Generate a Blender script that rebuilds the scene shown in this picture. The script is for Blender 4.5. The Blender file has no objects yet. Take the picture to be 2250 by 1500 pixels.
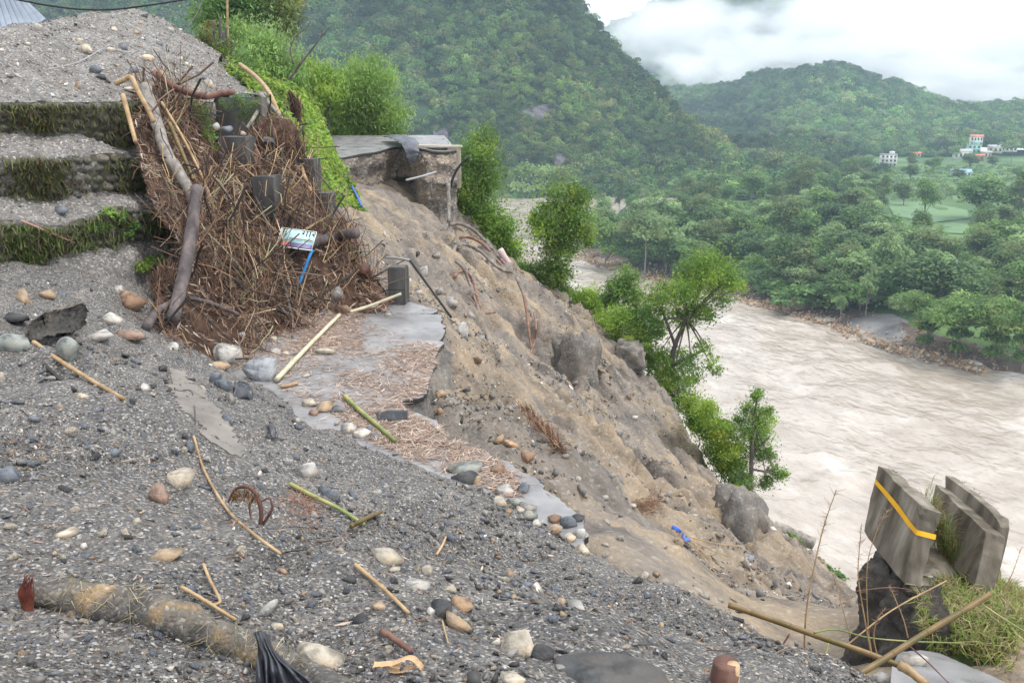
import bpy, math, random
import numpy as np
from mathutils import Vector, Matrix
from mathutils.bvhtree import BVHTree

# ---------------------------------------------------------------- camera, sky, sun, exposure
SC = bpy.context.scene
COL = SC.collection
FPX, PITCH = 1950.0, math.radians(14.9)
cam = bpy.data.cameras.new('camera'); camo = bpy.data.objects.new('camera', cam); COL.objects.link(camo)
cam.sensor_width = 36; cam.lens = 36 * FPX / 2250; cam.clip_start = 0.05; cam.clip_end = 9000
camo.location = (0, 0, 0); camo.rotation_euler = (math.pi / 2 - PITCH, 0, 0)
SC.camera = camo
W = bpy.data.worlds.new('World'); SC.world = W; W.use_nodes = True
nt = W.node_tree; bg = nt.nodes['Background']
sky = nt.nodes.new('ShaderNodeTexSky'); sky.sky_type = 'NISHITA'; sky.sun_disc = False
sky.sun_elevation = math.radians(66); sky.sun_rotation = math.radians(95); sky.dust_density = 4; sky.air_density = 1.2
mx = nt.nodes.new('ShaderNodeMix'); mx.data_type = 'RGBA'; mx.inputs[0].default_value = 0.85
nt.links.new(sky.outputs[0], mx.inputs[6]); mx.inputs[7].default_value = (8.6, 9.0, 9.6, 1)   # an even layer of cloud
nt.links.new(mx.outputs[2], bg.inputs[0]); bg.inputs[1].default_value = 0.12
sun = bpy.data.lights.new('sun', 'SUN'); suno = bpy.data.objects.new('sun', sun); COL.objects.link(suno)
sun.energy = 1.5; sun.angle = math.radians(16); sun.color = (1.0, 0.96, 0.9)
_sd = Vector((math.sin(math.radians(95)) * math.cos(math.radians(66)), math.cos(math.radians(95)) * math.cos(math.radians(66)), math.sin(math.radians(66))))
suno.rotation_euler = (-_sd).to_track_quat('-Z', 'Y').to_euler()
vs = SC.view_settings; vs.view_transform = 'Standard'; vs.look = 'None'; vs.exposure = 0.7; vs.gamma = 1
SC.cycles.use_denoising = True
SC.cycles.max_bounces = 10; SC.cycles.diffuse_bounces = 3; SC.cycles.glossy_bounces = 2
SC.cycles.transparent_max_bounces = 8; SC.cycles.volume_bounces = 9
SC.cycles.volume_step_rate = 1.0; SC.cycles.volume_max_steps = 160
SC.cycles.sample_clamp_indirect = 6

# ---------------------------------------------------------------- helpers
RNG = np.random.default_rng(7)
CT, ST = math.cos(PITCH), math.sin(PITCH)
def ray(px, py):
    u = (np.asarray(px, float) - 1125) / FPX; v = (750 - np.asarray(py, float)) / FPX
    return np.stack([u, CT + v * ST, -ST + v * CT], -1)
def at(px, py, d):
    r = ray(px, py); return r * (np.asarray(d, float) / r[..., 1])[..., None]
def atz(px, py, z):
    r = ray(px, py); return r * (np.asarray(z, float) / r[..., 2])[..., None]

_PERM = np.random.default_rng(3).random(65536)
def vnoise(P):
    P = np.asarray(P, float); i = np.floor(P).astype(np.int64); f = P - i; f = f * f * (3 - 2 * f)
    out = 0
    for dx in (0, 1):
        for dy in (0, 1):
            for dz in (0, 1):
                h = ((i[:, 0] + dx) * 73856093 ^ (i[:, 1] + dy) * 19349663 ^ (i[:, 2] + dz) * 83492791) & 65535
                w = (f[:, 0] if dx else 1 - f[:, 0]) * (f[:, 1] if dy else 1 - f[:, 1]) * (f[:, 2] if dz else 1 - f[:, 2])
                out = out + w * _PERM[h]
    return out * 2 - 1
def fbm(P, s=1.0, o=4, g=0.5):
    P = np.asarray(P, float) * s; a = 1; t = 0
    for k in range(o):
        t = t + a * vnoise(P + 17.3 * k); P = P * 2.03; a *= g
    return t

class RBF:
    def __init__(s, pts, vals, lam=1e-3):
        s.p = np.asarray(pts, float); n = len(s.p)
        s.c = s.p.mean(0); s.k = np.abs(s.p - s.c).max()
        q = (s.p - s.c) / s.k; s.q = q
        K = s.phi(q, q) + lam * np.eye(n); Pm = np.c_[np.ones(n), q]
        A = np.block([[K, Pm], [Pm.T, np.zeros((3, 3))]])
        s.w = np.linalg.solve(A, np.r_[np.asarray(vals, float), np.zeros(3)])
    @staticmethod
    def phi(a, b):
        r2 = ((a[:, None, :] - b[None]) ** 2).sum(-1); return 0.5 * r2 * np.log(r2 + 1e-12)
    def __call__(s, xy):
        xy = (np.asarray(xy, float).reshape(-1, 2) - s.c) / s.k; out = np.empty(len(xy))
        for i in range(0, len(xy), 40000):
            b = xy[i:i + 40000]; out[i:i + 40000] = s.phi(b, s.q) @ s.w[:-3] + np.c_[np.ones(len(b)), b] @ s.w[-3:]
        return out

def npmesh(name, V, F, col=None, smooth=False):
    V = np.ascontiguousarray(V, np.float32).reshape(-1, 3)
    Fs = [np.asarray(f, np.int32) for f in (F if isinstance(F, (list, tuple)) else [F]) if len(f)]
    me = bpy.data.meshes.new(name); me.vertices.add(len(V)); me.vertices.foreach_set('co', V.ravel())
    tot = np.concatenate([np.full(len(f), f.shape[1], np.int32) for f in Fs]); li = np.concatenate([f.ravel() for f in Fs])
    me.loops.add(len(li)); me.loops.foreach_set('vertex_index', li)
    me.polygons.add(len(tot)); me.polygons.foreach_set('loop_start', np.r_[0, np.cumsum(tot)[:-1]].astype(np.int32))
    if smooth: me.polygons.foreach_set('use_smooth', np.ones(len(tot), bool))
    me.update(calc_edges=True)
    if col is not None:
        c = np.asarray(col, np.float32)
        if c.shape[1] == 3: c = np.c_[c, np.ones(len(c), np.float32)]
        me.color_attributes.new('Col', 'FLOAT_COLOR', 'POINT').data.foreach_set('color', np.ascontiguousarray(c, np.float32).ravel())
    return me
def obj(name, me, m=None, parent=None, loc=None):
    o = bpy.data.objects.new(name, me); COL.objects.link(o)
    if m is not None and me is not None and len(me.materials) == 0: me.materials.append(m)
    if parent is not None: o.parent = parent
    if loc is not None: o.location = [float(v) for v in loc]
    return o
def tag(o, label=None, cat=None, group=None, kind=None):
    if label: o['label'] = label
    if cat: o['category'] = cat
    if group: o['group'] = group
    if kind: o['kind'] = kind
    return o
def thing(name, label, cat, loc=(0, 0, 0), group=None):
    o = bpy.data.objects.new(name, None); COL.objects.link(o); o.location = [float(v) for v in loc]
    o.empty_display_size = 0.1
    return tag(o, label, cat, group)
def gridF(n, m):
    a = np.arange(n * m).reshape(n, m)
    return np.stack([a[:-1, :-1], a[:-1, 1:], a[1:, 1:], a[1:, :-1]], -1).reshape(-1, 4)

def crom(P, n):
    P = np.asarray(P, float)
    if len(P) == 2: return P[0] + (P[1] - P[0]) * np.linspace(0, 1, n)[:, None]
    Q = np.vstack([2 * P[0] - P[1], P, 2 * P[-1] - P[-2]])
    t = np.linspace(0, len(P) - 1 - 1e-9, n); i = t.astype(int); f = (t - i)[:, None]
    a, b, c, d = Q[i], Q[i + 1], Q[i + 2], Q[i + 3]
    return 0.5 * (2 * b + (c - a) * f + (2 * a - 5 * b + 4 * c - d) * f ** 2 + (3 * b - a - 3 * c + d) * f ** 3)
def tube(P, R, sides=8, n=None, jit=0.0, seed=0, cap=True):
    P = crom(P, n or max(2, len(P) * 4)); n = len(P)
    R = np.interp(np.linspace(0, 1, n), np.linspace(0, 1, len(np.atleast_1d(R))), np.atleast_1d(R)) if np.ndim(R) else np.full(n, R)
    T = np.gradient(P, axis=0); T /= np.linalg.norm(T, axis=1)[:, None] + 1e-12
    up = np.array([0.13, 0.21, 0.97]) if abs(T[:, 2]).mean() < 0.8 else np.array([0.97, 0.1, 0.2])
    A = np.cross(T, up); A /= np.linalg.norm(A, axis=1)[:, None]; B = np.cross(T, A)
    th = np.linspace(0, 2 * math.pi, sides, endpoint=False)
    V = P[:, None] + R[:, None, None] * (np.cos(th)[None, :, None] * A[:, None] + np.sin(th)[None, :, None] * B[:, None])
    if jit:
        nz = fbm(V.reshape(-1, 3) + seed * 3.1, 1.6 / max(R.max(), 1e-4) * 0.6, 3).reshape(n, sides)
        V = P[:, None] + (V - P[:, None]) * (1 + jit * nz)[:, :, None]
    V = V.reshape(-1, 3)
    a = np.arange(n * sides).reshape(n, sides); b = np.roll(a, -1, 1)
    F = np.stack([a[:-1], b[:-1], b[1:], a[1:]], -1).reshape(-1, 4)
    if not cap: return V, [F]
    V = np.vstack([V, P[0], P[-1]]); c0, c1 = len(V) - 2, len(V) - 1
    T3 = np.vstack([np.stack([b[0], a[0], np.full(sides, c0)], -1), np.stack([a[-1], b[-1], np.full(sides, c1)], -1)])
    return V, [F, T3]
def join(parts):
    V = []; Q = []; T = []; o = 0
    for v, fs in parts:
        V.append(v)
        for f in fs: (Q if f.shape[1] == 4 else T).append(f + o)
        o += len(v)
    return np.vstack(V), [np.vstack(x) for x in (Q, T) if x]
def box(c, s, R=None):
    v = np.array([[x, y, z] for x in (-.5, .5) for y in (-.5, .5) for z in (-.5, .5)]) * np.asarray(s)
    if R is not None: v = v @ np.asarray(R).T
    return v + np.asarray(c), [np.array([[0, 1, 3, 2], [4, 6, 7, 5], [0, 4, 5, 1], [2, 3, 7, 6], [0, 2, 6, 4], [1, 5, 7, 3]])]
def rot_from(d, roll=0.0):
    d = np.asarray(d, float); d = d / np.linalg.norm(d); q = Vector(d).to_track_quat('Z', 'Y')
    return np.array(q.to_matrix() @ Matrix.Rotation(roll, 3, 'Z'))

def randrot(n, rng):
    q = rng.normal(size=(n, 4)); q /= np.linalg.norm(q, axis=1)[:, None]; w, x, y, z = q.T
    return np.stack([1 - 2 * (y * y + z * z), 2 * (x * y - z * w), 2 * (x * z + y * w), 2 * (x * y + z * w), 1 - 2 * (x * x + z * z), 2 * (y * z - x * w),
                     2 * (x * z - y * w), 2 * (y * z + x * w), 1 - 2 * (x * x + y * y)], -1).reshape(n, 3, 3)
def frames(D, rng):                                  # rotation whose z axis is D, random roll
    D = D / (np.linalg.norm(D, axis=1)[:, None] + 1e-9); r = rng.normal(size=D.shape)
    A = np.cross(D, r); A /= np.linalg.norm(A, axis=1)[:, None] + 1e-9; B = np.cross(D, A)
    return np.stack([A, B, D], -1)
def scatter(protos, pos, R, scl, cols, rng):
    """join many small copies of a few shapes into one mesh: -> V, [F], C"""
    n = len(pos); which = rng.integers(0, len(protos), n); Vs = []; Qs = []; Cs = []; o = 0
    if np.ndim(scl) == 1: scl = np.repeat(scl[:, None], 3, 1)
    for k, (pv, pf) in enumerate(protos):
        i = np.where(which == k)[0]
        if not len(i): continue
        v = np.einsum('nij,nvj->nvi', R[i], pv[None] * scl[i][:, None, :]) + pos[i][:, None]
        Vs.append(v.reshape(-1, 3)); Cs.append(np.repeat(cols[i], len(pv), 0))
        off = o + np.arange(len(i)) * len(pv)
        Qs.append((pf[None] + off[:, None, None]).reshape(-1, pf.shape[1])); o += len(i) * len(pv)
    return np.vstack(Vs), [np.vstack(Qs)], np.vstack(Cs)

_g = (1 + 5 ** .5) / 2
ICOV = np.array([[-1, _g, 0], [1, _g, 0], [-1, -_g, 0], [1, -_g, 0], [0, -1, _g], [0, 1, _g], [0, -1, -_g], [0, 1, -_g], [_g, 0, -1], [_g, 0, 1], [-_g, 0, -1], [-_g, 0, 1]]) / math.hypot(1, _g)
ICOF = np.array([[0, 11, 5], [0, 5, 1], [0, 1, 7], [0, 7, 10], [0, 10, 11], [1, 5, 9], [5, 11, 4], [11, 10, 2], [10, 7, 6], [7, 1, 8], [3, 9, 4], [3, 4, 2], [3, 2, 6], [3, 6, 8], [3, 8, 9], [4, 9, 5], [2, 4, 11], [6, 2, 10], [8, 6, 7], [9, 8, 1]])
def icosub(V, F):
    mid = {}; V = list(map(tuple, V)); out = []
    def m(a, b):
        k = (min(a, b), max(a, b))
        if k not in mid:
            p = np.add(V[a], V[b]); p = p / np.linalg.norm(p); mid[k] = len(V); V.append(tuple(p))
        return mid[k]
    for a, b, c in F:
        x, y, z = m(a, b), m(b, c), m(c, a); out += [(a, x, z), (x, b, y), (z, y, c), (x, y, z)]
    return np.array(V), np.array(out)
ICO2 = icosub(ICOV, ICOF); ICO3 = icosub(*ICO2); ICO4 = icosub(*ICO3)
def chip(seed, flat=1.0, cut=0.35):
    r = np.random.default_rng(seed); v = ICOV * (1 + r.uniform(-cut, cut, (12, 1))) * r.uniform(.7, 1.25, 3); v[:, 2] *= flat
    return v * 0.5, ICOF
def hullstone(seed, n=16, flat=1.0, bev=0.0, boxy=.5):
    """a broken angular stone: the hull of a few scattered points, edges slightly worn"""
    import bmesh
    r = np.random.default_rng(seed); p = r.uniform(-1, 1, (n, 3)); q = r.normal(size=(n, 3)); q /= np.linalg.norm(q, axis=1)[:, None]
    p = (boxy * p + (1 - boxy) * q) * r.uniform(.8, 1.2, 3); p[:, 2] *= flat
    bm = bmesh.new(); vs_ = [bm.verts.new(Vector(v)) for v in p]; bmesh.ops.convex_hull(bm, input=vs_); bmesh.ops.delete(bm, geom=[v for v in bm.verts if not v.link_faces], context='VERTS')
    bmesh.ops.dissolve_limit(bm, angle_limit=.22, verts=list(bm.verts), edges=list(bm.edges))
    if bev: bmesh.ops.bevel(bm, geom=list(bm.edges), offset=bev, segments=2, affect='EDGES', clamp_overlap=True)
    bmesh.ops.triangulate(bm, faces=list(bm.faces)); bm.verts.index_update()
    V = np.array([v.co[:] for v in bm.verts]); F = np.array([[v.index for v in f.verts] for f in bm.faces]); bm.free()
    return V * .5, F
CHIPS = [hullstone(k, 8, f) for k, f in enumerate([.9, .8, 1, .7, .35, .3, .5, .25, .6, .4, .3, .8])]
def stone(seed, angular=0.5, res=3):
    """a worn or broken stone about one unit across: a ball cut by a few planes, with rough faces"""
    r = np.random.default_rng(seed); V, F = (ICO2, ICO3, ICO4)[res - 2]; V = V.copy()
    h = np.full(len(V), 1.0)
    for _ in range(int(7 + 9 * angular)):
        n = r.normal(size=3); n /= np.linalg.norm(n); d = r.uniform(.62 - .12 * angular, .95); c = V @ n
        h = np.where(c * h > d, d / np.maximum(c, 1e-6), h)
    h = h * (1 + 0.05 * fbm(V + seed, 2.5, 3)); return V * h[:, None] * 0.55, F
# ---------------------------------------------------------------- materials
def M(name, ramp, scale=4, detail=6, rough=.75, bump=.3, bscale=None, bdist=.02, stretch=(1, 1, 1), attr=0.0, spec=.3, coord='Object', trans=0, vor=None, rrange=None, ramp2=None, scale2=1.0, rotz=None, vb=.5, bdet=8):
    """noise through a colour ramp; attr>0 multiplies a per-piece colour; vor=(scale, amount, ramp) adds pebble cells"""
    m = bpy.data.materials.new(name); m.use_nodes = True; t = m.node_tree; N = t.nodes; L = t.links
    b = N['Principled BSDF']; b.inputs['Specular IOR Level'].default_value = spec
    tc = N.new('ShaderNodeTexCoord'); mp = N.new('ShaderNodeMapping'); L.new(tc.outputs[coord], mp.inputs[0]); mp.inputs['Scale'].default_value = stretch
    if rotz is not None:
        m0 = N.new('ShaderNodeMapping'); m0.inputs['Rotation'].default_value = (0, 0, rotz); L.new(tc.outputs[coord], m0.inputs[0]); L.new(m0.outputs[0], mp.inputs[0])
    def noise(s, d=detail, r=.55, src=mp):
        n = N.new('ShaderNodeTexNoise'); n.inputs['Scale'].default_value = s; n.inputs['Detail'].default_value = d; n.inputs['Roughness'].default_value = r
        L.new(src.outputs[0], n.inputs['Vector']); return n
    def mkramp(src, rp):
        r = N.new('ShaderNodeValToRGB'); e = r.color_ramp.elements
        while len(e) < len(rp): e.new(.5)
        for k, (p, c) in enumerate(rp): e[k].position = p; e[k].color = (*c, 1)
        L.new(src, r.inputs[0]); return r
    n1 = noise(scale); c = mkramp(n1.outputs[0], ramp).outputs[0]
    def mix(a, bb, fac, mode='MIX'):
        x = N.new('ShaderNodeMix'); x.data_type = 'RGBA'; x.blend_type = mode
        L.new(a, x.inputs[6]); L.new(bb, x.inputs[7])
        if isinstance(fac, (int, float)): x.inputs[0].default_value = fac
        else: L.new(fac, x.inputs[0])
        return x.outputs[2]
    if ramp2: c = mix(c, mkramp(noise(scale2, 4).outputs[0], ramp2).outputs[0], 1.0, 'MULTIPLY')
    hgt = noise(bscale or scale * 4, bdet, .65 if bdet > 4 else .5).outputs[0]
    if vor:
        vs_, am, rp = vor; v = N.new('ShaderNodeTexVoronoi'); v.inputs['Scale'].default_value = vs_; L.new(tc.outputs[coord], v.inputs['Vector'])
        sp = N.new('ShaderNodeSeparateColor'); L.new(v.outputs['Color'], sp.inputs[0]); rr = mkramp(sp.outputs[0], rp); rr.color_ramp.interpolation = 'CONSTANT'
        c = mix(c, rr.outputs[0], am)
        ad = N.new('ShaderNodeMath'); ad.operation = 'MULTIPLY_ADD'; L.new(v.outputs['Distance'], ad.inputs[0]); ad.inputs[1].default_value = -1.2 * vb; L.new(hgt, ad.inputs[2]); hgt = ad.outputs[0]
    if attr:
        a = N.new('ShaderNodeAttribute'); a.attribute_name = 'Col'; c = mix(c, a.outputs[0], attr, 'MULTIPLY')
    L.new(c, b.inputs['Base Color'])
    if rrange:
        mr = N.new('ShaderNodeMapRange'); L.new(noise(scale * .7).outputs[0], mr.inputs[0]); mr.inputs[1].default_value = .35; mr.inputs[2].default_value = .65
        mr.inputs[3].default_value, mr.inputs[4].default_value = rrange; L.new(mr.outputs[0], b.inputs['Roughness'])
    else: b.inputs['Roughness'].default_value = rough
    if bump:
        bp = N.new('ShaderNodeBump'); bp.inputs['Strength'].default_value = bump; bp.inputs['Distance'].default_value = bdist
        L.new(hgt, bp.inputs['Height']); L.new(bp.outputs[0], b.inputs['Normal'])
    if trans:
        tr = N.new('ShaderNodeBsdfTranslucent'); L.new(c, tr.inputs[0]); ms = N.new('ShaderNodeMixShader'); ms.inputs[0].default_value = trans
        L.new(b.outputs[0], ms.inputs[1]); L.new(tr.outputs[0], ms.inputs[2]); L.new(ms.outputs[0], N['Material Output'].inputs[0])
    return m
PEB = [(0, (.05, .047, .046)), (.25, (.12, .115, .112)), (.48, (.2, .19, .18)), (.62, (.17, .178, .195)), (.76, (.3, .25, .19)), (.87, (.5, .46, .41)), (.95, (.72, .7, .66))]
MAT = dict(
    gravel=M('wet_gravel_shaded_gaps', [(.3, (.03, .027, .025)), (.5, (.085, .078, .072)), (.72, (.19, .175, .158))], 5, 8, .62, .9, 60, .012, vor=(70, .5, PEB), ramp2=[(.36, (.42, .40, .38)), (.5, (.85, .83, .8)), (.66, (1.3, 1.25, 1.18))], scale2=1.1, spec=.4),  # wet ground, its colour darkened to stand in for shade between the stones
    gravel_far=M('dry_gravel', [(.3, (.13, .122, .112)), (.5, (.21, .20, .187)), (.72, (.32, .30, .28))], 3, 8, .75, .9, 40, .02, vor=(32, .4, PEB), ramp2=[(.35, (.75, .72, .7)), (.65, (1.1, 1.08, 1.05))], scale2=.9),
    scarp=M('cut_earth', [(.3, (.145, .127, .11)), (.44, (.225, .195, .165)), (.56, (.33, .26, .18)), (.68, (.26, .228, .193)), (.8, (.33, .297, .26))], .5, 10, .85, .8, 4, .14, stretch=(.3, 1, .6), vor=(20, .14, PEB), ramp2=[(.34, (.5, .5, .53)), (.5, (.95, .94, .93)), (.68, (1.2, 1.14, 1.06))], scale2=1.9, rotz=.75, vb=.08),
    clay=M('dark_clay', [(.3, (.11, .10, .09)), (.5, (.19, .175, .155)), (.7, (.30, .255, .205))], 1.6, 9, .85, .8, 7, .08, stretch=(1, 1, .5), vor=(18, .16, PEB), vb=.1),
    cliff=M('road_fill_earth', [(.3, (.11, .095, .08)), (.45, (.21, .18, .15)), (.58, (.33, .255, .18)), (.72, (.27, .235, .2))], 1.1, 9, .85, 1.0, 9, .06, stretch=(.5, .5, 1.6), vor=(12, .3, PEB)),
    blacksoil=M('black_bitumen_soil', [(.3, (.026, .023, .02)), (.52, (.062, .053, .044)), (.72, (.13, .11, .088))], 4, 9, .6, 1.0, 16, .05),
    asphalt=M('wet_asphalt', [(.3, (.16, .154, .152)), (.55, (.25, .243, .243)), (.75, (.34, .33, .328))], 2.2, 9, .4, .35, 90, .006, spec=.5, rrange=(.22, .5)),
    asphalt_edge=M('broken_asphalt', [(.3, (.03, .03, .032)), (.7, (.10, .095, .09))], 9, 6, .7, 1, 30, .02),
    concrete=M('weathered_concrete', [(.3, (.125, .108, .085)), (.5, (.20, .178, .145)), (.72, (.31, .285, .245))], 4, 9, .8, .45, 40, .008, ramp2=[(.36, (.45, .41, .35)), (.52, (.9, .88, .84)), (.66, (1.15, 1.13, 1.08))], scale2=2.6, stretch=(1.5, 1.5, .45)),
    concrete_pale=M('pale_concrete', [(.3, (.36, .31, .24)), (.6, (.5, .44, .36)), (.8, (.58, .52, .44))], 1.6, 8, .85, .3, 20, .01),
    concrete_wet=M('dark_wet_concrete', [(.3, (.035, .034, .033)), (.55, (.085, .08, .076)), (.8, (.17, .16, .15))], 3, 8, .55, .4, 30, .008, stretch=(1, 1, .35)),
    concrete_chip=M('broken_concrete', [(.3, (.28, .25, .22)), (.5, (.5, .48, .45)), (.7, (.72, .71, .7))], 18, 8, .85, 1, 40, .02),
    grey_wall=M('grey_cement_wall', [(.3, (.10, .097, .092)), (.6, (.18, .175, .165)), (.8, (.24, .235, .22))], 2, 8, .7, .3, 25, .008),
    stone_attr=M('stone', [(.28, (.5, .49, .48)), (.45, (.9, .9, .9)), (.6, (1.08, 1.06, 1.03)), (.75, (1.25, 1.2, 1.12))], 11, 9, .62, .8, 55, .012, attr=1.0, spec=.35, ramp2=[(.38, (.62, .6, .58)), (.5, (1, 1, 1)), (.7, (1.1, 1.02, .92))], scale2=5),
    chip_attr=M('gravel_stone', [(.3, (.85, .85, .85)), (.7, (1.1, 1.1, 1.1))], 30, 3, .6, 0, attr=1.0, spec=.4),
    bark=M('dark_bark', [(.3, (.05, .04, .04)), (.5, (.11, .09, .088)), (.7, (.19, .15, .135))], 7, 8, .7, .9, 22, .02, stretch=(1, 1, .3)),
    bark_pale=M('grey_bark', [(.3, (.14, .125, .11)), (.5, (.25, .225, .2)), (.7, (.36, .33, .29))], 9, 8, .85, .9, 25, .02, stretch=(1, 1, .3)),
    bark_peel=M('muddy_peeled_bark', [(.33, (.045, .04, .036)), (.5, (.105, .094, .082)), (.6, (.16, .135, .1)), (.67, (.30, .2, .1)), (.78, (.42, .31, .18))], 4.5, 9, .75, .9, 35, .015, vor=(70, .25, PEB), vb=.2),
    wood=M('split_wood', [(.3, (.36, .2, .1)), (.5, (.55, .36, .2)), (.7, (.62, .45, .28))], 5, 7, .7, .6, 30, .01, stretch=(1, 1, .15)),
    redwood=M('red_brown_wood', [(.3, (.07, .035, .028)), (.5, (.16, .08, .06)), (.7, (.26, .15, .11))], 6, 8, .6, .8, 24, .015, stretch=(1, 1, .25)),
    bamboo=M('dry_bamboo', [(.3, (.24, .15, .065)), (.5, (.38, .25, .125)), (.7, (.5, .36, .2))], 6, 6, .5, .25, 25, .004, spec=.4),
    bamboo_pale=M('pale_bamboo', [(.3, (.42, .37, .24)), (.5, (.54, .49, .34)), (.7, (.62, .58, .44))], 5, 6, .5, .2, 25, .004, spec=.4),
    bamboo_green=M('green_bamboo', [(.3, (.12, .17, .045)), (.5, (.24, .27, .085)), (.7, (.45, .38, .17))], 4, 6, .45, .2, 25, .004, spec=.4),
    bamboo_olive=M('olive_brown_bamboo', [(.3, (.085, .08, .018)), (.5, (.16, .105, .036)), (.7, (.26, .165, .07))], 5, 6, .45, .25, 25, .004, spec=.4),
    twig=M('twig', [(.3, (.55, .55, .55)), (.7, (1.15, 1.15, 1.15))], 3, 4, .75, 0, attr=1.0),
    straw=M('bamboo_leaf_litter', [(.3, (.75, .75, .75)), (.7, (1.1, 1.1, 1.1))], 6, 3, .6, 0, attr=1.0, spec=.35),
    heap=M('heap_litter', [(.3, (.03, .018, .012)), (.5, (.08, .045, .028)), (.7, (.16, .09, .06))], 5, 9, .85, 1, 22, .06, stretch=(1, 1, 1)),
    leaf=M('leaf', [(.3, (.8, .8, .8)), (.7, (1.15, 1.15, 1.15))], 1.3, 2, .55, 0, attr=1.0, spec=.3, trans=.45),
    farleaf=M('far_leaf', [(.3, (.85, .85, .85)), (.7, (1.12, 1.12, 1.12))], .12, 2, .7, 0, attr=1.0, spec=.15, trans=.2),
    forest_floor=M('forest_floor', [(.3, (.02, .045, .02)), (.6, (.04, .08, .03)), (.8, (.07, .11, .045))], .05, 6, .9, 0),
    meadow=M('valley_grass', [(.3, (.04, .09, .03)), (.48, (.075, .14, .045)), (.6, (.12, .2, .065)), (.75, (.17, .22, .1))], .035, 8, .9, .5, .8, .4),
    field=M('pale_green_crop', [(.3, (.11, .19, .09)), (.5, (.15, .24, .12)), (.7, (.14, .24, .06))], .12, 6, .9, .4, 1.2, .3),
    sand=M('grey_river_sand', [(.3, (.14, .135, .13)), (.5, (.23, .225, .22)), (.7, (.33, .32, .3))], .15, 8, .9, .5, 1.5, .3),
    mud=M('brown_bank_mud', [(.3, (.08, .06, .05)), (.5, (.14, .105, .085)), (.7, (.22, .17, .13))], .3, 8, .85, .7, 2, .3),
    moss=M('mossy_stone', [(.3, (.04, .04, .03)), (.5, (.085, .08, .06)), (.65, (.12, .12, .05)), (.8, (.12, .17, .04))], 4, 8, .85, .9, 16, .03),
    ivy_soil=M('overgrown_soil', [(.3, (.03, .045, .015)), (.6, (.07, .10, .03)), (.8, (.12, .12, .05))], 3, 6, .9, .6, 12, .04),
    tarp=M('black_plastic', [(.3, (.012, .013, .017)), (.6, (.03, .032, .04)), (.8, (.07, .075, .09))], 3, 5, .35, .25, 12, .02, spec=.6, rrange=(.2, .45)),
    tarp_far=M('grey_black_tarpaulin', [(.3, (.045, .048, .058)), (.6, (.09, .096, .115)), (.8, (.15, .16, .18))], 1.5, 5, .5, .4, 6, .04, spec=.5),
    steel=M('galvanised_sheet', [(.3, (.15, .18, .22)), (.5, (.24, .28, .335)), (.7, (.32, .37, .43))], 1.2, 6, .5, .1, 20, .004, stretch=(1, .2, 1), spec=.5),
    cable=M('black_cable', [(.3, (.02, .02, .02)), (.7, (.045, .043, .042))], 5, 3, .6, 0),
    wire=M('grey_wire', [(.3, (.3, .3, .31)), (.7, (.42, .42, .43))], 5, 3, .5, 0),
    pipe=M('grey_brown_pipe', [(.3, (.11, .09, .08)), (.5, (.2, .165, .145)), (.7, (.3, .27, .25))], 4, 6, .6, .3, 20, .006),
    rustpipe=M('rusty_pipe', [(.3, (.12, .06, .04)), (.5, (.22, .12, .08)), (.7, (.3, .2, .15))], 4, 6, .7, .3, 20, .006),
    pinkpost=M('faded_pink_post', [(.3, (.42, .24, .24)), (.5, (.56, .42, .4)), (.7, (.62, .55, .52))], 2, 7, .7, .3, 20, .01),
    blue=M('blue_paint', [(.3, (.01, .13, .36)), (.5, (.015, .2, .5)), (.7, (.05, .26, .55))], 5, 6, .45, .1, 20, .004, spec=.4),
    bluestrap=M('blue_strap', [(.3, (.03, .12, .55)), (.7, (.06, .2, .75))], 5, 3, .5, 0),
    tape=M('yellow_tape', [(.3, (.72, .36, .01)), (.7, (.86, .46, .015))], 5, 3, .45, 0),
    redcloth=M('dark_red_fibre', [(.3, (.06, .014, .01)), (.5, (.13, .03, .018)), (.7, (.2, .065, .04))], 12, 5, .8, .5, 30, .01),
    pinkline=M('pink_rod', [(.3, (.42, .2, .16)), (.7, (.55, .3, .24))], 4, 3, .6, 0),
    sg_cyan=M('sign_pale_blue', [(.35, (.36, .6, .62)), (.65, (.62, .74, .72))], 1.5, 3, .4, 0),
    sg_white=M('sign_white', [(.3, (.65, .65, .6)), (.7, (.75, .75, .72))], 6, 3, .5, 0),
    sg_black=M('sign_black', [(.3, (.012, .014, .014)), (.7, (.02, .02, .02))], 6, 2, .5, 0),
    sg_red=M('sign_red', [(.3, (.42, .03, .04)), (.7, (.5, .05, .06))], 6, 2, .5, 0),
    sg_green=M('sign_green', [(.3, (.16, .3, .2)), (.7, (.2, .36, .24))], 6, 2, .5, 0),
    sg_purple=M('sign_purple', [(.3, (.11, .05, .26)), (.7, (.15, .07, .32))], 6, 2, .5, 0),
    h_white=M('white_plaster', [(.3, (.66, .66, .64)), (.7, (.8, .8, .78))], .4, 4, .8, 0),
    h_green=M('mint_green_plaster', [(.3, (.22, .58, .46)), (.7, (.28, .66, .52))], .4, 4, .8, 0),
    h_cream=M('cream_plaster', [(.3, (.5, .44, .36)), (.7, (.62, .56, .47))], .4, 4, .8, 0),
    h_brick=M('brick_wall', [(.3, (.3, .14, .09)), (.7, (.42, .22, .15))], .8, 5, .85, 0),
    r_red=M('red_sheet_roof', [(.3, (.55, .16, .11)), (.7, (.66, .24, .17))], .5, 4, .6, 0),
    r_grey=M('grey_sheet_roof', [(.3, (.34, .33, .33)), (.7, (.48, .46, .45))], .5, 4, .6, 0),
    r_blue=M('blue_sheet_roof', [(.3, (.22, .42, .62)), (.7, (.36, .55, .7))], .5, 4, .6, 0),
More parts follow.
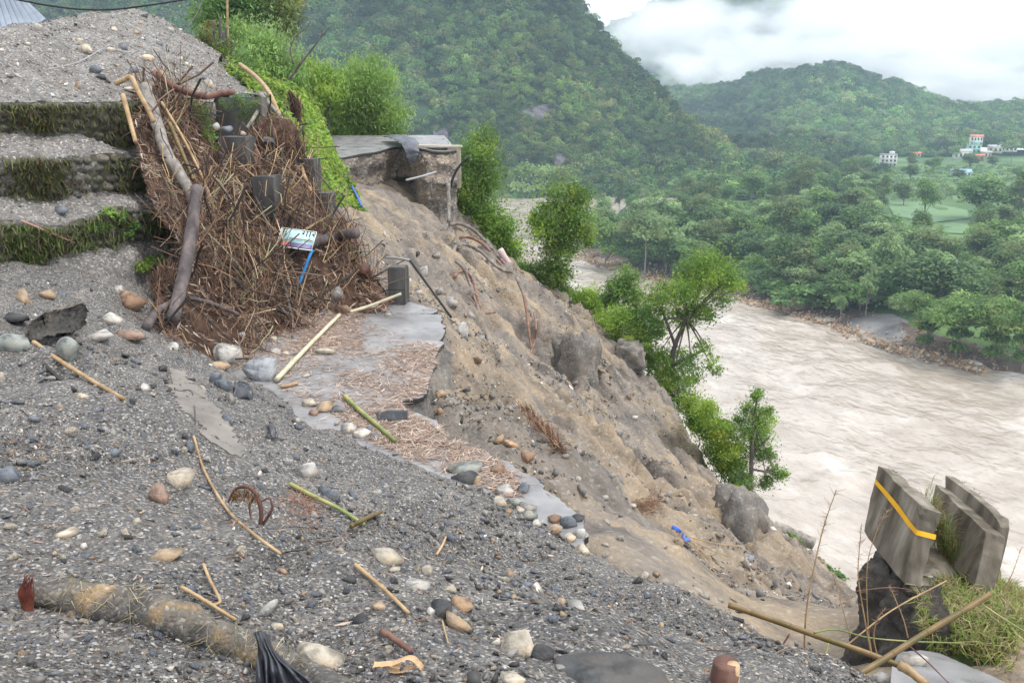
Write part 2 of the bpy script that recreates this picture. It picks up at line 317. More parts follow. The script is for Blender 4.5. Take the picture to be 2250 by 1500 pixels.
    pane=M('dark_window_glass', [(.3, (.04, .045, .05)), (.7, (.08, .085, .09))], .5, 2, .2, 0, spec=.6),
    scar=M('bare_red_earth', [(.3, (.26, .15, .09)), (.5, (.36, .23, .15)), (.7, (.36, .3, .25))], .06, 8, .9, .5, .8, .5),
    cliffrock=M('grey_cliff_rock', [(.3, (.06, .055, .06)), (.5, (.12, .11, .115)), (.7, (.2, .185, .185))], .12, 8, .85, 1, .6, .8),
)
def water_mat():
    m = M('silty_flood_water', [(.28, (.32, .265, .212)), (.45, (.385, .33, .275)), (.58, (.425, .37, .312)), (.72, (.53, .48, .43))], .12, 4, .2, 1.0, .5, .5, stretch=(1.3, .8, 1), spec=.5, ramp2=[(.33, (.86, .83, .8)), (.5, (1, 1, 1)), (.66, (1.1, 1.1, 1.1))], scale2=.35, bdet=2.5)
    return m
MAT['water'] = water_mat()
# ---------------------------------------------------------------- ground shapes
def proj(P):                                          # world point -> photo pixel (used only to trim meshes)
    P = np.asarray(P); f = P[:, 1] * CT - P[:, 2] * ST; u = P[:, 0]; v = P[:, 1] * ST + P[:, 2] * CT
    f = np.where(f < .05, .05, f); return 1125 + FPX * u / f, 750 - FPX * v / f
def inpoly(x, y, poly):
    x = np.asarray(x, float); y = np.asarray(y, float); c = np.zeros(x.shape, bool); poly = np.asarray(poly, float); q = np.roll(poly, 1, 0)
    for (x1, y1), (x2, y2) in zip(poly, q):
        k = ((y1 > y) != (y2 > y)); c ^= k & (x < (x2 - x1) * (y - y1) / ((y2 - y1) if y2 != y1 else 1e-9) + x1)
    return c
TERR = []                                             # (V, tri list) of everything that things can lie on
def addterr(V, Fs):
    for f in Fs:
        f = np.asarray(f)
        TERR.append((np.asarray(V), f if f.shape[1] == 3 else np.vstack([f[:, [0, 1, 2]], f[:, [0, 2, 3]]])))
def keepfaces(V, F, mask):
    F = F[mask[F].all(1)]; u, inv = np.unique(F, return_inverse=True); return V[u], inv.reshape(F.shape)
def loft(rows, nu, nv, smooth_v=False, amp=0.0, s=1.0, fine=0.0):
    """surface through rows of points; nv = steps between two rows"""
    R = np.array([crom(np.array(r), nu) for r in rows])
    if smooth_v:
        n = nv * (len(rows) - 1) + 1; G = np.stack([crom(R[:, i], n) for i in range(nu)], 1)
    else:
        G = np.concatenate([R[k] + (R[k + 1] - R[k]) * np.linspace(0, 1, nv, endpoint=False)[:, None, None] for k in range(len(rows) - 1)] + [R[-1:]], 0)
    n = G.shape[0]; V = G.reshape(-1, 3)
    if amp or fine:
        N = np.cross(np.gradient(G, axis=0), np.gradient(G, axis=1)); N /= np.linalg.norm(N, axis=2)[..., None] + 1e-9
        V = V + N.reshape(-1, 3) * (amp * fbm(V, s, 4) + fine * fbm(V, s * 7, 3))[:, None]
    return V, gridF(n, nu)
def A(l): l = np.asarray(l, float); return at(l[:, 0], l[:, 1], l[:, 2])
zroad = lambda y: -4.9 + 0.067 * np.asarray(y, float)

# --- our hillside with the slip scar, down to the river
RIMPX = A([(1004, 470, 44), (1050, 505, 43.5), (1100, 560, 42.8), (1180, 620, 41.5), (1250, 665, 40), (1330, 735, 37.5), (1400, 800, 35), (1450, 870, 32.5), (1495, 930, 30.5), (1540, 1000, 28.5), (1590, 1070, 26.5), (1650, 1120, 24.5), (1690, 1170, 22.5), (1760, 1235, 20.5), (1870, 1335, 17.5)])
rim = np.vstack([[(-60, 66, -3), (-25, 60, -2.8), (-9, 56, -2.6), (-4.5, 53, -2.8), (-2.9, 48, -3.6)], RIMPX, A([(1905, 1390, 12.5), (1960, 1345, 8.4), (2050, 1310, 7.6), (2180, 1310, 6.9), (2260, 1345, 6.2), (2420, 1440, 5.4)]), [(5.6, 1, -3.6), (9, -14, -3.6)]])
rimd = crom(rim, 700)
inside = A([(830, 470, 34), (900, 470, 39.5), (960, 490, 41.5), (800, 500, 25), (790, 560, 20), (835, 560, 21), (900, 560, 22), (900, 650, 17.6), (940, 690, 17), (985, 700, 17.8),
            (950, 520, 34), (1000, 600, 29), (1050, 560, 37.5), (1100, 700, 27.5), (1150, 650, 34), (1200, 780, 28), (1250, 740, 33.5), (1100, 810, 21.5), (1040, 760, 19), (990, 780, 16), (985, 850, 14), (985, 930, 12.3),
            (1080, 900, 15.5), (1150, 960, 14.5), (1300, 900, 25), (1300, 1050, 14.5), (1230, 1070, 11.2), (1400, 1000, 21), (1400, 890, 29), (1450, 1150, 14), (1550, 1060, 24), (1560, 1180, 17), (1500, 1260, 11.3),
            (1340, 1190, 9.3), (1450, 1290, 8.2), (1600, 1330, 9.7), (1640, 1260, 14), (1700, 1300, 14.5), (1800, 1400, 11.2), (1750, 1450, 7.6), (1860, 1490, 7.2), (1600, 1420, 6.6), (1990, 1500, 6.2), (2150, 1420, 5.9)])
under = np.array([(-5, 17, -4.3), (-3, 17, -4.15), (-5, 13, -4.5), (-3, 13, -4.55), (-1.6, 13, -4.5), (-1.6, 15.5, -4.25), (-1.2, 10.5, -4.75), (-3, 9, -4.8), (0.0, 8.5, -4.9), (0, 5, -4.6), (1, 2, -4.3), (-4, 3, -4), (-8, 8, -4), (-8, 16, -3.6), (-10, 26, -3.2), (-10, 36, -3.2), (-8, 40, -3.5), (-6, 44, -3.9), (-20, 20, -2), (-20, 45, -2.5), (-14, 5, -3), (0, -10, -3.8), (3, -3, -3.9), (-12, -8, -3.6), (3, 4.6, -4.4), (-40, 20, 0), (-40, 50, -1)])
ctl = np.vstack([rim, inside, under]); rbfH = RBF(ctl[:, :2], ctl[:, 2], 2e-4)
def rimdist(XY):
    s = np.empty(len(XY)); z = np.empty(len(XY)); T = np.gradient(rimd[:, :2], axis=0)
    for i in range(0, len(XY), 20000):
        b = XY[i:i + 20000]; d2 = ((b[:, None] - rimd[None, :, :2]) ** 2).sum(-1); k = d2.argmin(1)
        dv = b - rimd[k, :2]; cr = T[k, 0] * dv[:, 1] - T[k, 1] * dv[:, 0]
        s[i:i + 20000] = np.sqrt(d2[np.arange(len(b)), k]) * np.where(cr > 0, 1, -1); z[i:i + 20000] = rimd[k, 2]
    return s, z                                       # s > 0 beyond the rim
def hillz(XY):
    s, zr = rimdist(XY); zi = rbfH(XY); P3 = np.c_[XY, np.zeros(len(XY))]
    zi = np.where(s > -2, np.maximum(np.minimum(zi, zr + .9), zr - 2.5), zi)
    al, ac = XY[:, 0] * .74 - XY[:, 1] * .67, XY[:, 0] * .67 + XY[:, 1] * .74; fall = np.c_[al * .16 + .3 * fbm(P3, .5, 2), ac * .62 + .35 * fbm(P3 + 30, .45, 3), 0 * s]         # rills run down the scar
    rough = .26 * fbm(P3, .32, 3) + .75 * (.38 - np.abs(fbm(fall, 1.0, 4))) + .34 * np.abs(fbm(P3, .9, 4)) + .20 * np.abs(fbm(P3, 2.4, 4)) + .06 * fbm(P3, 6, 3)
    zi = zi + rough * np.maximum(np.clip((XY[:, 0] + 2.2) / 2, .15, 1), np.clip((XY[:, 1] - 18.5) / 3, 0, .9)) * np.clip((XY[:, 1] - 7) / 6, .15, 1)
    for bx, by, r, h in BULGE:                        # harder, darker ribs standing out of the scar
        d = np.hypot((XY[:, 0] - bx), (XY[:, 1] - by)) / r; zi = zi + h * np.clip(1 - d * d, 0, 1) * (1 + .35 * fbm(P3, 1.6, 3))
    zo = zr - 1.75 * s - .02 * s * s + (.5 * fbm(P3, .25, 4) + .15 * fbm(P3, 1.3, 3)) * np.clip(s / 2, 0, 1)
    z = np.where(s > 0, zo, zi); return np.maximum(z, -43 + .2 * fbm(P3, .2, 2))
_b1 = at(1265, 830, 28.5)
BULGE = [(_b1[0], _b1[1], 2.0, .7)]
def dens(lo, hi, segs):                               # uneven spacing: fine where it is seen
    out = [lo]
    while out[-1] < hi:
        st = next((s for a, b, s in segs if a <= out[-1] < b), 1.6); out.append(out[-1] + st)
    return np.array(out)
gx = dens(-60, 62, [(-6, -3, .25), (-3, 9, .085), (9, 14, .3)]); gy = dens(-16, 84, [(-16, 5, .6), (5, 20, .085), (20, 46, .13), (46, 60, .5)])
XX, YY = np.meshgrid(gx, gy); XY = np.c_[XX.ravel(), YY.ravel()]; Z = hillz(XY)
VH = np.c_[XY, Z]; FH = gridF(len(gy), len(gx))
c = obj('slip_scar_hillside', npmesh('slip_scar_hillside', VH, FH, smooth=True), MAT['scarp']); tag(c, 'bare brown and grey earth of the slipped hillside above the river', 'hillside', kind='structure')
addterr(VH, [FH])

# --- gravel debris in the foreground
dp = A([(0, 1500, 2.6), (560, 1500, 2.9), (1125, 1500, 3.2), (1600, 1500, 3.9), (1850, 1498, 4.5), (0, 1250, 3.7), (500, 1250, 4.3), (1000, 1250, 5.2), (1400, 1350, 5.2), (1450, 1290, 6.4), (1600, 1362, 5.7), (1720, 1430, 5.1),
        (1290, 1218, 8.1), (1100, 1113, 9.15), (960, 1053, 10), (870, 1003, 10.6), (800, 963, 11.1), (720, 932, 11.6), (640, 866, 12.6), (530, 835, 12.4), (400, 755, 13.2), (300, 650, 14.4), (150, 605, 14), (0, 605, 12.8),
        (0, 1000, 5.5), (0, 800, 8), (300, 1000, 6.2), (300, 800, 9), (600, 1050, 7), (850, 1150, 6.8), (500, 900, 9.5), (1200, 1300, 5.9)])
dx = np.array([(0, 0, -1.75), (-4, 0, -1.5), (2, 1, -2.35), (-2, -3, -1.4), (-9, 6, -2.2), (-11, 13, -2.2), (3.4, 2, -3.4), (3.2, 4.5, -4.2), (3.1, 5.6, -4.7), (2.6, 6.6, -4.6), (1.6, 8.2, -4.95), (.2, 9.7, -4.9), (-1.3, 11.3, -4.8), (-2.7, 12.6, -4.8), (-4.6, 14.4, -4.6), (-6.5, 16, -4.0), (-9, 16.5, -3.6), (3, -3, -3), (4.5, 4, -5.6), (4.2, 7, -6)])
ctlD = np.vstack([dp, dx]); rbfD = RBF(ctlD[:, :2], ctlD[:, 2], 2e-4)
def debz(XY):
    P3 = np.c_[XY, 0 * XY[:, :1]]; far = np.clip(XY[:, 1] / 6, .35, 1)
    return rbfD(XY) + far * (.15 * fbm(P3, .7, 3) + .07 * fbm(P3, 2.2, 3)) + .015 * fbm(P3, 9, 3)
gx = dens(-11, 4.6, [(-11, 4.6, .045)]); gy = dens(-4, 17, [(-4, 1.5, .3), (1.5, 8, .035), (8, 17, .06)])
XX, YY = np.meshgrid(gx, gy); XY = np.c_[XX.ravel(), YY.ravel()]; VD = np.c_[XY, debz(XY)]; FD = gridF(len(gy), len(gx))
VD, FD = keepfaces(VD, FD, VD[:, 2] > np.minimum(zroad(VD[:, 1]) - .35, -3.2) - np.clip(VD[:, 0] - 1, 0, 9))
c = obj('gravel_debris', npmesh('gravel_debris', VD, FD, smooth=True), MAT['gravel']); tag(c, 'dark wet gravel debris slope in the foreground', 'ground', kind='structure')
addterr(VD, [FD])

# --- terraced bank with the gravel mound on top
crest = [(-220, 200, 19), (0, 96, 20), (75, 66, 21.5), (150, 47, 23), (280, 30, 25), (340, 48, 25.5), (400, 78, 26), (490, 132, 27)]
w1t = [(-220, 225, 14.5), (0, 226, 15.6), (75, 226, 15.9), (130, 226, 16.2), (245, 225, 17), (300, 222, 17.7), (370, 220, 18.5), (470, 225, 20.3)]
def lay(rowpx, pys, ds): return [(p[0], y, d) for p, y, d in zip(rowpx, pys, ds)]
w1b = lay(w1t, [300, 290, 285, 290, 316, 322, 312, 295], [p[2] - .08 for p in w1t])
d2 = [13.6, 14.6, 14.9, 15.2, 16, 16.6, 17.4, 19.2]; w2t = lay(w1t, [350, 346, 343, 345, 338, 345, 352, 350], d2); w2b = lay(w1t, [440, 435, 433, 430, 420, 415, 410, 415], [d - .08 for d in d2])
d3 = [12.8, 13.8, 14.1, 14.4, 15.1, 15.7, 16.4, 18.1]; w3t = lay(w1t, [490, 484, 490, 496, 457, 456, 465, 470], d3); w3b = lay(w1t, [590, 575, 570, 552, 538, 530, 520, 520], [d - .08 for d in d3])
wb = lay(w1t, [660, 650, 645, 630, 600, 590, 585, 570], [12, 12.9, 13.3, 13.6, 14.4, 15, 15.8, 17.4])
R1 = A(crest); R2 = A(w1t); mid = (R1 + R2) / 2 + np.array([0, 0, .25]); back = R1 + np.array([-1, 4, -2.2])
VT1, FT1 = loft([back, R1, mid, R2], 150, 26, True, .10, .8, .02)
c = obj('gravel_mound', npmesh('gravel_mound', VT1, FT1, smooth=True), MAT['gravel_far']); tag(c, 'heap of pale gravel and cobbles on top of the terraced bank', 'mound', kind='structure'); addterr(VT1, [FT1])
VT2, FT2 = loft([A(r) for r in (w1t, w1b, w2t, w2b, w3t, w3b, wb)] + [A(wb) + [.3, -.5, -1.6]], 170, 16, False, .08, 1.6, .03)
c = obj('terraced_bank', npmesh('terraced_bank', VT2, FT2, smooth=True), MAT['gravel_far']); tag(c, 'gravel ledges between the mossy terrace walls', 'bank', kind='structure'); addterr(VT2, [FT2])
# gravel flank running from the mound down to the cement wall
VT3, FT3 = loft([A([(380, 60, 27.5), (440, 90, 28), (500, 130, 28), (545, 175, 27.5), (590, 203, 26.5)]), A([(370, 120, 23.5), (420, 140, 24), (470, 160, 24.3), (530, 190, 24.2), (588, 207, 23.4)]), A([(372, 219, 18.6), (440, 215, 20), (475, 212, 21), (530, 208, 22), (588, 212, 22.1)])], 70, 22, True, .06, 1.2, .02)
c = obj('gravel_flank', npmesh('gravel_flank', VT3, FT3, smooth=True), MAT['gravel_far']); tag(c, 'gravel slope running down to the cement wall', 'bank', kind='structure'); addterr(VT3, [FT3])

# --- creeper-covered bank on the uphill side of the road
GB = [A(r) for r in ([(470, 118, 30), (530, 150, 29), (590, 175, 31), (640, 190, 34), (682, 225, 38), (708, 285, 43)],
                     [(488, 132, 27), (540, 168, 26), (600, 188, 28), (650, 203, 31), (690, 240, 35), (714, 300, 40)],
                     [(500, 165, 26), (555, 192, 24.5), (610, 218, 26), (660, 245, 29), (700, 290, 33), (724, 330, 38)],
                     [(590, 215, 22.2), (600, 260, 22.5), (640, 290, 24), (680, 315, 26.5), (715, 345, 30), (745, 365, 34)],
                     [(590, 290, 21.5), (620, 330, 21.5), (660, 370, 22), (700, 390, 24), (740, 410, 26.5), (775, 425, 29)],
                     [(600, 420, 19.5), (650, 450, 19.7), (690, 465, 20.5), (735, 477, 22), (770, 478, 24), (800, 462, 26)],
                     [(640, 520, 18.2), (690, 530, 18.2), (740, 530, 19.2), (770, 520, 21), (790, 505, 23), (812, 490, 25)])]
VG, FG = loft(GB, 90, 14, True, .16, .7, .03)
c = obj('overgrown_bank', npmesh('overgrown_bank', VG, FG, smooth=True), MAT['ivy_soil']); tag(c, 'bank above the road overgrown with bright green creepers', 'bank', kind='structure'); addterr(VG, [FG])
# uphill ground behind mound and bank
VU, FU = loft([[(-40, 14, -2), (-20, 20, -.5), (-12, 30, -.6), (-10, 40, -1.2), (-12, 52, -2.2)], [(-44, 24, 2), (-24, 32, 2.2), (-17, 40, 1.2), (-15, 48, .2), (-17, 58, -2)], [(-50, 40, 6), (-32, 46, 5), (-25, 52, 3.4), (-23, 58, 1.2), (-26, 66, -3)], [(-60, 70, -4), (-40, 74, -5), (-32, 76, -6), (-30, 78, -8), (-34, 84, -12)]], 40, 10, True, .3, .2)
c = obj('upper_hillside', npmesh('upper_hillside', VU, FU, smooth=True), MAT['ivy_soil']); tag(c, 'overgrown hillside behind the gravel mound', 'hillside', kind='structure')

# --- road remnant in the middle
def onroad(px, py):
    r = ray(px, py); t = -4.9 / (r[..., 2] - .067 * r[..., 1]); return r * t[..., None]
redge = [(905, 664), (955, 680), (968, 705), (977, 722), (972, 748), (955, 790), (945, 830), (925, 872), (895, 880), (888, 892), (905, 905), (938, 913), (962, 930), (998, 968), (1060, 990), (1108, 1013), (1160, 1042), (1210, 1078), (1255, 1112), (1282, 1140), (1290, 1165), (1296, 1215)]
E = onroad(np.array([p[0] for p in redge], float), np.array([p[1] for p in redge], float)); E = np.vstack([E, [(1.0, 6.5, float(zroad(6.5))), (0.8, 3.5, float(zroad(3.5)))]])
Ed = crom(E, 260); Ed[:, :2] += .07 * np.c_[fbm(Ed, 5, 3), fbm(Ed + 9, 5, 3)]
nL = 60; t = np.linspace(0, 1, nL)
ys = Ed[:, 1]; Lft = np.c_[np.full(len(Ed), -7.5), Ed[:, 1] + .3, zroad(Ed[:, 1] + .3)]
G = Lft[:, None] + (Ed - Lft)[:, None] * t[None, :, None]; P = G.reshape(-1, 3)
P[:, 2] = zroad(P[:, 1]) + .015 * fbm(P, .8, 3) + .004 * fbm(P, 6, 2)
VR, FR = P, gridF(len(Ed), nL)
road = obj('road', npmesh('road', VR, FR, smooth=True), MAT['asphalt']); tag(road, 'wet broken remnant of the asphalt road strewn with litter', 'road', kind='structure'); addterr(VR, [FR])
rim_top = G[:, -1].copy(); rim_top[:, 2] = P.reshape(G.shape)[:, -1, 2]
rows = [rim_top, rim_top + [0.0, 0, -.07], rim_top + np.c_[-.05 + .05 * fbm(rim_top, 4, 2), .03 * fbm(rim_top + 5, 4, 2), np.full(len(Ed), -.09)]]
ve = np.concatenate(rows); fe = gridF(3, len(Ed))
obj('asphalt_layer', npmesh('asphalt_layer', ve, fe), MAT['asphalt_edge'], road)
r3 = rows[2]; nb = 12; cut = [r3 + np.c_[k / nb * .35 + .10 * fbm(r3 + k * .3, 2.0, 3) * min(1, k / 2), .05 * fbm(r3 + 7 + k * .3, 2.0, 3) * min(1, k / 2), np.full(len(Ed), -1.25 * k / nb)] for k in range(nb + 1)]
vc, fc = np.concatenate(cut), gridF(nb + 1, len(Ed))
obj('road_base', npmesh('road_base', vc, fc, smooth=True), MAT['clay'], road)

# --- the road beyond the gap, on its cliff of fill
ft = [(728, 350), (760, 345), (795, 338), (830, 333), (862, 324), (890, 323), (930, 325), (955, 332), (985, 333), (1003, 332)]
T0 = onroad(np.array([p[0] for p in ft], float), np.array([p[1] for p in ft], float)); T0[6:] = A([(930, 327, 41.6), (955, 332, 41.7), (985, 333, 41.9), (1003, 330, 42.1)])
T0d = crom(T0, 120); far = np.c_[T0d[:, 0] * 1.0 - 1.5 + np.linspace(-1.5, .4, 120), np.full(120, 49.5), zroad(np.full(120, 49.5))]
G = T0d[:, None] + (far - T0d)[:, None] * np.linspace(0, 1, 24)[None, :, None]; P = G.reshape(-1, 3).copy(); P[24:, 2] += .02 * fbm(P[24:], .7, 3)
road2 = obj('road', npmesh('far_road', P, gridF(120, 24), smooth=True), MAT['asphalt']); tag(road2, 'end of the road beyond the gap, broken off above the slip', 'road', kind='structure'); addterr(P, [gridF(120, 24)])
rows = [T0d, T0d + [0, -.03, -.08], T0d + [0, .06, -.12]]; obj('asphalt_layer', npmesh('far_asphalt_layer', np.concatenate(rows), gridF(3, 120)), MAT['asphalt_edge'], road2)
cl = [rows[2]]
for k, (dz, dy) in enumerate([(-.5, -.1), (-1.0, .1), (-1.4, -.05), (-1.7, .25), (-2.2, .1), (-2.7, -.25), (-3.4, -.8), (-4.4, -1.8), (-6.0, -3.2)]):
    q = T0d + [0, dy, dz]; q[:, 1] += (.75 * fbm(q * [1, 1, .6], .55, 3) + .2 * fbm(q, 2.4, 3)) * min(1, .35 + k * .2); cl.append(q)
VC, FC = loft(cl, 200, 9, False, .12, 1.6, .05)
obj('road_fill', npmesh('road_fill', VC, FC, smooth=True), MAT['cliff'], road2); addterr(VC, [FC])

# --- base of the drift heap of bamboo and straw
hp = A([(330, 200, 18.3), (400, 212, 19.4), (275, 330, 16.3), (430, 330, 18), (300, 430, 15.4), (450, 430, 17), (520, 345, 18.6), (600, 290, 20.2), (570, 265, 20.6), (645, 300, 21), (600, 430, 18), (690, 440, 19), (370, 520, 15.1), (480, 560, 15.6), (600, 560, 16.9), (700, 520, 17.9), (780, 512, 18.6), (795, 600, 18.0), (700, 610, 17.0),
        (600, 650, 16.3), (500, 650, 15.4), (400, 650, 14.4), (330, 640, 14.2), (450, 725, 13.9), (560, 715, 15.0), (640, 690, 16.0), (780, 665, 17.0), (820, 645, 17.6), (845, 690, 16.5), (260, 600, 14.3)])
def groundhit(px, py):
    P = at(np.full(700, float(px)), np.full(700, float(py)), np.linspace(9, 20, 700)); g = np.maximum(zroad(P[:, 1]), rbfD(P[:, :2])); k = np.argmax(P[:, 2] < g); return P[k] - [0, 0, .3]
hp = np.vstack([hp, [groundhit(*p) for p in ((310, 770), (380, 785), (450, 800), (520, 802), (580, 792), (640, 765), (700, 730), (770, 700))]])
rbfP = RBF(hp[:, :2], hp[:, 2], 3e-4)
gx = np.arange(-8.2, -1.4, .05); gy = np.arange(12.4, 22, .05); XX, YY = np.meshgrid(gx, gy); XY = np.c_[XX.ravel(), YY.ravel()]; P3 = np.c_[XY, 0 * XY[:, :1]]
VP = np.c_[XY, rbfP(XY) + .16 * fbm(P3, 1.1, 4) + .05 * fbm(P3, 6, 3)]; FP = gridF(len(gy), len(gx)); qx, qy = proj(VP)
HEAP = [(288, 195), (330, 187), (400, 200), (440, 260), (470, 330), (540, 350), (545, 275), (600, 255), (650, 285), (660, 350), (690, 420), (735, 470), (785, 505), (800, 600), (850, 660), (850, 690), (700, 700), (690, 735), (640, 765), (580, 790), (520, 800), (430, 798), (310, 770), (335, 660), (395, 605), (385, 525), (340, 470), (308, 380), (290, 300)]
VP, FP = keepfaces(VP, FP, inpoly(qx, qy, HEAP))
heap = obj('drift_heap', npmesh('drift_heap', VP, FP, smooth=True), MAT['heap']); tag(heap, 'big brown heap of washed-down bamboo, twigs and straw', 'debris heap'); addterr(VP, [FP])

# ray casting against the ground so that things lie where the photograph shows them
_vo = 0; _V = []; _F = []
for v, f in TERR: _V.append(v); _F.append(f + _vo); _vo += len(v)
BVH = BVHTree.FromPolygons(np.vstack(_V).tolist(), np.vstack(_F).tolist())
def hit(px, py, default=12.0):
    r = ray(px, py); r = r / np.linalg.norm(r); h = BVH.ray_cast(Vector((0, 0, 0)), Vector(r), 300)
    if h[0] is None: return at(px, py, default), np.array([0, 0, 1.0])
    n = np.array(h[1]); n = n if n[2] > 0 else -n
    return np.array(h[0]), n
def drop(x, y, top=8.0):
    h = BVH.ray_cast(Vector((x, y, top)), Vector((0, 0, -1)), 80)
    return (np.array(h[0]), np.array(h[1])) if h[0] is not None else (None, None)
# ---------------------------------------------------------------- river, valley, mountains
WZ = -40.0
FA = math.radians(26.6)                                # the river runs this far off the view line
gx = dens(-330, 260, [(-330, -60, 4), (-60, 140, 1.2), (140, 260, 3)]); gy = dens(-160, 640, [(-160, 60, 3), (60, 260, 1.3), (260, 640, 2.5)])
gx = np.where(gx < -60, -60 + (gx + 60) * 1.0, gx)
XX, YY = np.meshgrid(gx, gy); P3 = np.c_[XX.ravel() * .5, YY.ravel() * .24, 0 * XX.ravel()]
Zw = .34 * fbm(P3, .35, 3) + .26 * fbm(P3 * [1, 1.7, 1], 1.1, 3) + .6 * np.maximum(0, fbm(P3 * [1, 1.4, 1] + 40, .6, 3) - .3)
me = npmesh('river', np.c_[XX.ravel(), YY.ravel(), Zw], gridF(len(gy), len(gx)), smooth=True)
riv = obj('river', me, MAT['water'], loc=(0, 0, WZ)); riv.rotation_euler = (0, 0, FA); tag(riv, 'wide brown flood river full of silt', 'river', kind='structure')

shore_px = [(2700, 980), (2450, 905), (2250, 848), (2080, 803), (1930, 763), (1830, 722), (1700, 682), (1590, 657), (1400, 607), (1290, 577), (1240, 557), (1222, 532), (1240, 508), (1290, 487), (1380, 462), (1460, 446), (1540, 430), (1600, 420)]
shore = atz(np.array([p[0] for p in shore_px], float), np.array([p[1] for p in shore_px], float), WZ)[:, :2]
land = np.vstack([shore, [(150, 740), (800, 740), (800, 60)]])
shd = crom(np.c_[shore, 0 * shore[:, 0]], 400)[:, :2]
def valz(XY):
    d = np.empty(len(XY))
    for i in range(0, len(XY), 20000): d[i:i + 20000] = np.sqrt(((XY[i:i + 20000, None] - shd[None]) ** 2).sum(-1).min(1))
    s = np.where(inpoly(XY[:, 0], XY[:, 1], land), d, -d); P3 = np.c_[XY, 0 * s]
    k = np.clip((s + 2) / 16, 0, 1); k = k * k * (3 - 2 * k)
    z = -41.2 + 3.2 * k + np.clip(s, 0, 400) * .008 + (.8 * fbm(P3, .02, 3) + .25 * fbm(P3, .12, 3)) * np.clip(s / 12, 0, 1)
    return np.where(s < -8, -46, z), s
gx = dens(-10, 760, [(-10, 120, 1.5), (120, 260, 3), (260, 760, 8)]); gy = dens(60, 720, [(60, 300, 1.5), (300, 720, 4)])
XX, YY = np.meshgrid(gx, gy); XY = np.c_[XX.ravel(), YY.ravel()]; zv, sv = valz(XY); VV = np.c_[XY, zv]; FV = gridF(len(gy), len(gx))
VV, FV = keepfaces(VV, FV, sv > -9); c = obj('valley_floor', npmesh('valley_floor', VV, FV, smooth=True), MAT['meadow']); tag(c, 'green valley floor across the river', 'valley', kind='structure')
BV = BVHTree.FromPolygons(VV.tolist(), FV.tolist())
def vhit(px, py):
    r = ray(px, py); h = BV.ray_cast(Vector((0, 0, 0)), Vector(r / np.linalg.norm(r)), 900)
    return np.array(h[0]) if h[0] is not None else atz(px, py, -38.0)
# brown earth lip along the far bank
sl = shd[40:300]; nl = np.c_[-np.gradient(sl[:, 1]), np.gradient(sl[:, 0])]; nl /= np.linalg.norm(nl, axis=1)[:, None]
nl = nl * np.where(inpoly(*(sl + nl * 3).T, land), 1, -1)[:, None]
rows = []
for off, zz in ((0.5, .25), (3, .9), (6, 1.7), (8, 2.6), (10, 3.0)):
    q = np.c_[sl + nl * (off + 1.2 * fbm(np.c_[sl, 0 * sl[:, 0]], .09, 3))[:, None], np.full(len(sl), 0.)]; q[:, 2] = valz(q[:, :2])[0] + .12; rows.append(q)
V_, F_ = loft(rows, 500, 5, False, .15, .4, .08); c = obj('river_bank', npmesh('river_bank', V_, F_, smooth=True), MAT['mud']); tag(c, 'bare brown earth bank of the far shore', 'river bank', kind='structure')
# grey sand bar where a stream comes in
sb = [(1850, 705), (1905, 690), (1960, 690), (1995, 705), (2000, 740), (1960, 758), (1900, 745), (1858, 728)]
cb = np.array([vhit(*p) for p in sb]); cm = cb.mean(0); rr = np.concatenate([cm + (cb - cm) * k for k in (1, .7, .35)]); n = len(sb); rr[:, 2] = valz(rr[:, :2])[0] + .35; rr[:n, 2] -= .3
rr = np.vstack([rr, cm + [0, 0, 1.0]]); a = np.arange(n); b = np.roll(a, -1)
c = obj('sand_bar', npmesh('sand_bar', rr, [np.vstack([np.stack([a + n * k, b + n * k, b + n * k + n, a + n * k + n], -1) for k in (0, 1)]), np.stack([a + 2 * n, b + 2 * n, np.full(n, 3 * n)], -1)], smooth=True), MAT['sand']); tag(c, 'pale grey sand bar at the mouth of a side stream', 'sand bar', kind='structure')
def sheet(name, poly, m, lift, label, kind='structure'):
    cb = np.array([vhit(*p) for p in poly]); cm = cb.mean(0); n = len(poly); rr = np.concatenate([cm + (cb - cm) * k for k in (1, .66, .33)] + [cm[None]]); rr[:, 2] = valz(rr[:, :2])[0] + lift
    a = np.arange(n); b = np.roll(a, -1); c = obj(name, npmesh(name, rr, [np.vstack([np.stack([a + n * k, b + n * k, b + n * k + n, a + n * k + n], -1) for k in (0, 1)]), np.stack([a + 2 * n, b + 2 * n, np.full(n, 3 * n)], -1)], smooth=True), m)
    tag(c, label, name.replace('_', ' '), kind=kind); return c
sheet('crop_field', [(1950, 448), (2040, 445), (2125, 462), (2130, 480), (2050, 490), (1965, 475)], MAT['field'], .18, 'pale blue-green crop field between the far trees')
sheet('crop_field', [(2075, 492), (2140, 482), (2165, 500), (2120, 515), (2070, 512)], MAT['field'], .2, 'small bright green field below the pale crop field')

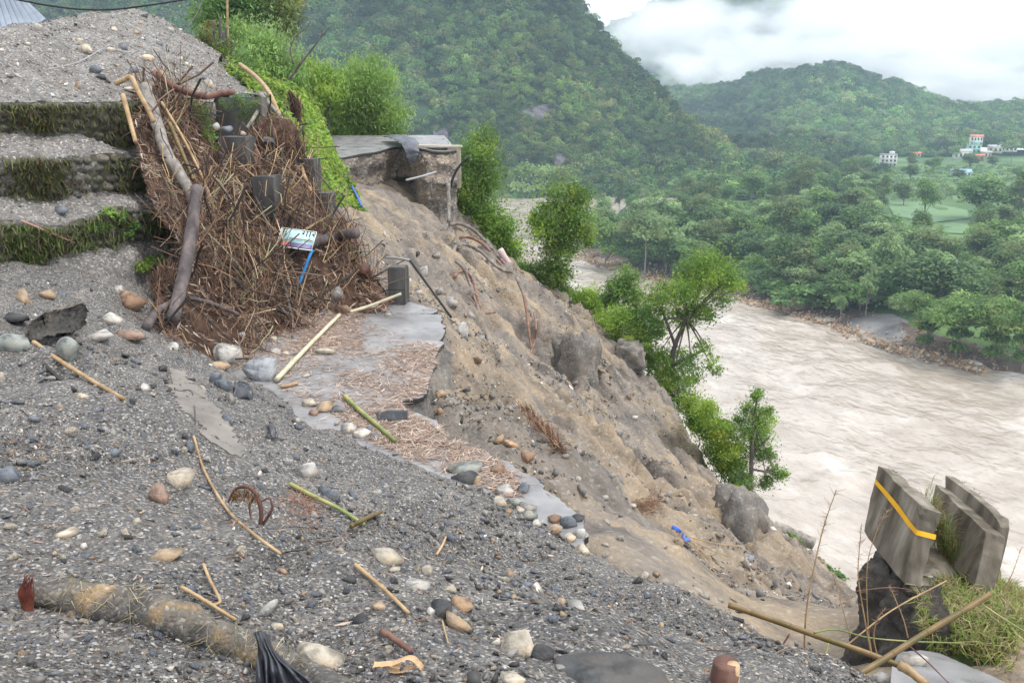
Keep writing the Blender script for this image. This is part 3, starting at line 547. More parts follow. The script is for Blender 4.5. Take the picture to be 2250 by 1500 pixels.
# mountains: control points as photo pixel and distance
def rangemesh(name, pts, extra, xr, yr, st, m, label, amp, s):
    c = np.vstack([A(pts), np.array(extra, float)]); f = RBF(c[:, :2], c[:, 2], 1e-3)
    gx = np.arange(xr[0], xr[1], st); gy = np.arange(yr[0], yr[1] + st / 2, st); XX, YY = np.meshgrid(gx, gy); XY = np.c_[XX.ravel(), YY.ravel()]; P3 = np.c_[XY, 0 * XY[:, :1]]
    z = f(XY) + amp * fbm(P3, s, 4); V = np.c_[XY, z]; F = gridF(len(gy), len(gx))
    return V, F, len(gy), len(gx)
m1 = [(300, 430, 412), (850, 428, 414), (1100, 427, 416), (1300, 425, 420), (1460, 418, 430), (1550, 398, 470), (1640, 345, 545), (1290, 0, 545), (1350, 90, 548), (1430, 150, 552), (1462, 205, 556), (1550, 258, 565), (1640, 300, 578),
      (1100, 200, 468), (1100, 0, 515), (800, 200, 462), (800, 0, 512), (400, 0, 515), (400, 100, 488), (100, 0, 515), (1250, 200, 485), (1300, 120, 520), (1380, 250, 500), (1400, 340, 455), (1500, 330, 500), (1100, -160, 560), (700, -160, 565), (300, -160, 570)]
e1 = [(-330, 420, -40), (-330, 520, 50), (-330, 640, 105), (0, 640, 100), (40, 600, 55), (75, 600, 5), (140, 640, -25), (115, 575, -12), (230, 640, -34), (200, 560, -34), (170, 500, -36), (90, 640, -5), (50, 640, 40), (-100, 640, 115), (90, 400, -41), (-330, 395, -44), (0, 395, -44)]
V1, F1, n1, k1 = rangemesh('m1', m1, e1, (-330, 215), (398, 640), 5.0, None, '', 13, .014)
V1[:, 2] = np.minimum(np.maximum(V1[:, 2], -44), 118)
c = obj('mountain', npmesh('mountain', V1, F1, smooth=True), MAT['forest_floor']); tag(c, 'steep forested mountain across the river bend', 'mountain', kind='structure')
m2 = [(1500, 380, 610), (1650, 345, 640), (1800, 345, 640), (1950, 345, 640), (2100, 345, 640), (2250, 350, 640), (2400, 355, 640), (1600, 212, 860), (1700, 175, 900), (1830, 152, 900), (1910, 185, 890), (1960, 238, 865), (2030, 265, 850), (2120, 270, 850), (2250, 262, 860), (2400, 258, 870), (1750, 260, 770), (1900, 270, 760), (2100, 308, 735), (2250, 308, 735), (1500, 228, 870), (1400, 240, 890)]
e2 = [(120, 1050, 10), (300, 1050, -5), (420, 1050, -25), (560, 1050, -25), (700, 1050, -25), (60, 900, -10), (60, 660, -38), (750, 640, -36), (750, 800, 0)]
V2, F2, n2, k2 = rangemesh('m2', m2, e2, (70, 760), (645, 1050), 7.0, None, '', 9, .011)
c = obj('hill', npmesh('hill', V2, F2, smooth=True), MAT['forest_floor']); tag(c, 'lower wooded hill behind the village', 'hill', kind='structure')
m3 = [(1300, 330, 1100), (1600, 290, 1120), (1900, 300, 1120), (2250, 280, 1120), (1400, 150, 1350), (1550, 70, 1400), (1640, -15, 1450), (1730, 20, 1450), (1800, 120, 1400), (1950, 190, 1380), (2100, 215, 1380), (2250, 190, 1400), (1300, 140, 1450), (1650, 165, 1250), (1950, 265, 1180), (2100, 268, 1180), (2250, 262, 1180), (1520, 225, 1180), (2000, 235, 1270), (2250, 225, 1270)]
e3 = [(0, 1075, -30), (900, 1075, -20), (0, 1700, 60), (450, 1720, 120), (900, 1700, 20), (1000, 1300, 20), (450, 1600, 200)]
V3, F3, n3, k3 = rangemesh('m3', m3, e3, (0, 1000), (1075, 1720), 12.0, None, '', 9, .008)
c = obj('mountain', npmesh('far_mountain', V3, F3, smooth=True), MAT['forest_floor']); tag(c, 'far wooded mountain whose top is lost in low cloud', 'mountain', kind='structure')
# ---------------------------------------------------------------- vegetation
def unit(a): return a / (np.linalg.norm(a, axis=-1)[..., None] + 1e-9)
def leafq(pos, N, size, rng, aspect=.5, down=0.0, fold=.12):
    """one leaf-shaped quad for each point"""
    n = len(pos); N = unit(N); T = rng.normal(size=(n, 3)); T[:, 2] -= down * 2; T = unit(T - N * (T * N).sum(1)[:, None]); B = np.cross(N, T)
    s = np.asarray(size)[:, None] * np.ones((n, 1)); a = aspect * .5
    V = np.stack([pos - T * s * .5, pos + B * s * a - N * s * fold, pos + T * s * .5, pos - B * s * a - N * s * fold], 1)
    return V.reshape(-1, 3), np.arange(4 * n).reshape(n, 4)
def foliage(name, blobs, n, size, rng, cols, out=.9, aspect=.5, down=0.0, squash=.85, gauss=0, shell=.5):
    """blobs: (x,y,z,r); leaves spread through the outer part of each blob"""
    B = np.asarray(blobs, float); w = B[:, 3] ** 2; k = rng.choice(len(B), n, p=w / w.sum())
    d = unit(rng.normal(size=(n, 3))); d[:, 2] = np.where(d[:, 2] < -.3, -d[:, 2] * .6, d[:, 2])
    # uneven blobs: push directions in and out with noise so the outline breaks up
    rr = B[k, 3] * (shell + (1 - shell) * rng.random(n) ** .5) * (1 + .35 * fbm(d * 2.2 + k[:, None] * 3.7, 1, 2)); p = B[k, :3] + d * rr[:, None] * np.array([1, 1, squash])
    if gauss: p = B[k, :3] + rng.normal(size=(n, 3)) * B[k, 3][:, None] * gauss * np.array([1, 1, .8])
    V, F = leafq(p, d * out + rng.normal(size=(n, 3)) * .55 + [0, 0, .35], size * rng.uniform(.6, 1.35, n), rng, aspect, down)
    cols = np.asarray(cols, float); bc = cols[rng.integers(0, len(cols), len(B))] * rng.uniform(.6, 1.45, (len(B), 1))
    c = (.65 * bc[k] + .35 * cols[rng.integers(0, len(cols), n)]) * rng.uniform(.75, 1.25, (n, 1))
    return npmesh(name, V, F, np.repeat(c, 4, 0))
G_DARK = [(.035, .075, .03), (.045, .09, .035), (.03, .065, .035), (.06, .10, .04)]
G_MID = [(.06, .12, .04), (.075, .14, .045), (.05, .105, .04), (.09, .15, .05)]
G_OLIVE = [(.075, .11, .045), (.09, .125, .05), (.065, .10, .05), (.11, .14, .065)]
G_BRIGHT = [(.11, .22, .04), (.14, .26, .05), (.09, .19, .045), (.18, .29, .07)]
G_YELL = [(.19, .24, .06), (.23, .26, .07), (.15, .21, .06)]
G_PALE = [(.12, .19, .09), (.15, .22, .11), (.1, .17, .08)]
G_BAMB = [(.10, .20, .06), (.13, .24, .085), (.08, .17, .06), (.16, .26, .11)]

for _l in (G_DARK, G_MID, G_OLIVE, G_PALE): _l[:] = [(a * 2.2, b * 2.05, c * 1.75) for a, b, c in _l]
for _l in (G_BRIGHT, G_YELL, G_BAMB): _l[:] = [(a * 2.2, b * 1.8, c * 1.3) for a, b, c in _l]
# forest on the mountains: one mass each
def forest(name, label, V, F, n, rad, nl, cols, rng, frame=(-120, 2370, -150, 460), hole=(), lab_cat='forest', vary=.5):
    f = F[:, :3]; Pa, Pb, Pc, Pd = V[F[:, 0]], V[F[:, 1]], V[F[:, 2]], V[F[:, 3]]
    nr = np.cross(Pb - Pa, Pd - Pa); ar = np.linalg.norm(nr, axis=1); nr = nr / ar[:, None]; nr *= np.sign(nr[:, 2:3])
    ce = (Pa + Pc) / 2; px, py = proj(ce); face = (nr * -unit(ce)).sum(1)
    ok = (px > frame[0]) & (px < frame[1]) & (py > frame[2]) & (py < frame[3]) & (face > -.12)
    for poly in hole: ok &= ~inpoly(px, py, poly)
    w = ar * ok * np.clip(face + .35, .2, 1); k = rng.choice(len(F), n, p=w / w.sum()); u, v = rng.random((2, n, 1))
    pos = Pa[k] + (Pb[k] - Pa[k]) * u + (Pd[k] - Pa[k]) * v
    sc = .55 + .9 * np.clip(.5 + .9 * fbm(pos, .011, 3), 0, 1.2)
    r = rad * sc * rng.uniform(1 - vary * .5, 1 + vary, n); cols = np.asarray(cols)
    tone = np.clip(.85 + .6 * fbm(pos, .012, 2) + .4 * fbm(pos, .04, 2), .35, 1.7)[:, None]; warm = np.clip(fbm(pos + 90, .009, 2), 0, 1)[:, None]
    c = cols[rng.integers(0, len(cols), n)] * tone * (1 + warm * np.array([.55, .25, -.1])) * rng.uniform(.7, 1.35, (n, 1))
    me = bpy.data.meshes.new(name); me.vertices.add(n); me.vertices.foreach_set('co', pos.astype(np.float32).ravel())
    me.attributes.new('size', 'FLOAT', 'POINT').data.foreach_set('value', r.astype(np.float32)); me.attributes.new('turn', 'FLOAT', 'POINT').data.foreach_set('value', rng.uniform(0, 6.28, n).astype(np.float32))
    me.attributes.new('which', 'INT', 'POINT').data.foreach_set('value', rng.integers(0, 8, n).astype(np.int32)); me.attributes.new('tint', 'FLOAT_COLOR', 'POINT').data.foreach_set('color', np.c_[c, np.ones(n)].astype(np.float32).ravel())
    o = obj(name, me, MAT['forestleaf']); m_ = o.modifiers.new('crowns', 'NODES'); m_.node_group = CROWN_TREE; tag(o, label, lab_cat, kind='stuff'); return o
# eight crown shapes that the forests repeat in varied size, turn and colour
CROWNS = bpy.data.collections.new('crown_shapes')
def _fmat():
    m = M('forest_leaf', [(.3, (.8, .8, .8)), (.7, (1.2, 1.2, 1.2))], .8, 2, .7, 0, spec=.15, trans=.2, attr=1.0); a = next(x for x in m.node_tree.nodes if x.type == 'ATTRIBUTE'); a.attribute_type = 'INSTANCER'; a.attribute_name = 'tint'; return m
MAT['forestleaf'] = _fmat()
for k in range(8):
    r = np.random.default_rng(300 + k); nb = [7, 10, 14, 6, 9, 12, 8, 16][k]; up = [1, 1, .8, 1.3, 1.1, .7, 1.5, .9][k]
    bl = np.array([(*(unit(r.normal(size=3)) * [.6, .6, .5 * up] * r.uniform(.3, 1) + [0, 0, .55 * up]), r.uniform(.3, .55)) for _ in range(nb)]); n = 420; j = r.integers(0, nb, n); d = unit(r.normal(size=(n, 3))); d[:, 2] = np.where(d[:, 2] < -.2, -d[:, 2], d[:, 2])
    v_, f_ = leafq(bl[j, :3] + d * (bl[j, 3] * r.uniform(.75, 1.08, n))[:, None], d + r.normal(size=(n, 3)) * .45, r.uniform(.10, .24, n), r, .75); co = bpy.data.objects.new('crown_shape', npmesh('crown_shape', v_, f_)); co.data.materials.append(MAT['forestleaf']); CROWNS.objects.link(co)
def _crowntree():
    g = bpy.data.node_groups.new('crowns', 'GeometryNodeTree'); g.interface.new_socket('Geometry', in_out='INPUT', socket_type='NodeSocketGeometry'); g.interface.new_socket('Geometry', in_out='OUTPUT', socket_type='NodeSocketGeometry')
    N = g.nodes; L = g.links; gi = N.new('NodeGroupInput'); go = N.new('NodeGroupOutput'); ci = N.new('GeometryNodeCollectionInfo'); ci.inputs['Collection'].default_value = CROWNS; ci.inputs['Separate Children'].default_value = True
    ip = N.new('GeometryNodeInstanceOnPoints'); ip.inputs['Pick Instance'].default_value = True
    def attr(nm, ty):
        a = N.new('GeometryNodeInputNamedAttribute'); a.data_type = ty; a.inputs['Name'].default_value = nm; return a.outputs['Attribute']
    L.new(gi.outputs[0], ip.inputs['Points']); L.new(ci.outputs[0], ip.inputs['Instance']); L.new(attr('which', 'INT'), ip.inputs['Instance Index']); L.new(attr('size', 'FLOAT'), ip.inputs['Scale'])
    cx = N.new('ShaderNodeCombineXYZ'); L.new(attr('turn', 'FLOAT'), cx.inputs[2]); L.new(cx.outputs[0], ip.inputs['Rotation']); L.new(ip.outputs[0], go.inputs[0]); return g
CROWN_TREE = _crowntree()
rg = np.random.default_rng(11)
rocks_m1 = [[(1135, 245), (1190, 225), (1255, 235), (1250, 262), (1180, 272), (1135, 268)], [(950, 285), (985, 278), (985, 312), (955, 318)], [(1210, 330), (1240, 330), (1245, 385), (1222, 395)]]
forest('forest', 'dense forest covering the steep mountain across the river', V1, F1, 9000, 4.3, 100, G_DARK + G_MID + G_MID + G_OLIVE + [(.10, .14, .045)], rg, hole=[[((x - np.mean([q[0] for q in pl])) * .8 + np.mean([q[0] for q in pl]), (y - np.mean([q[1] for q in pl])) * .8 + np.mean([q[1] for q in pl])) for x, y in pl] for pl in rocks_m1])
scar_px = [(1668, 348), (1678, 315), (1690, 288), (1708, 300), (1718, 330), (1712, 348)]
forest('forest', 'woods on the lower hill behind the village', V2, F2, 7000, 4.8, 66, G_DARK + G_MID + G_OLIVE, rg, hole=[scar_px])
forest('forest', 'far woods fading into the low cloud', V3, F3, 6500, 6.5, 30, G_DARK + G_MID, rg)
def rangepatch(name, polyc, V, m, label, lift=.4):
    bv = BVHTree.FromPolygons(V[0].tolist(), V[1].tolist()); q = []
    for p in polyc:
        r = ray(*p); h = bv.ray_cast(Vector((0, 0, 0)), Vector(r / np.linalg.norm(r)), 2500); q.append(np.array(h[0]) if h[0] is not None else at(p[0], p[1], 500))
    pc = np.array(polyc, float); (x0, y0), (x1, y1) = pc.min(0), pc.max(0); gx, gy = np.meshgrid(np.linspace(x0, x1, 34), np.linspace(y0, y1, 24)); dd = np.median(np.array(q)[:, 1]); P = []
    for a_, b_ in zip(gx.ravel(), gy.ravel()):
        r = ray(a_, b_); h = bv.ray_cast(Vector((0, 0, 0)), Vector(r / np.linalg.norm(r)), 2500); P.append(np.array(h[0]) if h[0] is not None else at(a_, b_, dd))
    P = np.array(P); P = P - unit(P) * (lift * 3 + 2.2 * np.abs(fbm(P, .12, 3)) + .8 * fbm(P, .5, 2))[:, None]
    v_, f_ = keepfaces(P, gridF(24, 34), inpoly(gx.ravel() + 5 * fbm(P, .08, 2), gy.ravel() + 4 * fbm(P + 9, .08, 2), pc)); c = obj(name, npmesh(name, v_, f_), m)
    return tag(c, label, 'cliff', kind='structure')
for poly, lb in zip(rocks_m1, ('bare purple-grey rock face in the mountain forest', 'small grey cliff behind the far road', 'pale rock gully above the river bend')): rangepatch('rock_face', poly, (V1, F1), MAT['cliffrock'], lb)
rangepatch('landslip_scar', scar_px, (V2, F2), MAT['scar'], 'reddish landslip scar at the foot of the hill')
rangepatch('landslip_scar', [(1625, 225), (1650, 219), (1662, 224), (1650, 233), (1630, 233)], (V2, F2), MAT['scar'], 'small orange clearing high on the wooded hill')

# trees across the river: a few shapes, each tree its own object
def tree_shape(kind, seed):
    r = np.random.default_rng(100 + seed * 7 + hash(kind) % 1 + len(kind) * 13)
    if kind == 'round':   bl = [(*(unit(r.normal(size=3)) * [.27, .27, .3] * r.uniform(.4, 1) + [0, 0, .54]), r.uniform(.13, .24)) for _ in range(16)]; n, sz, cols, cut = 3000, .052, [G_DARK, G_MID, G_DARK + G_MID, G_DARK + G_OLIVE, G_MID + G_BRIGHT[:1]][seed], .15
    elif kind == 'airy':  bl = [(*(unit(r.normal(size=3)) * [.24, .24, .4] * r.uniform(.3, 1) + [0, 0, .53]), r.uniform(.08, .17)) for _ in range(24)]; n, sz, cols, cut = 3000, .042, [G_OLIVE, G_OLIVE + G_PALE, G_OLIVE + G_MID, G_OLIVE + G_DARK, G_PALE][seed], .2
    elif kind == 'umbrella': bl = [(r.uniform(-.36, .36), r.uniform(-.36, .36), r.uniform(.6, .9), r.uniform(.11, .18)) for _ in range(18)]; n, sz, cols, cut = 2400, .05, G_PALE + G_OLIVE, .6
    elif kind == 'pale':  bl = [(*(unit(r.normal(size=3)) * [.25, .25, .3] * r.uniform(.3, 1) + [0, 0, .62]), r.uniform(.09, .15)) for _ in range(16)]; n, sz, cols, cut = 1700, .052, G_PALE, .3
    elif kind == 'shrub': bl = [(r.uniform(-.35, .35), r.uniform(-.3, .3), r.uniform(.2, .7), r.uniform(.2, .3)) for _ in range(9)]; n, sz, cols, cut = 2200, .085, G_MID, .1
    elif kind == 'clump':                                # bamboo clump: arching plumes
        bl = []
        for _ in range(11):
            a = r.uniform(0, 6.28); L = r.uniform(.25, .5)
            for t in np.linspace(.05, 1, 7): bl.append((math.cos(a) * L * t ** 1.3, math.sin(a) * L * t ** 1.3, .12 + 1.7 * t - 1.0 * t * t * (.6 + L), .11 + .06 * t))
        n, sz, cols, cut = 5200, .07, G_BAMB + G_MID, .2
    cr = foliage('crown_' + kind, bl, n, sz, r, cols, aspect=.32 if kind == 'clump' else .6, down=.6 if kind == 'clump' else 0.1)
    pt = [tube([(0, 0, -.03), (.01, .01, .3), (r.uniform(-.03, .03), 0, .7)], [.016, .012, .006], 6, 6)]
    for b in bl[:6]: pt.append(tube([(.0, 0, cut), (b[0] * .5, b[1] * .5, (cut + b[2]) / 2), b[:3]], [.011, .007, .003], 4, 5, cap=False))
    v, f = join(pt); return cr, npmesh('trunk_' + kind, v, f, smooth=True)
SHAPES = {}
def far_tree(px, top, base, w, kind, label, cat='tree', group=None):
    far_tree.i += 1; s = far_tree.i % 5
    if (kind, s) not in SHAPES: SHAPES[kind, s] = tree_shape(kind, s)
    cr, tk = SHAPES[kind, s]; p = vhit(px, base); sl = np.linalg.norm(p); h = (base - top) / FPX * p[1] / CT * 1.04; ww = w / FPX * p[1] / CT / .78
    t = thing('shrub' if kind == 'shrub' else 'bamboo_clump' if kind == 'clump' else 'tree', label, cat, p, group)
    t.rotation_euler = (0, 0, far_tree.i * 2.4); t.scale = (ww, ww, h)
    obj('crown', cr, MAT['leaf'], t); obj('trunk', tk, MAT['bark_pale'], t); return t
far_tree.i = 0
named = [
 (1205, 372, 505, 105, 'umbrella', 'tall spreading tree behind the leafy slope tree, before the upper river'), (1415, 470, 614, 125, 'umbrella', 'pale flat-topped tree with bare straight trunk on the far bank'),
 (1360, 378, 474, 34, 'airy', 'slim upright tree against the upper river'), (1330, 472, 595, 90, 'round', 'dark dense tree at the tip of the far bank'),
 (1770, 342, 445, 82, 'airy', 'big olive tree standing above the others below the hill'), (1830, 370, 432, 36, 'round', 'small dark tree right of the big olive tree'),
 (1938, 385, 468, 45, 'airy', 'tall narrow olive tree before the crop field'), (1985, 398, 452, 52, 'round', 'round dark tree at the edge of the crop field'), (2030, 388, 485, 55, 'round', 'tall dark tree standing in the crop field'),
 (1850, 500, 610, 78, 'round', 'very dark tree on the slope left of the light olive tree'), (1930, 462, 516, 82, 'shrub', 'round bright green bush below the crop field'), (2010, 460, 575, 92, 'airy', 'large olive tree right of the round bright bush'),
 (1860, 530, 655, 125, 'airy', 'broad olive tree above the pale saplings'), (1940, 500, 650, 110, 'airy', 'tall light olive tree at the centre of the far bank'), (2090, 555, 695, 145, 'round', 'very large dark tree above the bamboo clumps'),
 (2150, 380, 485, 135, 'round', 'large dark tree right of the crop field'), (2235, 372, 485, 90, 'airy', 'olive tree at the right edge beyond the field'), (2215, 497, 570, 105, 'round', 'low rounded tree at the right edge below the field'),
 (1902, 598, 700, 72, 'pale', 'pale sapling with two thin bare trunks near the sand bar'), (1845, 640, 712, 50, 'pale', 'small pale sapling at the edge of the stony bank'), (1975, 655, 732, 55, 'umbrella', 'lone small tree growing beside the grey sand bar'),
 (1820, 600, 672, 62, 'round', 'small dark tree left of the pale saplings'), (1702, 528, 572, 40, 'shrub', 'light green globe-shaped bush on the far bank'), (1660, 553, 618, 52, 'round', 'rounded tree left of the globe-shaped bush'),
 (1560, 372, 470, 62, 'round', 'dark tree at the top of the bank near the upper river'), (1462, 495, 605, 62, 'round', 'dark tree right of the flat-topped pale tree'), (1510, 555, 640, 64, 'round', 'tree at the water edge behind the big slope tree'),
 (1720, 430, 552, 105, 'airy', 'wide olive tree in the middle of the far grove'), (1590, 438, 528, 105, 'round', 'wide dark tree left in the far grove'), (1640, 490, 590, 105, 'round', 'dark tree in front of the wide olive tree'),
 (2030, 650, 772, 120, 'clump', 'leftmost bamboo clump overhanging the far bank'), (2100, 660, 790, 140, 'clump', 'second bamboo clump from the left on the far bank'), (2178, 665, 802, 145, 'clump', 'third bamboo clump on the far bank'), (2245, 660, 815, 140, 'clump', 'bamboo clump at the right edge of the far bank'),
 (2160, 600, 700, 110, 'airy', 'olive tree behind the right-hand bamboo clumps'), (2235, 560, 690, 110, 'round', 'dark tree at the right edge behind the bamboo clumps'), (1985, 590, 680, 80, 'shrub', 'green thicket left of the very large dark tree')]
for a in named: far_tree(*a, group='trees across the river')
import re as _re
def cutref(l): return _re.split(r' (?:behind|before|at|on|with|standing|against|of|left|right|above|below|beside|near|growing|in|just|overhanging|from|between|lying|cut|under|alone|set|half|and rusty|leaning|resting|among|that|to|by|sitting|high|low|leaning) ', l)[0]
_seen = {}
def relabel(what, x, y, refs, tail):
    for rk in range(7):
        rx, ry, rl = sorted(refs, key=lambda r: math.hypot(r[0] - x, (r[1] - y) * 1.5))[rk]; dx, dy = x - rx, y - ry
        rel = ('to the right of' if dx > 0 else 'to the left of') if abs(dx) > abs(dy) * 1.2 else ('in front of' if dy > 0 else 'behind'); l = f'{what} {rel} the {rl}{tail}'
        if l not in _seen: _seen[l] = 1; return l
    return l
NREF = [(a[0], a[2], cutref(a[5])) for a in named]
rg = np.random.default_rng(5); LB = {'round': 'rounded dark green tree', 'airy': 'loose olive green tree', 'shrub': 'low green shrub', 'pale': 'pale young tree'}
spots = []
zone = [(1310, 500), (1480, 455), (1600, 425), (1750, 410), (1900, 395), (1930, 440), (1900, 480), (1980, 520), (2080, 520), (2250, 500), (2250, 690), (2000, 700), (1800, 690), (1650, 640), (1420, 590), (1300, 560)]
while len(spots) < 165:
    p = rg.uniform((1300, 395), (2260, 700))
    if inpoly(p[:1], p[1:], zone)[0] and not (1935 < p[0] < 2160 and p[1] < 590) and all(math.hypot(p[0] - q[0], (p[1] - q[1]) * 1.6) > 22 for q in spots): spots.append(p)
for p in sorted(spots, key=lambda q: q[1]):
    k = rg.choice(['round', 'airy', 'shrub', 'shrub', 'round', 'pale', 'airy']); sc = 44 + (p[1] - 400) * .2; h = sc * rg.uniform(.8, 1.5) * (.6 if k == 'shrub' else 1)
    far_tree(p[0], p[1] - h, p[1], h * rg.uniform(.8, 1.2) * (1.5 if k == 'shrub' else 1), k, relabel(LB[k], p[0], p[1], NREF, ''), 'shrub' if k == 'shrub' else 'tree', 'grove across the river')
VREF = NREF + [(1950, 366, 'white three-storey house'), (2138, 336, 'mint green building'), (2110, 386, 'pale blue shed roof'), (1690, 330, 'reddish landslip scar'), (1400, 435, 'upper reach of the river'), (2012, 345, 'small red-roofed house')]
for k, (x, b) in enumerate([(1620, 405), (1680, 398), (1590, 412), (1860, 392), (1800, 380), (1720, 385), (2050, 380), (2000, 376), (2090, 372), (2130, 375), (2180, 368), (2220, 362), (1885, 372), (1905, 380), (2065, 345), (2000, 395), (1480, 430), (1430, 452), (1388, 470), (1500, 440), (1650, 370), (1560, 380), (1600, 365), (1850, 345), (2235, 395), (2105, 395)]):
    far_tree(x, b - rg.uniform(24, 52), b, rg.uniform(26, 52), ['round', 'airy', 'umbrella'][k % 3], relabel(['small dark tree', 'small olive tree', 'small spreading tree'][k % 3], x, b, VREF, ''), 'tree', 'trees near the village')
# undergrowth between them
n = 5200; q = np.c_[rg.uniform(0, 330, n), rg.uniform(118, 560, n)]; z, s = valz(q); px, py = proj(np.c_[q, z])
fld = inpoly(px, py, [(1945, 440), (2130, 455), (2170, 505), (2110, 520), (1950, 480)])
ok = (s > 9) & (px > 1200) & (px < 2400) & (py < 900) & ~((px > 1840) & (px < 2010) & (py > 685) & (py < 765)) & ~fld; q, z = q[ok], z[ok]; n = len(q); nl = 26
r = rg.uniform(.7, 2.0, n); d = unit(rg.normal(size=(n, nl, 3))); d[..., 2] = abs(d[..., 2]); P = np.c_[q, z][:, None] + d * r[:, None, None] * rg.uniform(.6, 1.1, (n, nl, 1)) * [1.2, 1.2, .9]
V_, F_ = leafq(P.reshape(-1, 3), d.reshape(-1, 3) + rg.normal(size=(n * nl, 3)) * .5, np.repeat(r, nl) * .55, rg, .6)
gc = np.asarray(G_MID + G_BRIGHT[:1] + G_OLIVE); c = gc[rg.integers(0, len(gc), n)] * rg.uniform(.7, 1.25, (n, 1))
tag(obj('undergrowth', npmesh('undergrowth', V_, F_, np.repeat(np.repeat(c, nl, 0), 4, 0)), MAT['farleaf']), 'green scrub covering the ground between the far trees', 'undergrowth', kind='stuff')

# trees and shrubs on our own slope: crowns laid out lobe by lobe
def slope_tree(name, label, cat, blobs_px, d, n, leaf, cols, trunk=(), rad=.1, seed=0, aspect=.45, down=.2, jit=.6, shell=.15, group=None):
    r = np.random.default_rng(500 + seed); bl = []
    for px, py, rp in blobs_px:
        dd = d + r.uniform(-jit, jit); c = at(px, py, dd); R = rp * dd / FPX; bl.append((*c, R))
        for _ in range(4):
            o = unit(r.normal(size=3)) * R * r.uniform(.7, 1.25); bl.append((*(c + o), R * r.uniform(.35, .6)))
    bl = np.array(bl); base = at(trunk[0][0][0], trunk[0][0][1], d) if trunk else bl[bl[:, 2].argmin(), :3]
    t = thing(name, label, cat, base, group); b2 = bl.copy(); b2[:, :3] -= base
    obj('crown', foliage(name + '_crown', b2, int(n * 2.3), leaf * .52, r, cols, gauss=.75, aspect=aspect, down=down, shell=shell), MAT['leaf'], t)
    if trunk:
        pt = []
        for k, path in enumerate(trunk):
            Pp = np.array([at(p[0], p[1], d) for p in path]) - base; pt.append(tube(Pp, [rad * (1 if k == 0 else .55), rad * .35], 7, 14, .12, k))
        for b in b2[::7]:
            k = trunk[0]; m_ = at(k[len(k) // 2][0], k[len(k) // 2][1], d) - base; pt.append(tube([m_, (m_ + b[:3]) / 2 + [0, 0, .1], b[:3]], [rad * .35, rad * .1], 5, 8, cap=False))
        v, f = join(pt); obj('trunk', npmesh(name + '_trunk', v, f, smooth=True), MAT['bark'], t)
    return t
slope_tree('tree', 'leafy tree draped with vines beside the broken end of the road', 'tree', [(1062, 302, 22), (1050, 335, 32), (1068, 362, 30), (1040, 398, 36), (1072, 395, 24), (1028, 432, 26), (1062, 448, 34), (1078, 488, 36), (1100, 515, 28), (1112, 545, 24), (1048, 470, 24), (1128, 568, 15)], 44.2, 6500, .30, G_BRIGHT + G_MID + G_BRIGHT, [[(1090, 545), (1060, 450), (1058, 310)]], .12, 1, .5, .7)
slope_tree('tree', 'bushy vine-hung tree on the slope before the upper river', 'tree', [(1240, 428, 30), (1268, 452, 27), (1212, 475, 34), (1262, 500, 30), (1196, 505, 24), (1230, 525, 34), (1288, 528, 14), (1178, 485, 16), (1212, 565, 30), (1226, 605, 24), (1236, 638, 16), (1248, 470, 32)], 41, 6500, .28, G_BRIGHT + G_MID + G_YELL[:1], [[(1236, 655), (1225, 570), (1245, 440)], [(1225, 570), (1195, 500)], [(1228, 560), (1275, 490)]], .12, 2, .5, .7)
slope_tree('grass_tuft', 'thick tuft of bright tall grass on the edge of the slip', 'grass', [(1290, 672, 26), (1318, 690, 30), (1300, 652, 20), (1335, 715, 22), (1352, 742, 15), (1275, 660, 16), (1330, 670, 18)], 39, 3600, .5, G_BRIGHT, seed=3, aspect=.12, down=-.9)
slope_tree('tree', 'large open-crowned green tree leaning out over the river from the slip edge', 'tree', [(1560, 580, 36), (1600, 602, 26), (1530, 612, 36), (1580, 632, 30), (1618, 628, 16), (1500, 640, 32), (1468, 650, 26), (1440, 645, 24), (1482, 690, 30), (1432, 690, 24), (1520, 682, 28), (1540, 575, 20), (1545, 762, 16), (1562, 795, 15), (1520, 812, 24), (1480, 790, 28), (1452, 782, 18), (1500, 842, 24), (1470, 832, 24), (1575, 815, 10), (1560, 690, 16)], 34.5, 8500, .24, G_BRIGHT + G_MID, [[(1480, 865), (1478, 780), (1508, 700), (1548, 615)], [(1484, 760), (1450, 670)], [(1500, 715), (1590, 620)], [(1482, 800), (1545, 770)]], .13, 4, .42, .35, 1.2)
slope_tree('tree', 'smaller dark-stemmed tree just left of the large leaning tree', 'tree', [(1372, 618, 24), (1385, 650, 28), (1342, 652, 18), (1405, 700, 26), (1425, 735, 22), (1388, 690, 22), (1360, 640, 20), (1440, 720, 18)], 36.5, 3600, .25, G_MID + G_BRIGHT[:2], [[(1408, 770), (1425, 735), (1390, 660)], [(1425, 735), (1445, 715)]], .1, 5, .5, .3)
slope_tree('shrub', 'bright green creepers hanging along the rim below the large tree', 'shrub', [(1520, 885, 20), (1540, 915, 24), (1560, 950, 27), (1578, 990, 25), (1594, 1030, 22), (1610, 1060, 15), (1588, 940, 15), (1530, 935, 15), (1625, 1078, 12)], 28.3, 5200, .2, G_BRIGHT + G_MID[:2], seed=6, aspect=.4, down=.5)
slope_tree('tree', 'slender light green tree standing alone on the rim above the river', 'tree', [(1665, 868, 14), (1650, 903, 20), (1682, 920, 18), (1638, 938, 24), (1672, 958, 24), (1655, 1000, 20), (1690, 1000, 15), (1702, 1040, 17), (1638, 1052, 18), (1682, 1060, 14), (1722, 1042, 9), (1692, 902, 9), (1625, 920, 12)], 27, 4200, .17, G_BRIGHT + G_PALE + G_MID, [[(1648, 1085), (1652, 1000), (1655, 930), (1664, 872)], [(1652, 1000), (1690, 960)], [(1650, 1030), (1705, 1040)]], .08, 7, .45, .2)
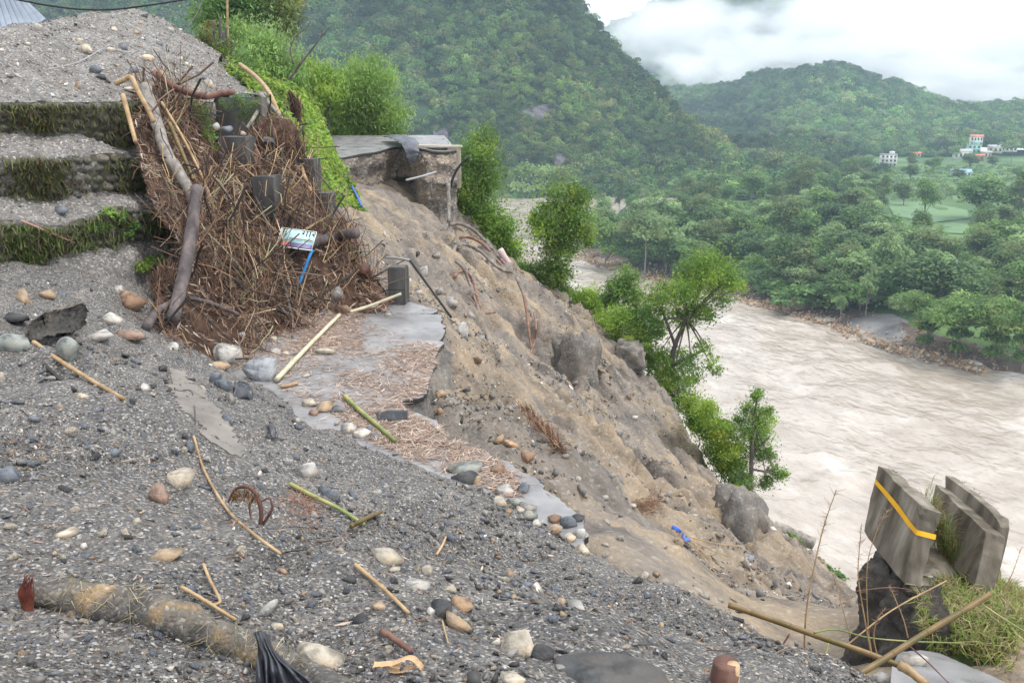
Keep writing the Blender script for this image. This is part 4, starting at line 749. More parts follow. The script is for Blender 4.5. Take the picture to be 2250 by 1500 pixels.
slope_tree('shrub', 'small green shrub below the dark outcrop at the river side', 'shrub', [(1742, 1190, 12), (1758, 1208, 9), (1728, 1178, 8)], 21.6, 700, .13, G_MID + G_BRIGHT[:1], seed=8)
slope_tree('shrub', 'light green shrub at the foot of the scar beside the river', 'shrub', [(1835, 1268, 14), (1850, 1295, 10), (1815, 1250, 9), (1852, 1325, 8), (1800, 1238, 6)], 18.6, 900, .13, G_PALE + G_MID, seed=9)
slope_tree('shrub', 'thick green vines spilling down the rim under the vine-draped tree', 'shrub', [(1015, 420, 20), (1030, 460, 24), (1060, 500, 26), (1085, 530, 24), (1105, 555, 20), (1120, 575, 18), (1020, 385, 18), (1095, 495, 20)], 43.4, 4200, .26, G_BRIGHT + G_MID[:1], seed=13, down=.7)
slope_tree('shrub', 'leafy scrub at the foot of the bushy vine-hung tree', 'shrub', [(1165, 600, 20), (1190, 615, 20), (1215, 632, 20), (1240, 645, 18), (1255, 660, 16), (1200, 590, 18)], 41.2, 2600, .25, G_BRIGHT + G_MID, seed=14, down=.4)
slope_tree('shrub', 'green scrub along the rim between grass tuft and leaning tree', 'shrub', [(1365, 735, 20), (1350, 700, 22), (1390, 735, 20), (1415, 760, 18), (1430, 790, 20), (1445, 820, 22), (1470, 850, 22), (1490, 880, 22)], 35.2, 4200, .22, G_BRIGHT + G_MID, seed=15, down=.4)
slope_tree('shrub', 'bright leafy scrub left of the slender light green tree', 'shrub', [(1550, 905, 22), (1575, 945, 24), (1600, 985, 24), (1615, 1025, 22), (1630, 1060, 20), (1600, 950, 18), (1590, 1010, 18)], 27.6, 3600, .18, G_BRIGHT + G_YELL[:1], seed=16, down=.4)
slope_tree('shrub', 'low vines along the rim between the vine-hung trees', 'shrub', [(1140, 585, 14), (1165, 605, 14), (1185, 622, 12), (1205, 635, 12), (1150, 600, 10), (1260, 660, 12)], 42, 1500, .22, G_BRIGHT, seed=10)
for k, (bl, d, n, cl, lb) in enumerate([
    ([(800, 185, 42), (782, 232, 46), (830, 215, 36), (742, 250, 40), (802, 268, 38), (850, 272, 32), (880, 300, 16), (830, 165, 30), (822, 290, 25), (760, 280, 28), (860, 250, 26)], 51.5, 9000, G_BAMB, 'feathery bamboo grove bowing over the far road'),
    ([(720, 205, 38), (690, 205, 36), (705, 268, 32), (668, 185, 34), (735, 215, 30), (640, 160, 34), (700, 165, 28), (740, 185, 24), (655, 215, 26)], 49, 6000, G_BAMB + G_BRIGHT, 'light green bamboo behind the creeper bank'),
    ([(560, 140, 42), (600, 158, 38), (575, 100, 44), (525, 110, 40), (632, 170, 32), (540, 150, 34), (610, 115, 32), (480, 110, 26)], 46, 7000, G_BAMB + G_PALE, 'pale green feathery bamboo behind the gravel mound'),
    ([(590, 38, 38), (612, 12, 34), (575, 5, 34), (616, 75, 26), (585, 70, 30), (610, -20, 34)], 52, 4000, G_YELL + G_OLIVE, 'yellowish tree rising behind the bamboo'),
    ([(500, 20, 42), (535, 35, 40), (470, 10, 34), (515, 70, 38), (545, -10, 40), (460, 45, 26), (490, 80, 28)], 50, 4600, G_MID + G_BAMB, 'tall green tree behind the burnt bamboo stalks')]):
    slope_tree('bamboo_grove' if 'bamboo' in lb and 'tree' not in lb else 'tree', lb, 'bamboo' if 'bamboo' in lb and 'tree' not in lb else 'tree', bl, d, n, .5 if k in (0, 1, 2) else .42, cl, [[(bl[0][0], bl[0][1] + 90), (bl[0][0] + 4, bl[0][1] + 20), (bl[0][0] - 6, bl[0][1] - 20)]], .08, 20 + k, .22 if k < 3 else .5, .9 if k < 3 else .2, 1.6)
# creepers on the bank
def ground_cover(name, label, V, F, n, size, cols, rng, mask=None, lift=.05, aspect=.6, thick=.18, up=.6):
    Pa, Pb, Pd = V[F[:, 0]], V[F[:, 1]], V[F[:, 3]]; nr = np.cross(Pb - Pa, Pd - Pa); ar = np.linalg.norm(nr, axis=1); nr = unit(nr)
    nr = nr * np.sign((nr * -unit(Pa)).sum(1) + 1e-9)[:, None]
    w = ar * (1 if mask is None else mask(Pa)); k = rng.choice(len(F), n, p=w / w.sum()); u, v = rng.random((2, n, 1)); cl = np.clip(.4 + fbm(Pa[k], 1.1, 3), .1, 1.6)[:, None]
    P = Pa[k] + (Pb[k] - Pa[k]) * u + (Pd[k] - Pa[k]) * v + nr[k] * (lift + thick * cl * rng.random((n, 1)))
    v_, f_ = leafq(P, nr[k] + rng.normal(size=(n, 3)) * .6 + [0, 0, up], size * rng.uniform(.5, 1.4, n), rng, aspect, .4)
    cols = np.asarray(cols); tone = np.clip(.9 + .5 * fbm(P, .6, 3), .5, 1.5)[:, None]; c = cols[rng.integers(0, len(cols), n)] * tone * rng.uniform(.75, 1.25, (n, 1))
    return tag(obj(name, npmesh(name, v_, f_, np.repeat(c, 4, 0)), MAT['leaf']), label, 'creepers', kind='stuff')
def bankmask(P):
    x, y = proj(P); return inpoly(x, y, [(485, 125), (560, 160), (640, 185), (695, 225), (720, 300), (745, 350), (775, 400), (808, 455), (795, 482), (740, 482), (700, 455), (690, 370), (650, 330), (600, 260), (560, 205), (505, 165)]).astype(float) + .02
ground_cover('creepers', 'bright green creepers covering the bank above the road', VG, FG, 17000, .15, G_BRIGHT + G_BRIGHT + G_YELL[:1] + G_MID[:1], np.random.default_rng(41), bankmask)
# ---------------------------------------------------------------- village
def house(px, base, w, h, storeys, wall, roof, kind, label, d=None, rot=.08, name='house', cols=4):
    p = vhit(px, base) if d is None else at(px, base, d); k = p[1] / CT / FPX; W_, H_ = w * k * .88, h * k * .9; D_ = W_ * .5
    t = thing(name, label, 'house', p); t.rotation_euler = (0, 0, rot - p[0] / p[1] * .6)
    v, f = box((0, 0, H_ / 2 - .3), (W_, D_, H_ + .6)); obj('wall', npmesh('house_wall', v, f), MAT[wall], t)
    sh = H_ / storeys
    for s in range(storeys):
        for c in range(cols):
            x = -W_ / 2 + W_ * (c + .5) / cols; ww, hh = W_ / cols * .5, sh * .5
            v, f = box((x, -D_ / 2 - .03, sh * (s + .52)), (ww + .16, .1, hh + .16)); wn = obj('window', npmesh('window', v, f), MAT['h_white' if wall != 'h_white' else 'r_grey'], t)
            v, f = box((x, -D_ / 2 - .09, sh * (s + .52)), (ww, .04, hh)); obj('pane', npmesh('pane', v, f), MAT['pane'], wn)
        if s: v, f = box((0, -.12, sh * s), (W_ + .5, D_ + .5, .22)); obj('floor_slab', npmesh('floor_slab', v, f), MAT['h_white' if wall != 'h_white' else 'h_cream'], t)
    if kind == 'flat':
        v, f = box((0, 0, H_ + .2), (W_ + .6, D_ + .6, .4)); r_ = obj('roof', npmesh('roof', v, f), MAT[roof], t)
        v, f = box((W_ * .2, 0, H_ + 1.2), (W_ * .3, D_ * .4, 1.8)); obj('stair_tower', npmesh('stair_tower', v, f), MAT[wall], t)
    else:
        rh = W_ * .16; v = np.array([(-W_ / 2 - .5, -D_ / 2 - .5, H_), (W_ / 2 + .5, -D_ / 2 - .5, H_), (W_ / 2 + .5, D_ / 2 + .5, H_), (-W_ / 2 - .5, D_ / 2 + .5, H_), (-W_ / 2 - .5, 0, H_ + rh), (W_ / 2 + .5, 0, H_ + rh)])
        v = np.vstack([v, v + [0, 0, .18]]); f = np.array([[0, 1, 5, 4], [2, 3, 4, 5], [6, 10, 11, 7], [8, 11, 10, 9], [0, 6, 7, 1], [2, 8, 9, 3]]); tr = np.array([[0, 4, 10], [0, 10, 6], [4, 3, 9], [4, 9, 10], [1, 7, 11], [1, 11, 5], [5, 11, 8], [5, 8, 2]])
        obj('roof', npmesh('roof', v, [f, tr]), MAT[roof], t)
        g = np.array([(-W_ / 2, -D_ / 2, H_), (-W_ / 2, D_ / 2, H_), (-W_ / 2, 0, H_ + rh), (W_ / 2, -D_ / 2, H_), (W_ / 2, D_ / 2, H_), (W_ / 2, 0, H_ + rh)]); obj('gable', npmesh('gable', g[:3], np.array([[0, 1, 2]])), MAT[wall], t); obj('gable', npmesh('gable', g[3:], np.array([[0, 2, 1]])), MAT[wall], t)
    return t
house(1950, 366, 36, 27, 3, 'h_white', 'r_grey', 'flat', 'white three-storey house with rows of dark windows', cols=4)
house(2143, 322, 26, 22, 2, 'h_white', 'r_red', 'gable', 'tall white house with pink roof above the mint green building', d=600)
house(2138, 336, 28, 18, 2, 'h_green', 'r_grey', 'flat', 'mint green building in the village', d=590, cols=3)
house(2113, 348, 38, 15, 1, 'h_white', 'r_grey', 'gable', 'long white house with grey roof left of the village centre', d=580)
house(2150, 352, 20, 10, 1, 'h_brick', 'r_red', 'gable', 'small red-brick house at the front of the village', d=570, cols=2)
house(2165, 345, 22, 10, 1, 'h_cream', 'r_grey', 'gable', 'cream house at the middle of the village', d=585, cols=3)
house(2185, 335, 30, 12, 1, 'h_cream', 'r_grey', 'gable', 'low cream house behind the village', d=605, cols=3)
house(2215, 332, 34, 9, 1, 'h_white', 'r_grey', 'gable', 'long low house at the right of the village', d=605, cols=4)
house(2012, 345, 20, 8, 1, 'h_cream', 'r_red', 'gable', 'small house with bright red roof between the white house and the village', d=600, cols=2)
house(2110, 386, 42, 8, 1, 'h_white', 'r_blue', 'gable', 'long shed with pale blue roof below the village', cols=5)
house(2243, 390, 24, 14, 1, 'h_white', 'r_blue', 'gable', 'white house cut by the right edge of the view', cols=2)
house(1802, 348, 34, 9, 1, 'h_cream', 'r_blue', 'gable', 'low house with blue roof behind the big olive tree', d=600, cols=3)
house(1678, 345, 32, 5, 1, 'h_white', 'r_grey', 'gable', 'low white shed at the foot of the landslip scar', d=590, cols=3)
house(1578, 330, 26, 12, 1, 'h_cream', 'r_grey', 'gable', 'grey house at the foot of the mountain spur', d=560, cols=3)
house(1745, 362, 26, 9, 1, 'h_cream', 'r_grey', 'gable', 'brown hut left of the low blue-roofed house', cols=2)
house(1860, 366, 36, 14, 1, 'h_brick', 'r_grey', 'gable', 'cream and brick house left of the white three-storey house', cols=3)
house(1900, 352, 13, 5, 1, 'h_white', 'r_blue', 'gable', 'tiny hut with blue roof left of the white three-storey house', d=590, cols=1)
house(1822, 157, 26, 11, 1, 'h_white', 'r_red', 'gable', 'pale house with red roof on top of the wooded hill', d=893, cols=3)
house(1797, 157, 12, 6, 1, 'h_cream', 'r_red', 'gable', 'tiny red-roofed house left of the hilltop house', d=893, cols=1)
# ---------------------------------------------------------------- terrace walls
def bevelbox(name, s, bev=.02, rough=0.0, seed=0, cuts=0):
    import bmesh
    bm = bmesh.new(); bmesh.ops.create_cube(bm, size=1)
    for v in bm.verts: v.co = Vector((v.co.x * s[0], v.co.y * s[1], v.co.z * s[2]))
    bmesh.ops.bevel(bm, geom=list(bm.edges), offset=bev, segments=2, affect='EDGES')
    if cuts: bmesh.ops.subdivide_edges(bm, edges=list(bm.edges), cuts=cuts, use_grid_fill=True)
    if rough:
        P = np.array([v.co[:] for v in bm.verts]); d = rough * np.c_[fbm(P + seed, 9, 3), fbm(P + seed + 7, 9, 3), fbm(P + seed + 13, 9, 3)]
        for v, q in zip(bm.verts, d): v.co += Vector(q)
    me = bpy.data.meshes.new(name); bm.to_mesh(me); bm.free(); return me
def blades(pos, L, w, rng, lean=.5, dirs=None, cols=None):
    """upright bent grass blades, two quads each"""
    n = len(pos); a = rng.uniform(0, 6.283, n); h = np.c_[np.cos(a), np.sin(a), 0 * a]; side = np.c_[-np.sin(a), np.cos(a), 0 * a]
    up = np.tile([0, 0, 1.0], (n, 1)) if dirs is None else dirs; L = np.asarray(L)[:, None] * np.ones((n, 1)); le = (lean * rng.uniform(.2, 1.2, n))[:, None]
    m = pos + up * L * .55 + h * L * le * .25; t = pos + up * L * (1 - .35 * le) + h * L * le * .8
    V = np.stack([pos - side * w, pos + side * w, m + side * w * .8, m - side * w * .8, t + side * w * .1, t - side * w * .1], 1).reshape(-1, 3); k = np.arange(n)[:, None] * 6
    F = np.vstack([k + [0, 1, 2, 3], k + [3, 2, 4, 5]]); cols = np.asarray(cols); c = cols[rng.integers(0, len(cols), n)] * rng.uniform(.7, 1.3, (n, 1)); return V, F, np.repeat(c, 6, 0)
rg = np.random.default_rng(21)
WST = []
for k in range(7):
    v, f = stone(900 + k, .9, 2); c = np.tile(np.array([(.11, .105, .095), (.15, .14, .12), (.08, .08, .075), (.13, .13, .10), (.18, .16, .13), (.1, .1, .08), (.14, .13, .12)][k]), (len(v), 1)); me = npmesh('wall_stone', v * [1, .7, 1], f, c); me.materials.append(MAT['stone_attr']); WST.append(me)
for wi, (wt, wbm, lb) in enumerate(((w1t, w1b, 'uppermost mossy dry stone terrace wall below the gravel mound'), (w2t, w2b, 'middle mossy terrace wall hung with grass'), (w3t, w3b, 'lowest mossy terrace wall above the gravel debris'))):
    Tp, Bt = crom(A(wt), 120), crom(A(wbm), 120); toward = unit(np.c_[-Tp[:, 0], -Tp[:, 1], 0 * Tp[:, 0]])
    t = thing('terrace_wall', lb, 'wall', Bt[60]); o0 = Bt[60]
    rows = [Tp + toward * .015 + [0, 0, .01], (Tp + Bt) / 2 + toward * .06, Bt + toward * .02 - [0, 0, .05]]; V_, F_ = loft(rows, 150, 8, False, .03, 3, .02); obj('backing', npmesh('wall_backing', V_ - o0, F_, smooth=True), MAT['moss'], t)
    L = np.r_[0, np.cumsum(np.linalg.norm(np.diff(Tp, axis=0), axis=1))]; nr = 4
    for r in range(nr):
        x = rg.uniform(0, .2)
        while x < L[-1]:
            w = rg.uniform(.16, .32); i = int(np.searchsorted(L, min(x + w / 2, L[-1]))); i = min(i, 119); q = Tp[i] + (Bt[i] - Tp[i]) * ((r + .5) / nr) + toward[i] * .055; hh = np.linalg.norm(Bt[i] - Tp[i]) / nr
            px, py = proj(q[None])
            if -30 < px[0] < 330:
                s = obj('stone', WST[rg.integers(0, 7)], None, t); s.location = q - o0; s.scale = (w * .95, .2, hh * 1.0); s.rotation_euler = (rg.uniform(-.1, .1), rg.uniform(-.12, .12), math.atan2(toward[i, 0], -toward[i, 1]) + rg.uniform(-.15, .15))
            x += w
    n = 2600; i = rg.integers(0, 119, n); fr = rg.random(n) ** 1.2; P = Tp[i] + (Bt[i] - Tp[i]) * fr[:, None] + toward[i] * (.1 + .07 * rg.random((n, 1))); px, py = proj(P)
    dn = fbm(P, 1.8, 3) + rg.uniform(-.3, .6, n); ok = (dn > -.05) & (px > -60) & (px < 470); P, fr = P[ok], fr[ok]; m = len(P)
    gcol = np.array([(.14, .17, .05), (.19, .21, .07), (.11, .13, .05), (.2, .17, .09), (.14, .10, .06)]) if wi < 2 else np.array([(.17, .25, .06), (.15, .2, .06), (.11, .13, .05), (.2, .16, .09)])
    V_, F_, C_ = blades(P - o0, rg.uniform(.08, .24, m), .010, rg, 1.2, unit(toward[rg.integers(0, 119, m)] * .55 + rg.normal(size=(m, 3)) * .25 + [0, 0, -.75]), gcol)
    tag(obj('hanging_grass', npmesh('hanging_grass', V_, F_, C_), MAT['leaf'], t), kind='stuff')
    if wi == 2:                                          # fresh green weeds at the right end of the lowest wall
        pw = [(230, 500), (260, 480), (200, 505), (290, 500), (330, 580), (310, 590), (350, 575), (275, 520), (240, 470)]
        bl = [(*(hit(*p)[0] - o0), .16) for p in pw]; tag(obj('weeds', foliage('weeds', bl, 1500, .09, rg, G_BRIGHT + G_MID, aspect=.4), MAT['leaf'], t), kind='stuff')
# moss on the ground beside the walls hidden under the heap is left out
def px_box(name, label, cat, x0, y0, x1, y1, d, depth, m, rz=0.0, bev=.012, ext=.35, group=None, rough=.006):
    a = at((x0 + x1) / 2, y0, d); k = d / CT / FPX * 1.0; sl = np.linalg.norm(at((x0 + x1) / 2, (y0 + y1) / 2, d)) / math.hypot(1, 0) / FPX
    W_ = (x1 - x0) * sl; H_ = (y1 - y0) * sl + ext
    o = obj(name, bevelbox(name, (W_, depth, H_), bev, rough, x0, 3), MAT[m], loc=(a[0], a[1] + depth / 2, a[2] - H_ / 2)); o.rotation_euler = (0, 0, rz); return tag(o, label, cat, group)
px_box('cement_wall', 'grey cement wall panel with moss below the gravel flank', 'wall', 468, 214, 584, 292, 20.9, .25, 'grey_wall', -.42, .015, .3)
px_box('concrete_block', 'dark wet concrete block topped with stones, left in the heap', 'concrete block', 482, 301, 541, 350, 18.0, .55, 'concrete_wet', -.1, .012, .6, 'stepped concrete blocks')
px_box('concrete_block', 'dark concrete block half buried in the middle of the heap', 'concrete block', 556, 388, 602, 432, 17.35, .5, 'concrete_wet', -.1, .012, .4, 'stepped concrete blocks')
px_box('concrete_block', 'dark concrete block against the creeper bank with a pole across it', 'concrete block', 648, 350, 691, 422, 19.4, .5, 'concrete_wet', -.1, .012, .4, 'stepped concrete blocks')
px_box('concrete_block', 'lowest dark concrete block at the edge of the creeper bank', 'concrete block', 695, 425, 726, 470, 18.6, .45, 'concrete_wet', -.1, .012, .4, 'stepped concrete blocks')
px_box('concrete_pillar', 'dark square concrete pillar standing beside the road remnant', 'pillar', 853, 588, 891, 668, 16.9, .36, 'concrete_wet', -.12, .02, .3)
ivb = [(520, 225, 10), (545, 235, 12), (560, 225, 10), (505, 235, 8), (530, 255, 10), (555, 262, 10), (490, 225, 7), (520, 210, 8)]
slope_tree('ivy', 'ivy hanging over the grey cement wall', 'ivy', ivb, 20.6, 900, .07, G_MID + G_OLIVE + G_BRIGHT[:1], seed=51, jit=.05, down=.7)
slope_tree('ivy', 'green weeds growing left of the concrete block in the heap', 'ivy', [(460, 300, 12), (470, 325, 12), (455, 275, 10), (475, 345, 9), (440, 250, 12), (425, 235, 10), (478, 365, 8)], 18.6, 1100, .08, G_BRIGHT + G_MID, seed=52, jit=.1, down=.5)

# ---------------------------------------------------------------- the drift heap: litter, twigs and larger sticks
STK = []
for k in range(5):
    r = np.random.default_rng(k); v, f = tube([(0, 0, -.5), (r.uniform(-.05, .05), r.uniform(-.05, .05), -.1), (r.uniform(-.05, .05), r.uniform(-.05, .05), .2), (0, 0, .5)], [1, .9, .8, .5], 4, 5, cap=False)
    v[:, :2] = v[:, :2]; STK.append((v, f[0]))
def stick_protos(bend):
    out = []
    for k in range(6):
        r = np.random.default_rng(70 + k); n = 5; z = np.linspace(-.5, .5, n); cx = bend * np.cumsum(r.normal(size=n)) * .5; cy = bend * np.cumsum(r.normal(size=n)) * .5; th = np.linspace(0, 6.283, 4)[:3]
        ring = np.stack([np.cos(th), np.sin(th), 0 * th], -1); V = np.stack([np.c_[cx[i] + 0 * th, cy[i] + 0 * th, 0 * th + z[i]] for i in range(n)]); out.append((V, ring, n))
    return out
def twigs(name, label, pos, D, length, rad, cols, rng, bend=.06, parent=None, m='twig'):
    """thin bent three-sided twigs joined into one mass"""
    n = len(pos); pr = stick_protos(bend); which = rng.integers(0, len(pr), n); R = frames(D, rng); Vs = []; Fs = []; Cs = []; o = 0; cols = np.asarray(cols); cc = cols[rng.integers(0, len(cols), n)] * rng.uniform(.6, 1.3, (n, 1))
    for k, (ax, ring, m_) in enumerate(pr):
        i = np.where(which == k)[0]; tp = np.linspace(1, .45, m_)
        loc = ax[None] * length[i][:, None, None, None] + (ring[None, None] * tp[None, :, None, None]) * rad[i][:, None, None, None]
        w = np.einsum('nij,nabj->nabi', R[i], loc) + pos[i][:, None, None]; Vs.append(w.reshape(-1, 3)); a = np.arange(m_ * 3).reshape(m_, 3); b = np.roll(a, -1, 1)
        f = np.stack([a[:-1], b[:-1], b[1:], a[1:]], -1).reshape(-1, 4); Fs.append((f[None] + (o + np.arange(len(i)) * m_ * 3)[:, None, None]).reshape(-1, 4)); Cs.append(np.repeat(cc[i], m_ * 3, 0)); o += len(i) * m_ * 3
    ob = obj(name, npmesh(name, np.vstack(Vs), np.vstack(Fs), np.vstack(Cs)), MAT[m], parent)
    return tag(ob, label if parent is None else None, 'twigs' if parent is None else None, kind='stuff')
def sample(V, F, n, rng, mask=None):
    Pa, Pb, Pd = V[F[:, 0]], V[F[:, 1]], V[F[:, 3]]; nr = np.cross(Pb - Pa, Pd - Pa); ar = np.linalg.norm(nr, axis=1); nr = nr / ar[:, None]; nr *= np.sign(nr[:, 2:3])
    w = ar * (1 if mask is None else mask(Pa)); k = rng.choice(len(F), n, p=w / w.sum()); u, v = rng.random((2, n, 1)); return Pa[k] + (Pb[k] - Pa[k]) * u + (Pd[k] - Pa[k]) * v, nr[k]
BROWN = [(.24, .13, .08), (.36, .21, .135), (.14, .08, .055), (.44, .3, .2), (.08, .055, .045), (.29, .165, .11), (.2, .12, .085), (.5, .37, .25)]
LITTER = [(.42, .30, .225), (.5, .385, .305), (.32, .22, .165), (.54, .45, .37), (.23, .155, .12), (.37, .25, .185)]
rg = np.random.default_rng(31)
TIGHT = [(285, 195), (350, 190), (400, 235), (430, 300), (465, 365), (530, 385), (575, 345), (590, 275), (625, 268), (655, 320), (668, 390), (700, 440), (740, 478), (785, 508), (800, 600), (850, 660), (850, 690), (720, 715), (640, 768), (580, 792), (520, 802), (430, 800), (315, 768), (345, 650), (390, 600), (378, 520), (335, 470), (305, 380), (285, 300)]
def heapw(P):
    x, y = proj(P); return (inpoly(x + 14 * fbm(P, 1.3, 2), y + 14 * fbm(P + 5, 1.3, 2), TIGHT) + .08) * np.clip(.5 + 1.5 * fbm(P, 1.0, 3), .05, 1.8)
n = 5000; P, N_ = sample(VP, FP, n, rg, heapw); P = P + N_ * (.02 + .22 * rg.random((n, 1)) ** 2); D = rg.normal(size=(n, 3)) * .8 + np.array([.35, -.5, -.9]) * rg.uniform(0, 2.2, (n, 1)); D -= N_ * (D * N_).sum(1)[:, None] * .65
twigs('twigs', '', P, D, rg.uniform(.15, .95, n) * rg.uniform(.5, 1.2, n), rg.uniform(.003, .009, n), BROWN, rg, .15, heap)
n = 800; P, N_ = sample(VP, FP, n, rg, heapw); P = P + N_ * (.08 + .35 * rg.random((n, 1)) ** 1.5); D = rg.normal(size=(n, 3)) * .8 + np.array([.4, -.6, -.9]) * rg.uniform(.3, 1.5, (n, 1))
twigs('stalks', '', P, D, rg.uniform(.5, 1.7, n), rg.uniform(.006, .014, n), BROWN + [(.45, .42, .25), (.5, .36, .18)], rg, .09, heap)
n = 15000; P, N_ = sample(VP, FP, n, rg, heapw); P = P + N_ * (.01 + .12 * rg.random((n, 1)) ** 2); V_, F_ = leafq(P, N_ + rg.normal(size=(n, 3)) * .5, rg.uniform(.08, .26, n), rg, .13, .3, .03); c = np.asarray(LITTER)[rg.integers(0, 6, n)] * rg.uniform(.55, 1.2, (n, 1))
tag(obj('leaf_litter', npmesh('leaf_litter', V_, F_, np.repeat(c, 4, 0)), MAT['straw'], heap), kind='stuff')
n = 150; P, N_ = sample(VP, FP, n, rg, heapw); P = P + N_ * (.05 + .3 * rg.random((n, 1))); D = rg.normal(size=(n, 3)) * [1, .8, .8] + np.array([.2, -.3, -.6])
twigs('branches', '', P, D, rg.uniform(.5, 2.0, n), rg.uniform(.012, .03, n), [(.07, .05, .045), (.12, .085, .07), (.05, .04, .035), (.18, .12, .09)], rg, .09, heap)
# litter over the road
def roadlit(P):
    x, y = proj(P); w = inpoly(x, y, [(430, 770), (540, 735), (640, 690), (760, 672), (850, 730), (960, 760), (945, 850), (900, 880), (880, 900), (960, 940), (1060, 1000), (1140, 1060), (1120, 1100), (1000, 1050), (860, 1000), (760, 930), (650, 870)]).astype(float) + .02
    return w * np.clip(.75 + 1.0 * fbm(P, .9, 3), .12, 1.5) * np.where(inpoly(x, y, [(780, 700), (960, 680), (980, 740), (800, 770)]), .12, 1)
n = 14500; P, N_ = sample(VR, FR, n, rg, roadlit); P = P + [0, 0, .006] + N_ * .022 * rg.random((n, 1)); V_, F_ = leafq(P, N_ + rg.normal(size=(n, 3)) * .12, rg.uniform(.06, .24, n), rg, .075, 0, .02); c = np.asarray(LITTER)[rg.integers(0, 6, n)] * rg.uniform(.7, 1.3, (n, 1))
tag(obj('leaf_litter', npmesh('road_litter', V_, F_, np.repeat(c, 4, 0)), MAT['straw']), 'pinkish brown bamboo leaf litter strewn over the road', 'litter', kind='stuff')
n = 500; P, N_ = sample(VR, FR, n, rg, roadlit); D = rg.normal(size=(n, 3)) * [1, .6, .05]; twigs('twigs', 'thin brown twigs scattered on the road remnant', P + [0, 0, .015], D, rg.uniform(.15, .5, n), rg.uniform(.002, .005, n), BROWN, rg, .04)

def snap(p):
    if p[0] < 860 and 180 < p[1] < 725:
        h = hit(p[0], p[1])[0]
        if abs(h[1] - p[2]) < 2.0: return h * (1 - .30 / np.linalg.norm(h))
    return at(*p)
def path(pts, lift=0.0, d=None, tow=0.0):
    """photo points -> points on the ground (or at distance d), raised by lift metres"""
    out = []
    for k, p in enumerate(pts):
        q = snap(p) if len(p) > 2 else (at(p[0], p[1], d) if d else hit(p[0], p[1])[0]); out.append(q * (1 - tow / np.linalg.norm(q)) + [0, 0, lift])
    return np.array(out)
def pole(name, label, cat, P, r, m, nodes=0.0, jit=.06, sides=9, taper=.8, group=None, seed=0, n=None):
    L = np.r_[0, np.cumsum(np.linalg.norm(np.diff(P, axis=0), axis=1))][-1]; n = n or int(max(10, min(90, L / max(r * 1.2, .012)))); base = P[0].copy()
    V, F = tube(P - base, [r, r * taper], sides, n, 0 if nodes else jit, seed)
    t = thing(name, label, cat, base, group)
    obj('culm' if nodes else 'stem', npmesh(name, V, F, smooth=True), MAT[m], t)
    if nodes:
        Q = crom(P - base, 200); s = np.r_[0, np.cumsum(np.linalg.norm(np.diff(Q, axis=0), axis=1))]
        for x in np.arange(nodes * .6, L, nodes):
            i = min(np.searchsorted(s, x), 198); dd = unit(Q[i + 1] - Q[i - 1]); rr = r * (1 + (taper - 1) * x / L); v, f = tube([Q[i] - dd * rr * .25, Q[i], Q[i] + dd * rr * .25], [rr * 1.02, rr * 1.13, rr * 1.02], sides, 4); obj('node_ring', npmesh('node_ring', v, f, smooth=True), MAT[m], t)
    return t
K = lambda px, d: px * d / CT / FPX
pole('log', 'long dark purplish log standing on end against the heap', 'log', A([(433, 412, 15.5), (424, 490, 15.0), (410, 570, 14.4), (395, 640, 13.9), (378, 705, 13.3)]), .105, 'bark', jit=.12, sides=14, taper=.95)
pole('log', 'shaggy grey trunk sliding down from the mound over the heap', 'log', A([(318, 190, 17.8), (345, 270, 17.1), (365, 335, 16.5), (395, 380, 16.1), (415, 420, 15.8), (430, 460, 15.6)]), .115, 'bark_pale', jit=.25, sides=12, taper=.7)
pole('log', 'curved dark brown log lying across the top of the heap', 'log', A([(340, 160, 18.6), (372, 185, 18.4), (405, 200, 18.3), (452, 212, 18.4), (485, 205, 18.6), (514, 202, 18.8)]), .075, 'redwood', jit=.12, sides=12)
pole('log', 'thick dark log end jutting from the right side of the heap', 'log', path([(650, 545, 17.4), (700, 528, 17.4), (745, 517, 17.3), (782, 512, 17.2)]), .13, 'bark', jit=.15, sides=14)
pole('log', 'reddish brown slab of wood leaning beside the concrete pillar', 'log', path([(800, 588, 17.3), (815, 620, 17.0), (830, 645, 16.7), (845, 668, 16.4)]), .11, 'redwood', jit=.2, sides=10)
pole('log', 'short dark branch at the foot of the standing log', 'log', path([(415, 655, 14.1), (450, 662, 14.0), (485, 675, 13.8), (525, 692, 13.5)]), .045, 'bark', jit=.25)
pole('log', 'forked root end beneath the standing log', 'log', path([(320, 720, 13.3), (345, 685, 13.7), (375, 668, 13.9), (405, 660, 14.1)]), .07, 'bark', jit=.25)
pole('log', 'purple-brown log buried between the concrete blocks', 'log', path([(545, 335, 18.9), (570, 360, 18.5), (600, 380, 18.2)]), .12, 'redwood', jit=.2)
B = 'bamboo_pole'
pole(B, 'bent dry bamboo hooked over the top of the heap', 'bamboo', A([(255, 183, 17.0), (272, 176, 16.9), (288, 170, 16.8), (303, 200, 16.7), (322, 235, 16.6), (338, 268, 16.5)]), .05, 'bamboo', .45)
pole(B, 'straight bamboo leaning on the uppermost terrace wall', 'bamboo', A([(270, 208, 16.6), (284, 260, 16.3), (298, 312, 16.0)]), .045, 'bamboo', .4)
pole(B, 'olive bamboo sloping down the left side of the heap', 'bamboo', A([(372, 270, 17.3), (400, 335, 16.7), (425, 395, 16.3)]), .04, 'bamboo_olive', .35)
pole(B, 'reddish bamboo beside the shaggy trunk', 'bamboo', A([(355, 225, 17.8), (400, 300, 17.2), (440, 380, 16.7), (465, 440, 16.3)]), .03, 'bamboo', .35)
